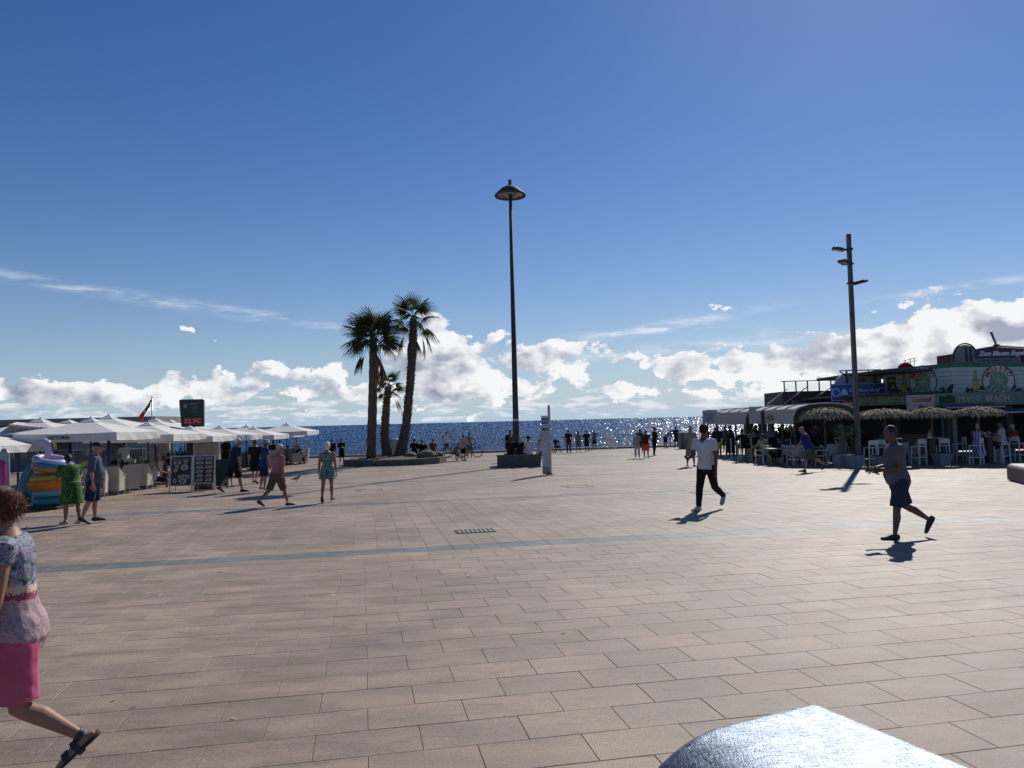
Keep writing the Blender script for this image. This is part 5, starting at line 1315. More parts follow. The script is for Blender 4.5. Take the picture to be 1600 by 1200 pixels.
for i, (px, y, lab) in enumerate(((170, 27.0, 'thick blue post rising behind the first wicker chair'), (110, 33.0, 'slim blue post under the left end of the VICTORIA parasol'), (243, 34.5, 'blue post in front of the deeper white menu panel'), (293, 36.5, 'blue post beside the blue terrace window'), (437, 47.0, 'blue post left of the last parasol pole'))):
    p = W(px, 700, y); t = thing('post', lab, 'post', (p.x, y, gz(y)), 0, 'blue posts of the left terrace')
    MB().tube([(0, 0, .02), (0, 0, 2.15)], .055, 10).build('shaft', BLUEP, t, True); MB().box((0, 0, .02), (.24, .24, .04)).build('foot_plate', BLUEP, t)

# striped / lettered awning at the far left
def villa_awning():
    y = 27.5; p0, p1 = W(14, 664, y), W(84, 670, y + .6)
    t = thing('awning', 'small white awning with dark VILLA letters and a wavy fringe at the far left', 'awning', p0)
    d = p1 - p0; L = d.length; yaw = math.atan2(d.y, d.x); slope = d.z / math.hypot(d.x, d.y)
    rot = Matrix.Rotation(yaw, 4, 'Z') @ Matrix.Rotation(-math.atan(slope), 4, 'Y')
    b = MB(); b.v = [(0, 0, 0), (L, 0, 0), (L, 1.6, .12), (0, 1.6, .12)]; b.f = [(0, 1, 2, 3)]; b.xf(rot).build('canopy', CANVAS, t)
    b = MB(); n = 24; b.v = [(L * i / n, -.004, 0) for i in range(n + 1)] + [(L * i / n, -.004 - .02 * math.sin(i), -.42 - .05 * (i % 2)) for i in range(n + 1)]; b.f = [(i, i + 1, n + 2 + i, n + 1 + i) for i in range(n)]
    vb = b.xf(rot).build('valance', cloth('valance_cream', (.50, .40, .30), .85, .3), t)
    MB().tube([rot @ Vector((0, 0, .01)), rot @ Vector((L, 0, .01))], .03, 8).build('front_rail', WHITE, t)
    o = text('lettering', 'VILLA', .34, vb, rot @ Vector((L * .46, -.03, -.20)), (PI / 2, math.atan(slope), yaw), M('letter_brown', (.10, .06, .04), .7), .003, .004, 0, 1.25)
    for x in (.08, L - .08): MB().bar(rot @ Vector((x, 1.58, .10)), Vector(((rot @ Vector((x, 1.58, .10))).x, (rot @ Vector((x, 1.58, .10))).y, gz(y) - p0.z)), .06).build('post', BLUEP, t)
villa_awning()

# long flat-roofed pavilion behind the parasols
def pavilion():
    y = 58.0; xr = W(253, 655, y).x; xl = -75; zt = W(253, 650.5, y).z; g = gz(y)
    t = thing('pavilion', 'long low pavilion with a flat grey roof slab behind the left parasols', 'building', (0, 0, 0))
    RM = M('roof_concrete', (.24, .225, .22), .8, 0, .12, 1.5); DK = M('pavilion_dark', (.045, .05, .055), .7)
    MB().box(((xl + xr) / 2, y + 3, zt - .22), (xr - xl, 8.5, .44)).build('roof', RM, t)
    for k in range(12): MB().box((xr - .6 - k * 4.2, y - 1.262, zt - .22), (.03, .02, .44)).build('roof_joint', DK, t)
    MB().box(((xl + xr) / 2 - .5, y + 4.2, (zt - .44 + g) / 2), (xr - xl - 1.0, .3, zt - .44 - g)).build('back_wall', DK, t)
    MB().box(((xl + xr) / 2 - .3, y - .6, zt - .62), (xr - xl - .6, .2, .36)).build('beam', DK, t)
    for k in range(11): MB().box((xr - .8 - k * 4.6, y - .6, (zt - .8 + g) / 2), (.28, .28, zt - .8 - g)).build('column', RM, t)
    wb = M('window_blue', (.10, .20, .32), .15)
    for k in range(10):
        f = MB().box((xr - 3.1 - k * 4.6, y + 4.0, g + 1.55), (3.2, .06, 1.3)).build('window_frame', WHITE, t); MB().box((xr - 3.1 - k * 4.6, y + 3.96, g + 1.55), (3.0, .03, 1.14)).build('pane', wb, f)
    MB().box((xr - 17, y - 1.5, zt - .1), (1.6, .25, .7)).build('roof_unit', DK, t)
pavilion()

# digital sign and flag
def digital_sign():
    y = 38.0; x = W(300, 660, y).x; g = gz(y); zt = W(300, 624, y).z - g; zb = W(300, 667, y).z - g; w = 36 / F * y
    t = thing('digital_sign', 'dark green digital sign tapering downwards with a red temperature display', 'digital sign', (x, y, g), R(12))
    gm = M('sign_dark_green', (.008, .026, .022), .65)
    pts = [(-w / 2 + .06, zt), (-w / 2, zt - .06), (-w / 2 + .10, zb + .03), (-w / 2 + .15, zb), (w / 2 - .06, zb), (w / 2, zb + .04), (w / 2, zt - .05), (w / 2 - .05, zt)]
    b = MB().prism(pts, -.13, .13); b.v = [(a, c, z) for a, z, c in b.v]; b.build('casing', gm, t)
    MB().tube([(.02, 0, 0), (.02, 0, zb + .05)], .12, 12).build('post', gm, t, True)
    d = MB().box((.06, -.135, zb + .28), (w * .66, .012, .36)).build('display', M('display_black', (.012, .008, .008), .3), t)
    RED = M('led_red', (.25, .02, .02), .5, emit=((1.0, .10, .06), .30))
    text('digits', '22.9C', .30, d, (.06, -.146, zb + .28), FRONT, RED, .002, .003, 0, 1.1)
    gp = M('sign_print', (.10, .16, .18), .5)
    b = MB().box((.12, -.134, zt - .22), (.40, .01, .04)).build('print_line', gp, t)
    text('lettering', '12:04', .17, t, (.14, -.136, zt - .40), FRONT, gp, .002); text('lettering', '14-11', .12, t, (.14, -.136, zt - .62), FRONT, gp, .002)
    MB().lathe([(.001, 0), (.10, 0), (.10, .01), (.001, .01)], 14).xf(Matrix.Translation((-.28, -.14, zt - .32)) @ Matrix.Rotation(PI / 2, 4, 'X')).build('emblem', gp, t)
digital_sign()
def flag():
    y = 42.0; p = W(237, 660, y); g = gz(y); zt = W(237.5, 622, y).z - g
    t = thing('flag_pole', 'thin flag pole with a drooping green, white and red flag among the parasols', 'flag pole', (p.x, y, g))
    MB().tube([(0, 0, 0), (.02, 0, zt)], .032, 8).build('pole', SILV, t, True); MB().ell((.02, 0, zt + .04), (.05, .05, .05)).build('finial', SILV, t, True)
    m = bpy.data.materials.new('flag_cloth'); m.use_nodes = True; q = NT(m.node_tree); bs = m.node_tree.nodes['Principled BSDF']; uv = q.n('ShaderNodeAttribute', attribute_name='u').outputs['Fac']
    m.node_tree.links.new(q.ramp(uv, [(0, (.01, .08, .035)), (.55, (.40, .40, .40)), (.68, (.55, .03, .03))], True), bs.inputs['Base Color']); bs.inputs['Roughness'].default_value = .8
    b = MB(); n, k = 12, 8; us = []
    for i in range(n + 1):
        for j in range(k + 1):
            u, v = i / n, j / k; x = -.06 - .62 * u * (1 - .25 * v) ; b.v.append((x + .05 * math.sin(v * 5), .07 * math.sin(v * 9 + u * 5), zt - .06 - .95 * u - .40 * v * (1 - .3 * u)))
    b.f = [(i * (k + 1) + j, (i + 1) * (k + 1) + j, (i + 1) * (k + 1) + j + 1, i * (k + 1) + j + 1) for i in range(n) for j in range(k)]
    o = b.build('flag', m, t, True); at = o.data.attributes.new('u', 'FLOAT', 'POINT'); at.data.foreach_set('value', [i / n for i in range(n + 1) for j in range(k + 1)])
flag()

# heap of inflatable rings at the far left
def vinyl(name, col, trans=.22):
    m = cloth(name, col, .28, trans, .04); m.node_tree.nodes['Principled BSDF'].inputs['Specular IOR Level'].default_value = .6; return m
VT, VO, VR, VB, VW, VP, VY = vinyl('vinyl_teal', (.02, .20, .27)), vinyl('vinyl_orange', (.90, .30, .015), .55), vinyl('vinyl_red', (.55, .035, .02)), vinyl('vinyl_blue', (.05, .20, .50)), vinyl('vinyl_lilac', (.55, .52, .66)), vinyl('vinyl_pink', (.75, .06, .30)), vinyl('vinyl_yellow', (.75, .50, .06), .3)
def inflatables():
    g = G(60, 797); c = Vector((g.x, g.y + .45, g.z))
    grp = 'inflatables for sale at the far left'
    def ring(label, dx, dz, Rr, r, mat, tilt=(0, 0), mat2=None, name='swim_ring'):
        t = thing(name, label, 'swim ring', (c.x + dx, c.y, c.z + dz), 0, grp); t.rotation_euler = (R(tilt[0]), R(tilt[1]), 0)
        MB().torus((0, 0, 0), Rr, r, 30, 14).build('tube', mat, t, True)
        if mat2 is not None: MB().torus((0, 0, r * .62), Rr, r * .72, 30, 10).build('upper_tube', mat2, t, True)
        MB().tube([(Rr + r * .8, 0, r * .6), (Rr + r * .9, 0, r * .75)], .02, 8).build('valve', BLACKP, t)
        return t
    t = thing('display_stand', 'low dark stand carrying the heap of swim rings', 'stand', c, 0)
    MB().box((0, 0, .06), (1.0, .9, .05)).build('shelf', DARKM, t); MB().tube([(0, 0, .08), (0, 0, 1.55)], .03, 8).build('pole', DARKM, t)
    for sx in (-1, 1):
        for sy in (-1, 1): MB().box((sx * .44, sy * .38, .018), (.06, .06, .034)).build('foot', DARKM, t)
    ring('teal swim ring at the very bottom of the heap', .10, .24, .36, .13, VT, (4, -4))
    ring('pale blue swim ring second from the bottom of the heap', .14, .46, .40, .12, vinyl('vinyl_paleblue', (.12, .38, .48)), (2, -5))
    ring('large glowing orange swim ring in the middle of the heap', .16, .70, .47, .18, VO, (2, -3), VY)
    ring('red and white swim ring lying on the orange one', .10, .92, .36, .115, VR, (4, 4), vinyl('vinyl_white', (.62, .58, .58)))
    ring('blue and tan swim ring tilted near the top of the heap', .14, 1.12, .42, .13, vinyl('vinyl_tan', (.42, .24, .09)), (3, 9), VB)
    ring('lilac swim ring on top of the heap below the lilac neck', .06, 1.30, .36, .10, VW, (5, 12))
    t = thing('inflatable_neck', 'lilac inflatable animal neck with a squared head standing on top of the heap', 'inflatable', (c.x - .08, c.y - .02, c.z + 1.36), 0, grp)
    MB().loft([(.06, 0, -.02), (.09, 0, .12), (.10, 0, .28), (.06, 0, .40), (-.04, 0, .45), (-.16, 0, .45), (-.27, 0, .42), (-.31, 0, .40)], [.10, .09, .10, .11, .11, .09, .085, .05], None, (0, 1, 0), 14).build('neck', VW, t, True)
    for k, m in enumerate((VR, VY, LEAFM)): MB().loft([(.16, .0, .46 - k * .02), (.22, 0, .38 - k * .03), (.20, 0, .26 - k * .05)], [.02, .025, .012], None, None, 8).build('mane', m, t, True)
    t = thing('inflatable_wave', 'tall curved teal inflatable leaning at the left of the heap', 'inflatable', (c.x - .55, c.y + .05, c.z), 0, grp)
    MB().loft([(-.08, 0, .12), (-.14, 0, .5), (-.08, 0, .85), (.08, 0, 1.1), (.26, 0, 1.24), (.34, 0, 1.22)], [.15, .19, .17, .16, .12, .04], [.12, .14, .13, .12, .09, .03], (1, 0, 0), 14).build('outer_curve', VT, t, True)
    MB().loft([(.10, -.02, .35), (.04, -.02, .6), (.12, -.02, .85), (.27, -.02, .98), (.34, -.02, .98)], [.09, .10, .09, .08, .03], None, None, 12).build('inner_curve', vinyl('vinyl_aqua', (.06, .48, .48)), t, True)
    t = thing('inflatable_board', 'upright pink and white inflatable mattress cut by the left picture edge', 'inflatable', (W(-2, 760, g.y + .3).x, g.y + .3, g.z), 0, grp)
    MB().loft([(0, 0, .0), (0, 0, .15), (0, 0, 1.2), (0, 0, 1.35)], [.16, .20, .20, .10], [.05, .08, .08, .03], (1, 0, 0), 14).build('pink_side', VP, t, True)
    MB().loft([(.08, .1, .0), (.08, .1, .15), (.08, .1, 1.5), (.08, .1, 1.66)], [.14, .16, .15, .06], [.05, .07, .07, .03], (1, 0, 0), 14).build('white_side', vinyl('vinyl_grey', (.45, .44, .46)), t, True)
    t = thing('inflatable_bird', 'small rainbow coloured inflatable behind the heap, right of the lilac neck', 'inflatable', (c.x + .55, c.y + .9, c.z + .02), 0, grp)
    MB().tube([(0, 0, 0), (0, 0, .8)], .03, 8).build('stick', DARKM, t); MB().loft([(-.35, 0, .9), (-.2, 0, 1.08), (.05, 0, 1.16), (.35, 0, 1.1)], [.05, .07, .07, .03], None, None, 10).build('arc', vinyl('vinyl_lime', (.30, .45, .05)), t, True)
    MB().loft([(-.33, 0, 1.0), (-.15, 0, 1.16), (.1, 0, 1.24), (.36, 0, 1.16)], [.03, .04, .04, .02], None, None, 10).build('red_arc', VR, t, True)
inflatables()

# guests under the left parasols
GL = 'guests under the left parasols'
sitter('seated woman in white leaning on the wicker arm beside the first picture board', 243, 714, 28.6, -60, sex='f', group=GL, top=('tank', WHT, 0), bottom=('shorts', BLK, 1), hair=('short', 'brown'), H=1.62)
sitter('seated person with dark curls at the table left of the picture board', 258, 712, 29.8, 130, sex='f', group=GL, top=('tee', CM('brown_top', (.10, .06, .05)), .8), bottom=('shorts', BLK, 1), hair=('curly', 'brown'), H=1.62)
sitter('white-haired seated guest in a white top behind the wicker chairs', 203, 715, 29.5, 20, group=GL, top=('tee', WHT, .9), bottom=('shorts', BLK, 1), hair=('short', 'white'), H=1.66)
sitter('seated guest with dark hair behind the man in the cap', 262, 707, 34, -10, group=GL, top=('tee', NAVY, .9), bottom=('shorts', BLK, 1), hair=('short', 'black'), H=1.7)
g = G(197, 748); person('waiter in a white shirt standing under the VICTORIA parasol', (W(197, 720, 33).x, 33, gz(33)), 1.76, 60, group=GL, top=('shirt', WHT, .9), bottom=('trousers', BLK, 1), hair=('short', 'black'), vox=.02, arms=((30, 70, 6, 10), (20, 60, 6, 10)), lean=10)
person('man in a striped shirt standing behind the blue post of the left terrace', (W(176, 720, 34).x, 34, gz(34)), 1.78, 178, group=GL, top=('tee', stripes('stripe_shirt', (.30, .32, .38), (.06, .07, .12), 18, 'Z'), .9), bottom=('trousers', NAVY, 1), hair=('short', 'brown'), vox=.02, arms=((30, 80, 6, 20), (30, 80, 6, 20)))
person('dark figure standing in the shade between the blue window and the menu panel', (W(352, 700, 42).x, 42, gz(42)), 1.75, 0, group=GL, top=('tee', BLK, .9), bottom=('trousers', BLK, 1), hair=('short', 'black'), skin='dark', vox=.022)
sitter('grey-haired guest at the last parasol table nearest the sea, in black', 465, 695, 47.0, -60, group=GL, top=('tee', BLK, .9), bottom=('shorts', BLK, 1), hair=('short', 'grey'))
sitter('guest in a pale hat at the last parasol table, legs towards the sea', 459, 694, 47.8, -70, sex='f', group=GL, top=('tee', CM('grey_top', (.25, .25, .25)), .9), bottom=('shorts', CM('red_pants', (.25, .06, .04)), 1), hair=('short', 'white'), hat=('bucket', CM('pale_cap', (.55, .55, .50))))
sitter('guest sitting with the back to the plaza behind the pink polo man', 450, 696, 48.4, 10, group=GL, top=('tee', NAVY, .9), bottom=('shorts', BLK, 1), hair=('short', 'black'))
sitter('dark-haired guest seated just left of the last parasol pole', 427, 688, 45.5, 20, group=GL, top=('tee', BLK, .9), bottom=('shorts', BLK, 1), hair=('short', 'black'))
for px, y, rz, lab in ((462, 47.0, 120, 'cream wicker armchair at the last parasol table nearest the sea'), (452, 48.4, 10, 'cream wicker armchair with its back to the plaza at the last parasol table'), (474, 48.2, 100, 'cream wicker armchair on the sea side of the last parasol table'), (428, 45.6, 20, 'cream wicker armchair under the parasol above the man in black')):
    copy_tree(wc, (W(px, 715, y).x, y, gz(y)), R(rz), lab)
for px, y, lab in ((469, 48.8, 'table under the last parasol nearest the sea'), (436, 46.6, 'table under the parasol left of the last one')):
    small_table(lab, W(px, 715, y).x, y)
# ------------------------------------------------------------------ right restaurants
STRAW = M('straw', (.42, .35, .24), .9, 0, .35, 30, .5, 60, .2, (1, 1, .4))
STRAW2 = M('straw_dark', (.20, .16, .11), .95, 0, .35, 30, .5, 60, .2)
WOODP = M('wood_post', (.12, .085, .055), .8, 0, .25, 6)
def thatch(label, loc, rad, rim, top, seed, group='straw parasols of the beach bar'):
    rn = random.Random(seed); t = thing('straw_parasol', label, 'straw parasol', loc, rn.random() * 6, group)
    b = MB(); N = 30; prof = []
    for i in range(9):
        s = i / 8; prof.append((max(.02, rad * .95 * math.sin(s * PI / 2) ** 1.05), rim + (top - rim) * math.cos(s * PI / 2) ** 1.15))
    b.lathe(prof + [(rad * .90, rim - .06), (rad * .3, rim + .2), (.03, rim + .25)], N, cap=False)
    b.v = [(x * (1 + .05 * noise_(x * 4, y * 4, seed)), y * (1 + .05 * noise_(y * 4, x * 4, seed)), z + .05 * noise_(x * 5, y * 5, seed)) for x, y, z in b.v]
    b.build('thatch_body', STRAW2, t, True)
    b = MB()
    for lay in range(6):
        s0 = .10 + lay * .15
        for k in range(int(30 + lay * 16)):
            a = rn.random() * 2 * PI; s = min(.98, s0 + rn.uniform(-.05, .05)); s2 = min(1.10, s + rn.uniform(.16, .26))
            def pt(q, lift):
                qq = min(q, 1.0); r = rad * .97 * math.sin(qq * PI / 2) + max(0, q - 1) * rad * .5; z = rim + (top - rim) * max(0, math.cos(qq * PI / 2)) ** 1.15 - max(0, q - 1) * 1.3 * rad; return Vector((r * math.cos(a), r * math.sin(a), z + lift))
            p0, p1, p2 = pt(s, .02), pt((s + s2) / 2, .045 + rn.uniform(0, .03)), pt(s2, .02 + rn.uniform(-.04, .05)); w = Vector((-math.sin(a), math.cos(a), 0)) * rn.uniform(.012, .035)
            p2 += w * rn.uniform(-2, 2)
            b.add([p0 - w, p0 + w, p1 + w, p2 + w * .4, p2 - w * .4, p1 - w], [(0, 1, 2, 5), (5, 2, 3, 4)])
    for k in range(70):
        a = rn.random() * 2 * PI; d = Vector((math.cos(a), math.sin(a), 0)); w = Vector((-d.y, d.x, 0)) * .018; p0 = d * rad * .95 + Vector((0, 0, rim + .03)); L = rn.uniform(.04, .13); p1 = p0 + d * L * .5 + Vector((0, 0, -L))
        b.add([p0 - w, p0 + w, p1 + w * .3, p1 - w * .3], [(0, 1, 2, 3)])
    b.build('straw', STRAW, t, kind='stuff')
    MB().tube([(0, 0, 0), (0, 0, top - .05)], .055, 10).build('pole', WOODP, t, True)
    for k in range(6):
        a = k * PI / 3; MB().bar((.04 * math.cos(a), .04 * math.sin(a), top - .2), (rad * .85 * math.cos(a), rad * .85 * math.sin(a), rim + .06), .035).build('rib', WOODP, t)
    MB().lathe([(.16, top - .06), (.10, top + .05), (.02, top + .09)], 12).build('cap', STRAW, t, True)
    return t
for i, (px, y, wpx, rpy, tpy, lab) in enumerate(((1224, 36.5, 52, 657, 646, 'smallest straw parasol at the left end, before the white canopy'), (1290, 33.5, 86, 656, 638, 'broad straw parasol left of the floodlight pole, overlapping its right neighbour'), (1318, 35.2, 60, 656, 642, 'straw parasol behind the floodlight pole'),
                                                 (1384, 31.6, 96, 655, 641, 'flat straw parasol just right of the floodlight pole'), (1457, 31.4, 74, 654, 639, 'straw parasol below the Cocktail Bar sign'), (1530, 31.0, 80, 652, 638, 'straw parasol over the guests on white bar stools'))):
    g = gz(y); thatch(lab, (W(px, 690, y).x, y, g), wpx / F * y / 2 * .96, W(px, rpy, y).z - g + .10, W(px, tpy, y).z - g, i)

# terrace deck: a dark mat strip keeps the chairs together
WPLA = M('white_plastic', (.60, .60, .58), .45, 0, .05)
def bar_stool():
    t = thing('bar_stool', '', 'bar stool', (0, 0, 0), 0, 'white bar stools on the beach bar terrace')
    for sx in (-1, 1):
        MB().bar((sx * .185, -.19, 0), (sx * .175, -.20, 1.02), .042).build('leg', WPLA, t); MB().bar((sx * .205, .20, 0), (sx * .175, .17, .735), .042).build('leg', WPLA, t)
        MB().bar((sx * .19, -.18, .28), (sx * .20, .18, .28), .028).build('side_rail', WPLA, t)
    MB().box((0, -.01, .75), (.40, .42, .035)).build('seat', WPLA, t); MB().box((0, -.205, .95), (.33, .028, .20)).build('backrest', WPLA, t)
    MB().bar((-.18, .19, .30), (.18, .19, .30), .03).bar((-.16, -.185, .30), (.16, -.185, .30), .03).build('footrest', WPLA, t); return t
stool = bar_stool(); first = [True]
def put_stool(label, px, y, rz):
    loc = (W(px, 715, y).x, y, gz(y))
    if first[0]: stool.location = loc; stool.rotation_euler = (0, 0, R(rz)); stool['label'] = label; first[0] = False
    else: copy_tree(stool, loc, R(rz), label)
PCH = M('white_chair', (.52, .50, .46), .5, 0, .06)
def plastic_chair():
    t = thing('armchair', '', 'chair', (0, 0, 0), 0, 'pale plastic armchairs of the beach bar')
    b = MB(); n = 8                            # back with flared top corners
    for i in range(n + 1):
        u = i / n * 2 - 1; w0, w1 = .21, .285
        for v in range(5):
            s = v / 4; x = u * (w0 + (w1 - w0) * s ** 1.6); y = -.21 - .11 * s + .05 * u * u * (1 - .4 * s); z = .40 + .48 * s - .06 * (1 - u * u) * (s > .9); b.v += [(x, y, z)]
    b.f = [(i * 5 + v, (i + 1) * 5 + v, (i + 1) * 5 + v + 1, i * 5 + v + 1) for i in range(n) for v in range(4)]
    bk = b.build('backrest', PCH, t, True); m = bk.modifiers.new('t', 'SOLIDIFY'); m.thickness = .022; PEND.append(bk)
    MB().box((0, 0, .41), (.44, .44, .03)).build('seat', PCH, t)
    for sx in (-1, 1):
        MB().bar((sx * .20, -.20, .40), (sx * .225, -.26, 0), .038).build('leg', PCH, t); MB().bar((sx * .21, .19, .64), (sx * .22, .23, 0), .038).build('leg', PCH, t)
        MB().bar((sx * .255, -.27, .64), (sx * .225, .20, .64), .045, .025).build('armrest', PCH, t)
    return t
pch = plastic_chair(); pf = [True]
def put_chair(label, px, y, rz):
    loc = (W(px, 715, y).x, y, gz(y))
    if pf[0]: pch.location = loc; pch.rotation_euler = (0, 0, R(rz)); pch['label'] = label; pf[0] = False
    else: copy_tree(pch, loc, R(rz), label)
def high_table(label, px, y, h=1.07, w=.7, dark=True):
    t = thing('bar_table', label, 'table', (W(px, 715, y).x, y, gz(y)), 0, 'tall tables of the beach bar')
    MB().box((0, 0, h), (w, w, .035)).build('table_top', M('bar_top', (.22, .20, .18), .4) if 'bar_top' not in bpy.data.materials else bpy.data.materials['bar_top'], t)
    MB().box((0, 0, h / 2), (.20, .20, h - .06)).build('column', DARKM, t); MB().box((0, 0, .015), (.5, .5, .03)).build('foot', DARKM, t); return t
put_stool('white bar stool under the woman in blue stripes', 1526, 30.6, 42)
put_stool('white bar stool under the man in the white and blue T-shirt', 1566, 31.2, -70)
put_stool('white bar stool under the man in red at the right picture edge', 1590, 31.8, -60)
put_stool('empty white bar stool right of the square planters', 1361, 31.0, 5)
put_stool('empty white bar stool at the tall dark table, behind the man in grey', 1379, 31.6, -40)
put_stool('empty white bar stool seen from behind, right of the man in grey', 1436, 31.2, 15)
put_stool('empty white bar stool right of the thin central parasol pole', 1474, 31.4, -12)
put_stool('white bar stool behind the thin central parasol pole', 1449, 32.4, 30)
put_stool('white bar stool deep in the shade left of the woman in stripes', 1500, 33.0, 80)
for lab, px, y, rz in (('pale armchair just left of the bald man in royal blue', 1257, 34.2, -60), ('pale armchair with its wide back to the plaza, centre of the left group', 1241, 33.0, 14), ('pale armchair at the far left of the group, under the guest in beige', 1192, 34.5, 30), ('pale armchair between two dark tables, second of the left group', 1229, 34.6, -8),
                       ('cream armchair in sunlight right of the bald man in royal blue', 1298, 33.4, 10), ('pale armchair turned sideways beside the bald man', 1283, 32.4, 70), ('pale armchair in front of the square planters', 1311, 34.0, -30), ('pale armchair behind the square planters', 1318, 35.4, 170), ('pale armchair in the dark behind the central bar table', 1412, 33.6, 160), ('pale armchair in the shade left of the small pale bin', 1425, 33.0, 40)):
    put_chair(lab, px, y, rz)
high_table('tall dark bar table between the woman in stripes and the man in white and blue', 1546, 31.2)
high_table('tall dark bar table by the floodlight pole with glasses on it', 1392, 31.6)
high_table('tall dark bar table with a bottle holder under the Cocktail Bar sign', 1455, 31.2)
high_table('tall bar table among the standing guests at the left end', 1200, 36.8)
high_table('tall bar table near the right end of the guests with their backs turned', 1228, 36.0)
high_table('tall bar table behind the black backed seat', 1172, 38.2)
small_table('low table with white cups beside the bald man in royal blue', W(1284, 715, 33.6).x, 33.6, .72, .7, None, 'low tables of the beach bar')
small_table('low table in front of the pale armchairs of the left group', W(1214, 715, 33.4).x, 33.4, .72, .8, None, 'low tables of the beach bar')
CUP = M('white_cup', (.8, .8, .8), .3)
def tableware(label, px, y, h, kind, dx=0.0, grp='things standing on the bar tables'):
    p = (W(px, 715, y).x + dx, y, gz(y) + h)
    if kind == 'glass':
        t = thing('glass', label, 'glass', p, 0, grp); MB().lathe([(.03, 0), (.006, .01), (.006, .07), (.035, .10), (.04, .17), (.036, .17), (.03, .10), (.002, .08)], 12, cap=False).build('bowl', GLASS2, t, True); MB().lathe([(.001, .085), (.03, .105), (.034, .14), (.001, .14)], 10).build('drink', M('drink', (.5, .35, .1), .2) if 'drink' not in bpy.data.materials else bpy.data.materials['drink'], t, True)
    elif kind == 'cup':
        t = thing('cup', label, 'cup', p, 0, grp); MB().lathe([(.03, 0), (.045, .03), (.05, .085), (.045, .085), (.036, .02), (.001, .015)], 12, cap=False).build('body', CUP, t, True); MB().torus((.058, 0, .045), .022, .006, 10, 5, Matrix.Rotation(PI / 2, 3, 'X')).build('handle', CUP, t, True)
    else:
        t = thing('bottle_caddy', label, 'caddy', p, 0, grp); MB().box((0, 0, .02), (.16, .12, .04)).tube([(0, 0, .02), (0, 0, .28), (.03, 0, .30)], .008, 6).build('holder', CUP, t)
        for s in (-1, 1): MB().lathe([(.026, 0), (.028, .10), (.010, .15), (.010, .20), (.001, .20)], 10, (s * .04, 0, .04)).build('bottle', M('sauce', (.3, .28, .25), .3) if 'sauce' not in bpy.data.materials else bpy.data.materials['sauce'], t, True)
GLASS2 = M('wine_glass', (.75, .78, .8), .08)
tableware('white bottle holder on the tall table by the floodlight pole', 1391, 31.6, 1.088, 'caddy'); tableware('white bottle holder on the tall table under the Cocktail Bar sign', 1454, 31.2, 1.088, 'caddy')
tableware('glass on the tall table in front of the woman in stripes', 1541, 31.1, 1.088, 'glass'); tableware('second glass on the tall table, nearer the man in white and blue', 1546, 31.3, 1.088, 'glass', .05)
tableware('glass beside the bottle holder by the floodlight pole', 1397, 31.5, 1.088, 'glass'); tableware('white cup on the low table beside the bald man', 1284, 33.6, .738, 'cup'); tableware('second white cup on the low table, nearer the cream armchair', 1288, 33.5, .738, 'cup', .1)

# planters
SLATE = M('slate_planter', (.20, .23, .27), .6, 0, .1, 4)
def sq_planter(label, px, y, w, h, seed, plant=True, group='square grey planters by the floodlight pole'):
    t = thing('planter', label, 'planter', (W(px, 720, y).x, y, gz(y)), R(8), group)
    MB().box((0, 0, h / 2), (w * .72, w * .72, h), None, 1 / .72).build('pot', SLATE, t); MB().box((0, 0, h + .012), (w * .9, w * .9, .03)).build('soil', M('soil_dark', (.03, .025, .02), .95) if 'soil_dark' not in bpy.data.materials else bpy.data.materials['soil_dark'], t)
    if plant:
        for k in range(3): MB().tube([(.05 * (k - 1), 0, h), (.09 * (k - 1), .02, h + .8)], .012, 5).build('stem', BARK, t)
        leafy(t, (0, 0, h + .85), .30, 150, seed, 1.5, LEAFM, .07)
sq_planter('square grey tapered planter with a thin flowering shrub left of the floodlight pole', 1315, 30.6, .52, .48, 5)
sq_planter('square grey tapered planter at the foot of the floodlight pole, slightly nearer', 1334, 30.2, .60, .50, 6)
sq_planter('small pale square planter under the tall table right of the man in grey', 1472, 30.8, .55, .46, 7, False)
sq_planter('pale square planter base under the tall table of the seated couple', 1556, 31.8, .60, .55, 8, False)
sq_planter('pale square planter under the empty stool left of the man in grey', 1376, 31.0, .6, .42, 9, False)

# rope post, grey cabinet
def rope_post():
    g = G(1143, 719); t = thing('rope_post', 'slim white rope barrier post on a round foot at the terrace corner', 'barrier post', g)
    MB().tube([(0, 0, .03), (0, 0, 1.0)], .03, 8).build('post', WPLA, t, True); MB().lathe([(.30, 0), (.29, .03), (.10, .06), (.03, .12)], 18).build('foot', WPLA, t, True); MB().ell((0, 0, 1.03), (.045, .045, .045)).build('knob', WPLA, t, True)
rope_post()
def cabinet():
    g = G(1072, 701); t = thing('cabinet', 'plain grey utility cabinet at the sea edge behind the beige man', 'cabinet', g, R(6))
    cm = M('cabinet_grey', (.15, .16, .17), .6)
    MB().box((0, 0, .62), (1.0, .6, 1.16)).build('body', cm, t); MB().box((0, 0, 1.22), (1.06, .66, .05)).build('lid', cm, t); MB().box((0, 0, .03), (.95, .56, .06)).build('plinth', DARKM, t)
    MB().box((.0, -.305, .62), (.9, .012, 1.0)).build('door', M('cabinet_door', (.12, .13, .14), .6), t); MB().box((.36, -.316, .65), (.03, .02, .14)).build('handle', STEEL, t)
cabinet()
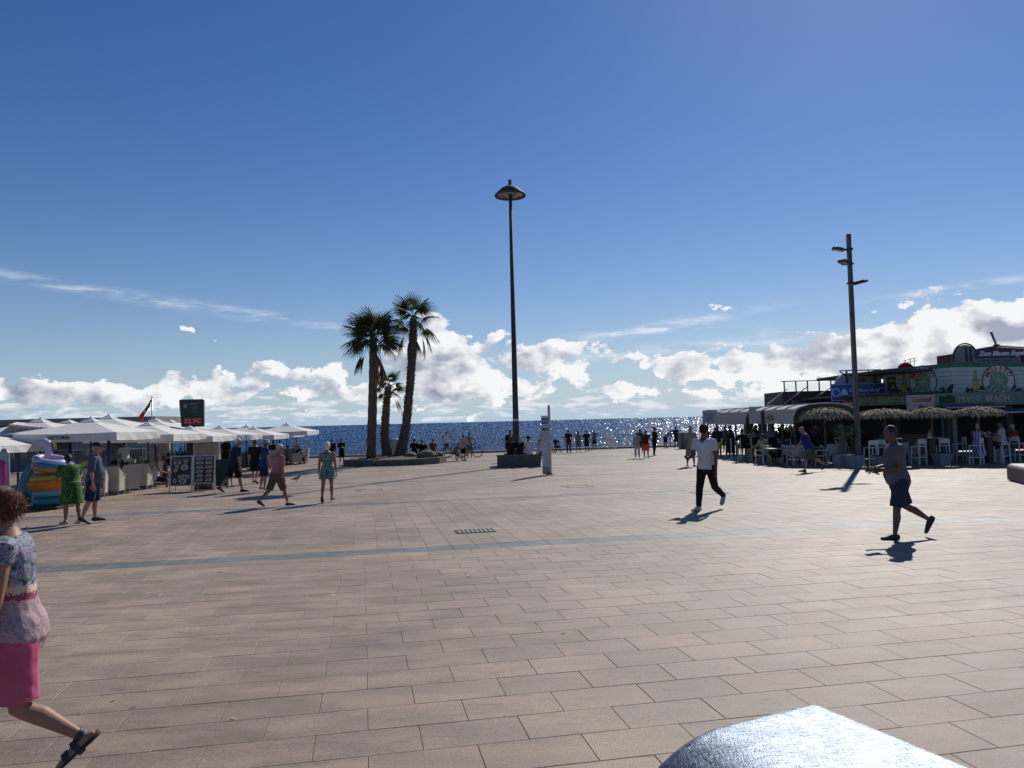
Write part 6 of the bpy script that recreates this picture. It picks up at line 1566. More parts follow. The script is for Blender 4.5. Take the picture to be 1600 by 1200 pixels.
# folding director chairs with dark cloth (left end of the terrace)
def dark_chair():
    t = thing('high_chair', 'high chair with a black cloth back and pale arms under the guest in black', 'chair', (W(1163, 715, 37.2).x, 37.2, gz(37.2)), R(4), 'high cloth chairs at the left end of the terrace')
    for sx in (-1, 1):
        MB().bar((sx * .24, -.2, 0), (sx * .24, -.2, 1.15), .035).build('post', PCH, t); MB().bar((sx * .24, .2, 0), (sx * .24, .2, .88), .035).build('post', PCH, t); MB().bar((sx * .24, -.22, .88), (sx * .24, .24, .88), .05, .025).build('armrest', PCH, t)
    MB().box((0, 0, .66), (.46, .42, .03)).build('seat', BLK, t); MB().box((0, -.2, 1.0), (.44, .02, .30)).build('backrest', BLK, t); MB().bar((-.24, .2, .25), (.24, .2, .25), .03).build('footrest', PCH, t); return t
dc = dark_chair()
for px, y, lab in ((1181, 37.0, 'high cloth chair under the guest in the grey-lilac shirt'), (1208, 36.2, 'high cloth chair under the big guest in grey with his back turned'), (1242, 35.2, 'high cloth chair under the guest in olive with the cap'), (1222, 37.4, 'high cloth chair under the guest in navy blue')):
    copy_tree(dc, (W(px, 715, y).x, y, gz(y)), R(random.uniform(-12, 12)), lab)

# white barrel canopies running back along the terrace
AWN = cloth('awning_grey', (.50, .48, .45), .8, .12, .08, 100); FASC = M('canopy_fascia', (.44, .45, .47), .6, 0, .05)
def canopy(label, x, y0, y1, zt, wid, sign, nrib, drop=.72, group='barrel canopies along the beach bar'):
    g0 = gz(y0); t = thing('canopy', label, 'canopy', (x, y0, g0), 0, group); L = y1 - y0
    b = MB(); n = 9; m = 16; ar = [(wid / 2 * (1 - math.cos(PI * i / n)), zt - .55 + .55 * math.sin(PI * i / n) ** .7) for i in range(n + 1)]
    for j in range(m + 1):
        for (px_, pz) in ar: b.v.append((px_, L * j / m, pz + .02 * math.sin(j * PI * nrib / m * 2)))
    b.f = [(j * (n + 1) + i, j * (n + 1) + i + 1, (j + 1) * (n + 1) + i + 1, (j + 1) * (n + 1) + i) for j in range(m) for i in range(n)]
    cv = b.build('awning', AWN, t, True); sm = cv.modifiers.new('t', 'SOLIDIFY'); sm.thickness = .015; PEND.append(cv)
    MB().box((-.02, L / 2, zt - .55 - drop / 2 + .36), (.03, L, drop - .36 + .30)).build('side_fascia', AWN, t)
    MB().box((wid / 2, L + .02, zt - .45), (wid, .03, .9)).build('end_fascia', FASC, t)
    for k in range(nrib + 1):
        MB().loft([(a, L * k / nrib, z + .025) for a, z in ar], .022, None, None, 5).build('rib', WHITE if k in (0, nrib) else FASC, t)
        MB().bar((.03, L * k / nrib, 0), (.03, L * k / nrib, zt - .55), .08).build('post', DARKM, t); MB().bar((wid - .03, L * k / nrib, 0), (wid - .03, L * k / nrib, zt - .55), .08).build('post', DARKM, t)
    return t
x0 = 12.1
zc = W(1120, 640, 47).z - gz(41); zc2 = W(1250, 631.5, 35).z - gz(33)
c1 = canopy('lower grey barrel canopy at the far end, its white end panel lettered, guests standing below', x0, 40.0, 48.0, zc, 2.6, True, 4)
c2 = canopy('nearer grey barrel canopy with scalloped top above the seated guests', x0 + .15, 33.6, 39.9, zc2, 2.8, False, 4)
def end_sign():
    y = 46.5; p0, p1 = W(1098, 650, y), W(1121, 650, y); zt, zb = W(1110, 641, y).z, W(1110, 660, y).z; w = p1.x - p0.x
    t = thing('banner_sign', 'pale hanging panel with grey lettering on the sea end of the lower canopy', 'sign', ((p0.x + p1.x) / 2, y, 0), R(-4))
    MB().box((0, 0, (zt + zb) / 2), (w, .04, zt - zb)).build('board', FASC, t)
    gp = M('sign_grey_print', (.10, .12, .15), .6)
    text('lettering', 'MOJITO', .19, t, (0, -.024, (zt + zb) / 2 + .10), FRONT, gp, .002); text('lettering', 'BEACH', .16, t, (.08, -.024, (zt + zb) / 2 - .14), FRONT, gp, .002)
    for s in (-1, 1): MB().bar((s * (w / 2 - .06), .04, gz(y)), (s * (w / 2 - .06), .04, zb + .3), .10).build('post', DARKM, t)
end_sign()
for i, (px, y, w, lab) in enumerate(((1171, 40.5, .40, 'thick dark pillar carrying the middle of the canopies'), (1195, 37.5, .22, 'slimmer dark pillar under the nearer canopy'))):
    p = W(px, 700, y); t = thing('pillar', lab, 'pillar', (p.x, y, gz(y)), 0, 'dark pillars under the canopies'); MB().box((0, 0, 1.2), (w, w, 2.4)).build('shaft', M('pillar_dark', (.05, .055, .055), .7) if i == 0 else bpy.data.materials['pillar_dark'], t); MB().box((0, 0, .06), (w + .08, w + .08, .12)).build('plinth', DARKM, t)

# the building itself ---------------------------------------------------------
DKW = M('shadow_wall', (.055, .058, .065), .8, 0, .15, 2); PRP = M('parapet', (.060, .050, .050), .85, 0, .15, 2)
BOARDG = M('banner_board', (.44, .51, .48), .7, 0, .10, 1.2)
GRN = M('print_green', (.045, .16, .08), .7); GRN2 = M('print_dark_green', (.018, .05, .035), .7); REDP = M('print_red', (.30, .05, .06), .7); YELP = M('print_yellow', (.45, .36, .08), .7); LIME = M('print_lime', (.15, .27, .16), .7); PALE = M('print_pale', (.50, .54, .52), .7)
LETG = M('print_pale_green', (.36, .47, .34), .7)
def bar_building():
    y = 34.0
    t = thing('beach_bar', 'two storey beach bar with printed MOJITO BEACH boards and a dark open ground floor', 'building', (0, 0, 0))
    A, Bc, C = W(1380, 600, 37.6), W(1488, 600, 34.0), W(1760, 600, 33.4)      # plan of the front: two faces
    zA, zB, zC = W(1380, 577, 37.6).z, W(1488, 567, 34.0).z, W(1700, 566, 33.4).z
    zb = W(1500, 614, 34.0).z; g = gz(y)
    # ground floor: a deep dark room open to the front
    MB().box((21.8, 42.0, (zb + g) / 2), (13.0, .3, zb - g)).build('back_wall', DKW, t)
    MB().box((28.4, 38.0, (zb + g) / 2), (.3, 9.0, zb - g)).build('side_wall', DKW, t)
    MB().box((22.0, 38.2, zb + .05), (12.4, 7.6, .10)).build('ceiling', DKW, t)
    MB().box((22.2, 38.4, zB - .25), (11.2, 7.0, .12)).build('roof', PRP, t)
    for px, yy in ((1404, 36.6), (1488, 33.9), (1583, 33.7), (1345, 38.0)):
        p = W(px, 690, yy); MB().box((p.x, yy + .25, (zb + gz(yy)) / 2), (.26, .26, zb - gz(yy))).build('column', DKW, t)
    # shelves and cooler inside
    MB().box((19.4, 37.4, g + .55), (3.6, .6, 1.1)).build('counter', M('counter', (.10, .085, .07), .6), t)
    cl = MB().box((W(1483, 690, 36.8).x, 37.0, g + 1.0), (.75, .6, 2.0)).build('drinks_cooler', M('cooler', (.05, .08, .11), .3), t)
    MB().box((W(1483, 690, 36.8).x, 36.695, g + 1.1), (.62, .012, 1.5)).build('glass_door', M('cooler_glass', (.10, .17, .22), .15), cl)
    # printed boards
    def face(P, Q, zp, zq, zlow, name, logo):
        d = (Q - P); d.z = 0; L = d.length; yaw = math.atan2(d.y, d.x); n = 7
        ex = Vector((d.x / L, d.y / L, 0)); nr = Vector((ex.y, -ex.x, 0))
        hold = MB().add([P + nr * -.06 + Vector((0, 0, zlow - P.z)), Q + nr * -.06 + Vector((0, 0, zlow - Q.z)), Q + nr * -.06 + Vector((0, 0, zq - Q.z)), P + nr * -.06 + Vector((0, 0, zp - P.z))], [(0, 1, 2, 3)]).build('board_backing', PRP, t)
        for k in range(n):
            a0, a1 = k / n, (k + 1) / n
            q = []
            for s, (pt, zz) in ((0, (P, zp)), (1, (Q, zq))):
                zl = zlow + (zz - zlow) * a0 + .006; zh = zlow + (zz - zlow) * a1 - .006; q.append((pt, zl, zh))
            off = nr * random.uniform(-.004, .004)
            b = MB()
            for dn in (-.05, .0): b.v += [tuple(Vector((q[0][0].x, q[0][0].y, q[0][1])) + nr * dn + off), tuple(Vector((q[1][0].x, q[1][0].y, q[1][1])) + nr * dn + off), tuple(Vector((q[1][0].x, q[1][0].y, q[1][2])) + nr * dn + off), tuple(Vector((q[0][0].x, q[0][0].y, q[0][2])) + nr * dn + off)]
            b.f = [(4, 5, 6, 7), (0, 1, 5, 4), (1, 2, 6, 5), (2, 3, 7, 6), (3, 0, 4, 7)]
            b.build('plank', BOARDG if k < 6 else GRN, hold)
        def at(u, z, o=.012): return P + ex * (u * L) + nr * o + Vector((0, 0, z - P.z))
        rot = Matrix.Rotation(yaw, 4, 'Z')
        for (u, zc_, r) in logo:
            c = at(u, zc_)
            lg = MB().lathe([(.001, 0), (r, 0), (r, .012), (.001, .012)], 32).xf(Matrix.Translation(c) @ rot @ Matrix.Rotation(PI / 2, 4, 'X')).build('round_logo', PALE, t)
            MB().lathe([(r * .93, .012), (r * .99, .012), (r * .99, .018), (r * .93, .018)], 32, cap=False).xf(Matrix.Translation(c) @ rot @ Matrix.Rotation(PI / 2, 4, 'X')).build('ring', GRN2, lg)
            MB().lathe([(.001, .0125), (r * .56, .0125), (r * .56, .018), (.001, .018)], 24).xf(Matrix.Translation(c) @ rot @ Matrix.Rotation(PI / 2, 4, 'X')).build('lime_slice', LIME, lg)
            b = MB()
            for k in range(8): a = k * PI / 4; b.bar((.05 * r * math.cos(a), .05 * r * math.sin(a), .021), (.50 * r * math.cos(a), .50 * r * math.sin(a), .021), .03 * r, .004)
            b.xf(Matrix.Translation(c) @ rot @ Matrix.Rotation(PI / 2, 4, 'X')).build('lime_segments', PALE, lg)
            for word, a0, sgn in (('MOJITO', R(150), -1), ('BEACH', R(214), 1)):
                stp = R(24)
                for i, ch in enumerate(word):
                    a = a0 + sgn * stp * i; rr = r * .74
                    lm = Matrix.Translation(c) @ rot @ Matrix.Translation((rr * math.cos(a), -.020, rr * math.sin(a))) @ Matrix.Rotation(-(a - PI / 2) if sgn < 0 else -(a + PI / 2), 4, 'Y') @ Matrix.Rotation(PI / 2, 4, 'X')
                    o = text('letter', ch, r * .40, lg, lm.translation, lm.to_euler(), REDP if sgn < 0 else GRN, .002, .008)
            # leaves and bottle printed left of the logo
            rn = random.Random(int(u * 100)); b = MB()
            for k in range(26):
                uu = u + rn.choice((-1, 1)) * rn.uniform(.9, 1.9) * r / L; zz = zc_ - r * rn.uniform(.35, .95); p = at(uu, zz, .006 + .0002 * k); s = r * rn.uniform(.12, .3); a = rn.random() * 6
                e1 = (ex * math.cos(a) + Vector((0, 0, 1)) * math.sin(a)) * s; e2 = (ex * -math.sin(a) + Vector((0, 0, 1)) * math.cos(a)) * s * .5
                b.add([p - e1, p + e2, p + e1, p - e2], [(0, 1, 2, 3)])
            b.build('printed_leaves', GRN2, t, kind='stuff')
            p = at(u - 1.35 * r / L, zc_ - .1 * r, .016); b = MB()
            b.v = [tuple(p + ex * (x * r) + Vector((0, 0, z * r))) for x, z in ((-.2, -.8), (.2, -.8), (.2, .15), (.07, .4), (.07, .8), (-.07, .8), (-.07, .4), (-.2, .15))]; b.f = [(0, 1, 2, 3, 4, 5, 6, 7)]
            bt = b.build('printed_bottle', LIME, t)
            b = MB(); p += nr * .004; b.v = [tuple(p + ex * (x * r) + Vector((0, 0, z * r))) for x, z in ((-.2, -.4), (.2, -.4), (.2, .0), (-.2, .0))]; b.f = [(0, 1, 2, 3)]; b.build('bottle_label', YELP, bt)
        # glass outline / umbrella drawing
        return at
    a1 = face(A, Bc, zA, zB, zb, 'left', [((1447 - 1380) / 108 * .97, W(1447, 597, 35.4).z, .78)])
    a2 = face(Bc, C, zB, zC, zb, 'right', [((1561 - 1488) / 272, W(1561, 594.5, 33.9).z, .70)])
    # coloured strip blocks along the top edge
    # fascia with lettering
    yf = 33.3; zt, z0 = W(1500, 614, yf).z, W(1500, 634, yf).z
    xa, xb = W(1459, 620, yf).x, 26.0
    fa = MB().box(((xa + xb) / 2, yf, (zt + z0) / 2), (xb - xa, .12, zt - z0)).build('fascia', M('fascia_green', (.16, .21, .18), .7, 0, .2, 1.5), t)
    text('lettering', 'MOJITO', .27, fa, (W(1513, 622, yf).x, yf - .066, (zt + z0) / 2), FRONT, LETG, .003, .005, 0, 1.0)
    text('lettering', 'BEACH', .34, fa, (W(1557, 620, yf).x, yf - .066, (zt + z0) / 2), FRONT, LETG, .003, .005, 0, 1.0)
    MB().add([(W(1478, 630, yf).x + x, yf - .066, z0 + .12 + z) for x, z in ((-.35, 0), (.4, 0), (.35, .3), (.1, .38), (-.05, .3), (-.3, .34))], [(0, 1, 2, 3, 4, 5)]).build('printed_blot', GRN2, fa)
    P0, P1 = W(1322, 620, 37.5), W(1416, 620, 35.0); d = P1 - P0; yaw = math.atan2(d.y, d.x)
    f2 = MB().box((0, 0, 0), (math.hypot(d.x, d.y), .12, .52)).xf(Matrix.Translation(((P0.x + P1.x) / 2, (P0.y + P1.y) / 2, W(1370, 625, 36.2).z)) @ Matrix.Rotation(yaw, 4, 'Z')).build('fascia', bpy.data.materials['fascia_green'], t)
    c = Vector(((P0.x + P1.x) / 2, (P0.y + P1.y) / 2, W(1370, 625, 36.2).z)) + Vector((math.sin(yaw), -math.cos(yaw), 0)) * .07
    text('lettering', 'MOJITO BEACH', .36, f2, c, (PI / 2, 0, yaw), LETG, .003, .004, 0, 1.15)
    # awning roofs over the ground floor
    for px0, px1, zz in ((1475, 1566, 633), (1566, 1640, 640)):
        q0, q1 = W(px0, zz, 32.6), W(px1, zz, 32.6); MB().add([(q0.x, 32.4, q0.z - .12), (q1.x, 32.4, q0.z - .12), (q1.x, 33.3, q0.z + .05), (q0.x, 33.3, q0.z + .05)], [(0, 1, 2, 3)]).build('awning', M('awning_dark', (.10, .10, .11), .8) if 'awning_dark' not in bpy.data.materials else bpy.data.materials['awning_dark'], t)
        MB().bar((q0.x, 32.4, q0.z - .12), (q1.x, 32.4, q0.z - .12), .05).build('awning_rail', FASC, t)
    return t
bar_building()
def sign_board(label, px0, px1, top, bot, y, mat, lines, yaw=0.0, post=None, name='shop_sign', depth=.10, border=None):
    a, c = W(px0, (top + bot) / 2, y), W(px1, (top + bot) / 2, y); w = c.x - a.x; px = (px0 + px1) / 2; zt, zb = W(px, top, y).z, W(px, bot, y).z
    t = thing(name, label, 'sign', ((a.x + c.x) / 2, y, (zt + zb) / 2), R(yaw)); h = zt - zb
    MB().box((0, 0, 0), (w, depth, h)).build('board', mat, t)
    for body, sz, x, z, m, sh, bold in lines: text('lettering', body, sz * h, t, (x * w, -depth / 2 - .004, z * h), FRONT, m, .003, bold, sh)
    if border is not None:
        for s in (-1, 1): MB().box((0, -depth / 2 - .003, s * (h / 2 - .03)), (w - .02, .006, .02)).build('border', border, t)
    if post:
        for s in (-1, 1): MB().bar((s * w * .35, .08, -h / 2 - post), (s * w * .35, .08, 0), .06).build('post', DARKM, t)
    return t, w, h
SKYP = M('sky_print', (.45, .62, .80), .6)
t, w, h = sign_board('blue sign reading Zum Blauen Engel with round emblems, left of the floodlight pole head', 1299, 1382, 599, 626, 37.0, M('banner_blue', (.030, .075, .26), .5), [('Zum Blauen Engel', .235, .10, .10, SKYP, .35, .004), ('BIERGARTEN', .14, .02, -.24, SKYP, 0, 0)], 0, .6, border=SKYP)
for x in (-.42, .44):
    lg = MB().lathe([(.001, 0), (.25 * h, 0), (.25 * h, .01), (.001, .01)], 20).xf(Matrix.Translation((x * w, -.052, .0)) @ Matrix.Rotation(PI / 2, 4, 'X')).build('emblem', SKYP, t)
    MB().lathe([(.001, .011), (.2 * h, .011), (.2 * h, .014), (.001, .014)], 16).xf(Matrix.Translation((x * w, -.052, .0)) @ Matrix.Rotation(PI / 2, 4, 'X')).build('emblem_centre', BLUE if x < 0 else REDP, lg)
MB().add([(-.34 * w, -.056, -.26 * h), (-.18 * w, -.056, -.26 * h), (-.22 * w, -.056, .08 * h), (-.27 * w, -.056, .26 * h), (-.31 * w, -.056, .1 * h)], [(0, 1, 2, 3, 4)]).build('mountain_print', SKYP, t)
sign_board('white sign with red script reading Cocktail Bar above a straw parasol', 1417, 1459, 617, 641, 33.0, M('pale_pink_board', (.40, .35, .36), .7), [('Cocktail', .38, 0, .18, REDP, .35, .010), ('Bar', .36, .02, -.28, REDP, .35, .010)], 0, None)
t, w, h = sign_board('dark blue roof sign reading Zum Blauen Engel in white script, at the far right roof', 1524, 1594, 546, 559, 35.0, M('banner_navy', (.022, .026, .11), .5), [('Zum Blauen Engel', .74, .06, .0, WHITE, .35, .012)], 0, .5)
text('wing_print', '~', .9 * h, t, (-.44 * w, -.056, .05), FRONT, REDP, .002)
sign_board('grey board with small print directly under the dark blue roof sign', 1524, 1594, 559.6, 567, 35.02, M('grey_board', (.20, .21, .24), .7), [('Paulaner   FRANKFURTER   Kaffee', .42, 0, 0, BLACKP, 0, 0)], 0, None)
sign_board('small red sign below the blue sign, left of the floodlight pole', 1318, 1334, 625, 637, 35.6, M('red_board', (.22, .025, .02), .6), [('BAR', .5, 0, 0, PALE, 0, .004)], 0, .3)
sign_board('narrow tall yellow and black printed board left of the first round logo', 1386, 1401, 589, 614, 36.2, GRN2, [('RON', .26, 0, .24, YELP, 0, .008), ('B', .34, 0, -.12, YELP, 0, .012)], 20, .3)
def small_roof_things():
    # terrace parapet and railing on the left roof
    y = 43.0; a, c = W(1222, 612, y), W(1302, 610, y); zt, zb = a.z, W(1222, 631, y).z
    t = thing('roof_terrace', 'dark parapet of a roof terrace with a thin glass railing and slanting stays', 'terrace', (0, 0, 0))
    MB().box(((a.x + c.x + 3) / 2, y + 1.5, (zt + zb) / 2 - .3), (c.x - a.x + 3, 3.2, zt - zb + .6)).build('parapet', PRP, t)
    zr = W(1222, 596, y).z
    n = 5
    for i in range(n + 1):
        x = a.x + .15 + (c.x - a.x + .4) * i / n; MB().bar((x, y + .05, zt), (x, y + .05, zr), .06).build('post', DARKM, t)
        if i < n:
            x1 = a.x + .15 + (c.x - a.x + .4) * (i + 1) / n; MB().add([(x + .05, y + .05, zt + .05), (x1 - .05, y + .05, zt + .05), (x1 - .05, y + .05, zr - .12), (x + .05, y + .05, zr - .12)], [(0, 1, 2, 3)]).build('pane', GLASS, t)
    MB().bar((a.x, y + .05, zr), (c.x + .6, y + .05, zr), .05).build('handrail', DARKM, t)
    for px0, py0, px1, py1 in ((1199, 632, 1230, 608), (1226, 630, 1262, 604), (1262, 628, 1298, 606)):
        MB().bar(W(px0, py0, y - .6), W(px1, py1, y - .1), .045).build('stay', FASC, t)
    MB().bar((a.x + .3, y + 3, zb - .9), (a.x + .3, y + 3, zb - 3.2), .3).build('column', PRP, t); MB().bar((c.x + 1, y + 3, zb - .9), (c.x + 1, y + 3, zb - 3.2), .3).build('column', PRP, t)
    # vertical half-round panel on the roof
    y = 36.0; p0, p1 = W(1488, 567, y), W(1527, 567, y); zt = W(1508, 537, y).z; r = (p1.x - p0.x) / 2; zz = p0.z
    t = thing('roof_panel', 'big pale half-round panel standing on the roof left of the dark blue sign', 'panel', ((p0.x + p1.x) / 2, y, zz))
    pts = [(-r, 0), (r, 0)] + [(r * math.cos(q), (zt - zz - r * .1) * math.sin(q) ** .8 + .0) for q in np.linspace(.05, PI - .05, 22)]
    b = MB().prism(pts, -.06, .06); b.v = [(q, s, e) for q, e, s in b.v]; b.build('disc', M('half_round', (.32, .29, .25), .6, 0, .15, 2), t)
    b = MB(); k = 22
    for i in range(k): q0, q1 = PI * i / k, PI * (i + 1) / k; b.bar((r * math.cos(q0), -.07, (zt - zz) * math.sin(q0) ** .8 if i else 0), (r * math.cos(q1), -.07, (zt - zz) * max(0, math.sin(q1)) ** .8), .06)
    b.build('rim', DARKM, t)
    for sx in (.1, .45): MB().bar((r * sx, -.08, .05), (r * (sx - .02), -.08, (zt - zz) * .82), .05).build('brace', DARKM, t)
    # red parasol and aerials
    y = 38.5; p = W(1415, 577, y); t = thing('red_parasol', 'small closed-looking red parasol on the roof edge', 'parasol', (p.x, y, p.z - .5))
    MB().lathe([(.36, .52), (.33, .66), (.22, .78), (.02, .86)], 14, cap=False).build('canopy', CM('red_canvas', (.40, .02, .03), .3), t, True); MB().tube([(0, 0, 0), (0, 0, .84)], .03, 8).build('pole', DARKM, t)
    for i, (px, top, lab) in enumerate(((1416, 562, 'thin bent aerial on the roof behind the red parasol'), (1423, 560, 'forked aerial on the roof right of the red parasol'), (1428, 559, 'third aerial with a short crossbar on the roof'))):
        p = W(px, 577, y + .4); t = thing('aerial', lab, 'aerial', (p.x, y + .4, p.z - .3), 0, 'aerials on the roof'); zz = W(px, top, y + .4).z - p.z + .3
        MB().bar((0, 0, 0), (.04 * (i - 1), 0, zz), .025).build('mast', DARKM, t)
        for k in range(2): MB().bar((-.16, 0, zz - .06 - .14 * k), (.16, 0, zz - .02 - .12 * k), .018).build('crossbar', DARKM, t)
    y = 35.6; a, c = W(1557, 540, y), W(1548, 518, y); zb = W(1557, 546, y).z
    t = thing('flue_pipe', 'slanting metal flue pipe on the red roof above the dark blue sign', 'flue', (a.x, y, zb - .1)); o = Vector((a.x, y, zb - .1))
    MB().tube([Vector((0, 0, 0)), a - o, c - o], .055, 8).build('pipe', STEEL, t, True); MB().box(a - o, (.22, .14, .10)).build('bracket', DARKM, t)
    # dark red roof with a low gable
    y = 36.2; q = [W(1520, 548, y), W(1557, 541.5, y), W(1740, 553, y)]
    t = thing('red_roof', 'low dark red gable roof behind the dark blue roof sign', 'roof', (0, 0, 0)); zb = q[0].z - .9
    b = MB(); pts = [(q[0].x, zb), (q[2].x, zb), (q[2].x, q[2].z), (q[1].x, q[1].z), (q[0].x, q[0].z)]; b.prism(pts, -.0, 3.0); b.v = [(x, y + .1 + e, z) for x, z, e in b.v]; b.build('gable', M('dark_red_roof', (.12, .03, .03), .7), t)
    MB().bar(q[1] + Vector((0, 0, .03)), q[2] + Vector((0, 0, .03)), .10, .06).bar(q[0] + Vector((0, 0, .03)), q[1] + Vector((0, 0, .03)), .10, .06).build('verge', M('roof_edge', (.35, .28, .26), .7), t)
    # white support frames of the blue sign
    y = 37.8; t = thing('roof_panel', 'pale curved roof panel and frame behind the blue sign', 'panel', (W(1340, 600, y).x, y, W(1340, 600, y).z))
    b = MB(); w0 = W(1385, 590, y).x - W(1312, 590, y).x; h0 = W(1340, 583, y).z - W(1340, 601, y).z
    b.prism([(-w0 / 2, 0), (w0 / 2, 0), (w0 / 2, h0), (-w0 * .3, h0 * .95), (-w0 * .45, h0 * .5)], -.05, .05); b.v = [(x, e, z) for x, z, e in b.v]; b.build('panel', M('pale_panel', (.36, .38, .40), .7), t)
    for sx in (-.25, .35): MB().bar((w0 * sx, -.12, -.3), (w0 * sx, -.12, h0 + .1), .07).bar((w0 * sx, -.12, h0 - .15), (w0 * (sx - .14), -.12, h0 + .05), .05).build('strut', DARKM, t)
    MB().bar((-w0 * .4, -.12, h0 + .1), (w0 * .5, -.12, h0 + .1), .06).build('top_rail', FASC, t)
    for k in range(2): text('number', '38'[k], .3, t, (w0 * (.02 + .08 * k), -.07, h0 * .3), FRONT, BLACKP, .002, .006)
small_roof_things()
# dark goods at the back of the left terrace: bar hut under the straw roofs
def bar_hut():
    y = 39.5; a, c = W(1283, 690, y), W(1345, 690, y); g = gz(y)
    t = thing('bar_hut', 'dark bar hut in the shade behind the straw parasols', 'hut', ((a.x + c.x) / 2, y, g)); w = c.x - a.x + 2.5
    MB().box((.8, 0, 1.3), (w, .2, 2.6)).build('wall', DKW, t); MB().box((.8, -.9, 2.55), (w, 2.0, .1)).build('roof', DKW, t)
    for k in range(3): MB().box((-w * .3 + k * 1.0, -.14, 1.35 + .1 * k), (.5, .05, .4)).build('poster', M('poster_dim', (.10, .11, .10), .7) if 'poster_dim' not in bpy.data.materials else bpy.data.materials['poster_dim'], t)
bar_hut()
for i, (px, py, y, lab) in enumerate(((1305, 668, 36.5, 'dark leafy plant in the shade behind the cream armchair'), (1272, 690, 37.5, 'tall plant in the shade behind the bald man'))):
    pot_plant(lab, (W(px, 700, y).x, y, gz(y)), .35, 1.2, 120, TERR, 20 + i, 'shaded plants of the beach bar', .35)
def closed_parasol():
    y = 33.2; p = W(1317, 715, y); t = thing('closed_parasol', 'folded grey parasol standing in the shade left of the floodlight pole', 'parasol', (p.x, y, gz(y)))
    MB().lathe([(.02, 1.75), (.07, 1.6), (.11, 1.2), (.13, .9), (.09, .86)], 10, cap=False).build('folded_cloth', CM('grey_canvas', (.20, .20, .20)), t, True); MB().tube([(0, 0, 0), (0, 0, 1.8)], .025, 8).build('pole', DARKM, t); MB().box((0, 0, .03), (.4, .4, .06)).build('foot', DARKM, t)
closed_parasol()

# guests at the beach bar
GR = 'guests of the beach bar terrace'
sitter('woman in blue and white striped dress with tied blond hair on a bar stool', 1525, 662, 30.6, -48, sex='f', group=GR, H=1.66, lean=10, top=('dress', stripes('blue_stripe', (.42, .46, .58), (.05, .09, .32), 11, 'X'), 0), bottom=('none', None, .22), hair=('bun', 'blond'), arms=((40, 70, 10, 0), (50, 60, 8, 0)), vox=.014)
sitter('man in white and blue T-shirt and cap with folded arms on a bar stool', 1565, 658, 31.2, 62, group=GR, H=1.76, top=('tee', printed('white_blue_print', [(.55, .55, .58), (.55, .55, .58), (.10, .18, .42), (.58, .58, .6)], 7), .8), bottom=('shorts', NAVY, .95), hair=('short', 'black'), hat=('cap', NAVY), arms=((40, 80, 8, 40), (40, 80, 8, 40)), vox=.014, belly=.03)
sitter('man in a red T-shirt sitting at the right picture edge', 1589, 662, 31.8, 50, group=GR, H=1.76, lean=12, top=('tee', CM('red_tee', (.36, .02, .025)), .8), bottom=('shorts', CM('grey_shorts', (.12, .13, .12)), .95), hair=('short', 'grey'), arms=((40, 80, 8, 30), (40, 80, 8, 30)), vox=.014)
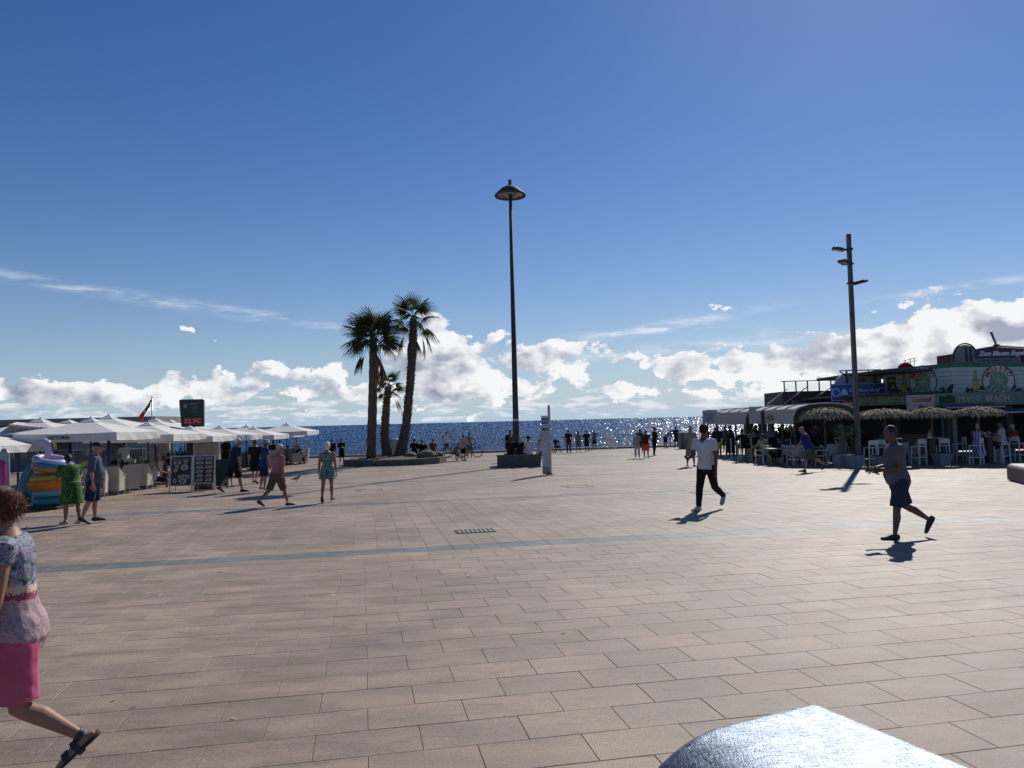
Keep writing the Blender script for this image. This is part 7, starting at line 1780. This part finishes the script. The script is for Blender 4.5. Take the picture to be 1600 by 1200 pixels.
for lab, px, hd, y, face, kw in (
    ('guest in black with back turned on the black-backed high chair', 1160, 670, 37.2, 4, dict(top=('tee', BLK, .9))),
    ('guest in grey-lilac shirt with back turned, next to the black-backed chair', 1177, 669, 37.0, 0, dict(top=('tee', CM('grey_lilac', (.15, .15, .19)), .9), fat=1.12)),
    ('guest in grey shirt with back turned between two broader guests', 1192, 668, 37.6, 10, dict(top=('tee', CM('stone_grey', (.16, .16, .17)), .9))),
    ('broad guest in grey T-shirt with thick dark hair and back turned', 1205, 664, 36.2, -4, dict(top=('tee', CM('blue_grey_tee', (.12, .13, .15)), .9), fat=1.18, hair=('short', 'brown'))),
    ('guest in beige shirt seated lowest and nearest in a pale armchair', 1192, 678, 34.6, 20, dict(top=('tee', CM('beige_tee', (.30, .26, .22)), .9), hair=('short', 'black'), H=1.62)),
    ('guest in navy blue with a cap, right of the broad grey one', 1219, 668, 37.4, 30, dict(top=('tee', NAVY, .9), hat=('cap', NAVY))),
    ('guest in black T-shirt facing away near the right of the group', 1230, 667, 36.6, 20, dict(top=('tee', BLK, .9), hair=('short', 'grey'))),
    ('broad guest in olive with a light cap, at the right of the group', 1243, 666, 35.2, 70, dict(top=('tee', CM('olive_tee', (.06, .07, .05)), .9), fat=1.14, hat=('cap', CM('grey_cap', (.3, .3, .28))), lean=14)),
    ('guest with white cap seated behind the bald man in royal blue', 1252, 667, 36.4, 80, dict(top=('tee', CM('dim_green', (.05, .07, .07)), .9), hat=('cap', CM('pale_cap', (.55, .55, .50))))),
    ('dark guest sitting low near the front table in dark clothes', 1219, 683, 34.8, 40, dict(top=('tee', CM('dark_brown', (.05, .03, .025)), .9), H=1.62)),
    ('guest with a reddish face in the shade right of the cream armchair', 1306, 682, 36.0, 120, dict(top=('tee', CM('dim_red', (.07, .03, .03)), .9), skin='red')),
    ('guest in pale blue-grey shirt far back by the bright gap', 1275, 664, 38.0, 60, dict(top=('tee', CM('pale_grey_blue', (.14, .19, .22)), .9), hair=('short', 'grey'))),
):
    kw.setdefault('hair', ('short', 'black')); kw.setdefault('bottom', ('shorts', BLK, 1)); sitter(lab, px, hd, y, face, group=GR, **kw)
for lab, px, hd, y, face, top in (('standing guest in dark cap at the far rail of the terrace', 1182, 664, 41.0, 90, BLK), ('dark standing guest behind the broad grey one', 1224, 662, 39.5, 40, BLK), ('standing guest in black in the gap under the small straw parasol', 1235, 664, 40.0, 150, BLK), ('waiter in black standing deep in the shade under the straw parasols', 1256, 666, 40.5, 170, BLK), ('guest in grey standing at the sea side of the canopy', 1118, 668, 45.0, 20, NAVY)):
    p = W(px, hd, y); person(lab, (p.x, y, gz(y)), max(1.6, min(1.85, p.z - gz(y))), face, group=GR, top=('tee', top, .9), bottom=('trousers', BLK, 1), hair=('short', 'black'), skin='dark', vox=.022)
# ------------------------------------------------------------------ grown skins and lettering become plain meshes
def finish():
    dg = bpy.context.evaluated_depsgraph_get(); dg.update()
    done = {}
    for o in PEND + [o for o in bpy.data.objects if o.type == 'FONT' and o not in PEND]:
        me = bpy.data.meshes.new_from_object(o.evaluated_get(dg), depsgraph=dg)
        nm = o.name
        if o.type == 'FONT':
            if o.data.name in done: me = done[o.data.name]
            else: done[o.data.name] = me
            n = bpy.data.objects.new(o.name, me); COL.objects.link(n); n.parent = o.parent; n.location = o.location; n.rotation_euler = o.rotation_euler; n.scale = o.scale
            for k in o.keys(): n[k] = o[k]
            bpy.data.objects.remove(o); continue
        if nm in EXTRA:
            bm = bmesh.new(); bm.from_mesh(me); x = EXTRA[nm]
            vs = [bm.verts.new(p) for p in x.v]
            for f in x.f: bm.faces.new([vs[i] for i in f])
            bm.to_mesh(me); bm.free()
        me.polygons.foreach_set('use_smooth', [True] * len(me.polygons))
        o.modifiers.clear(); o.data = me
finish()
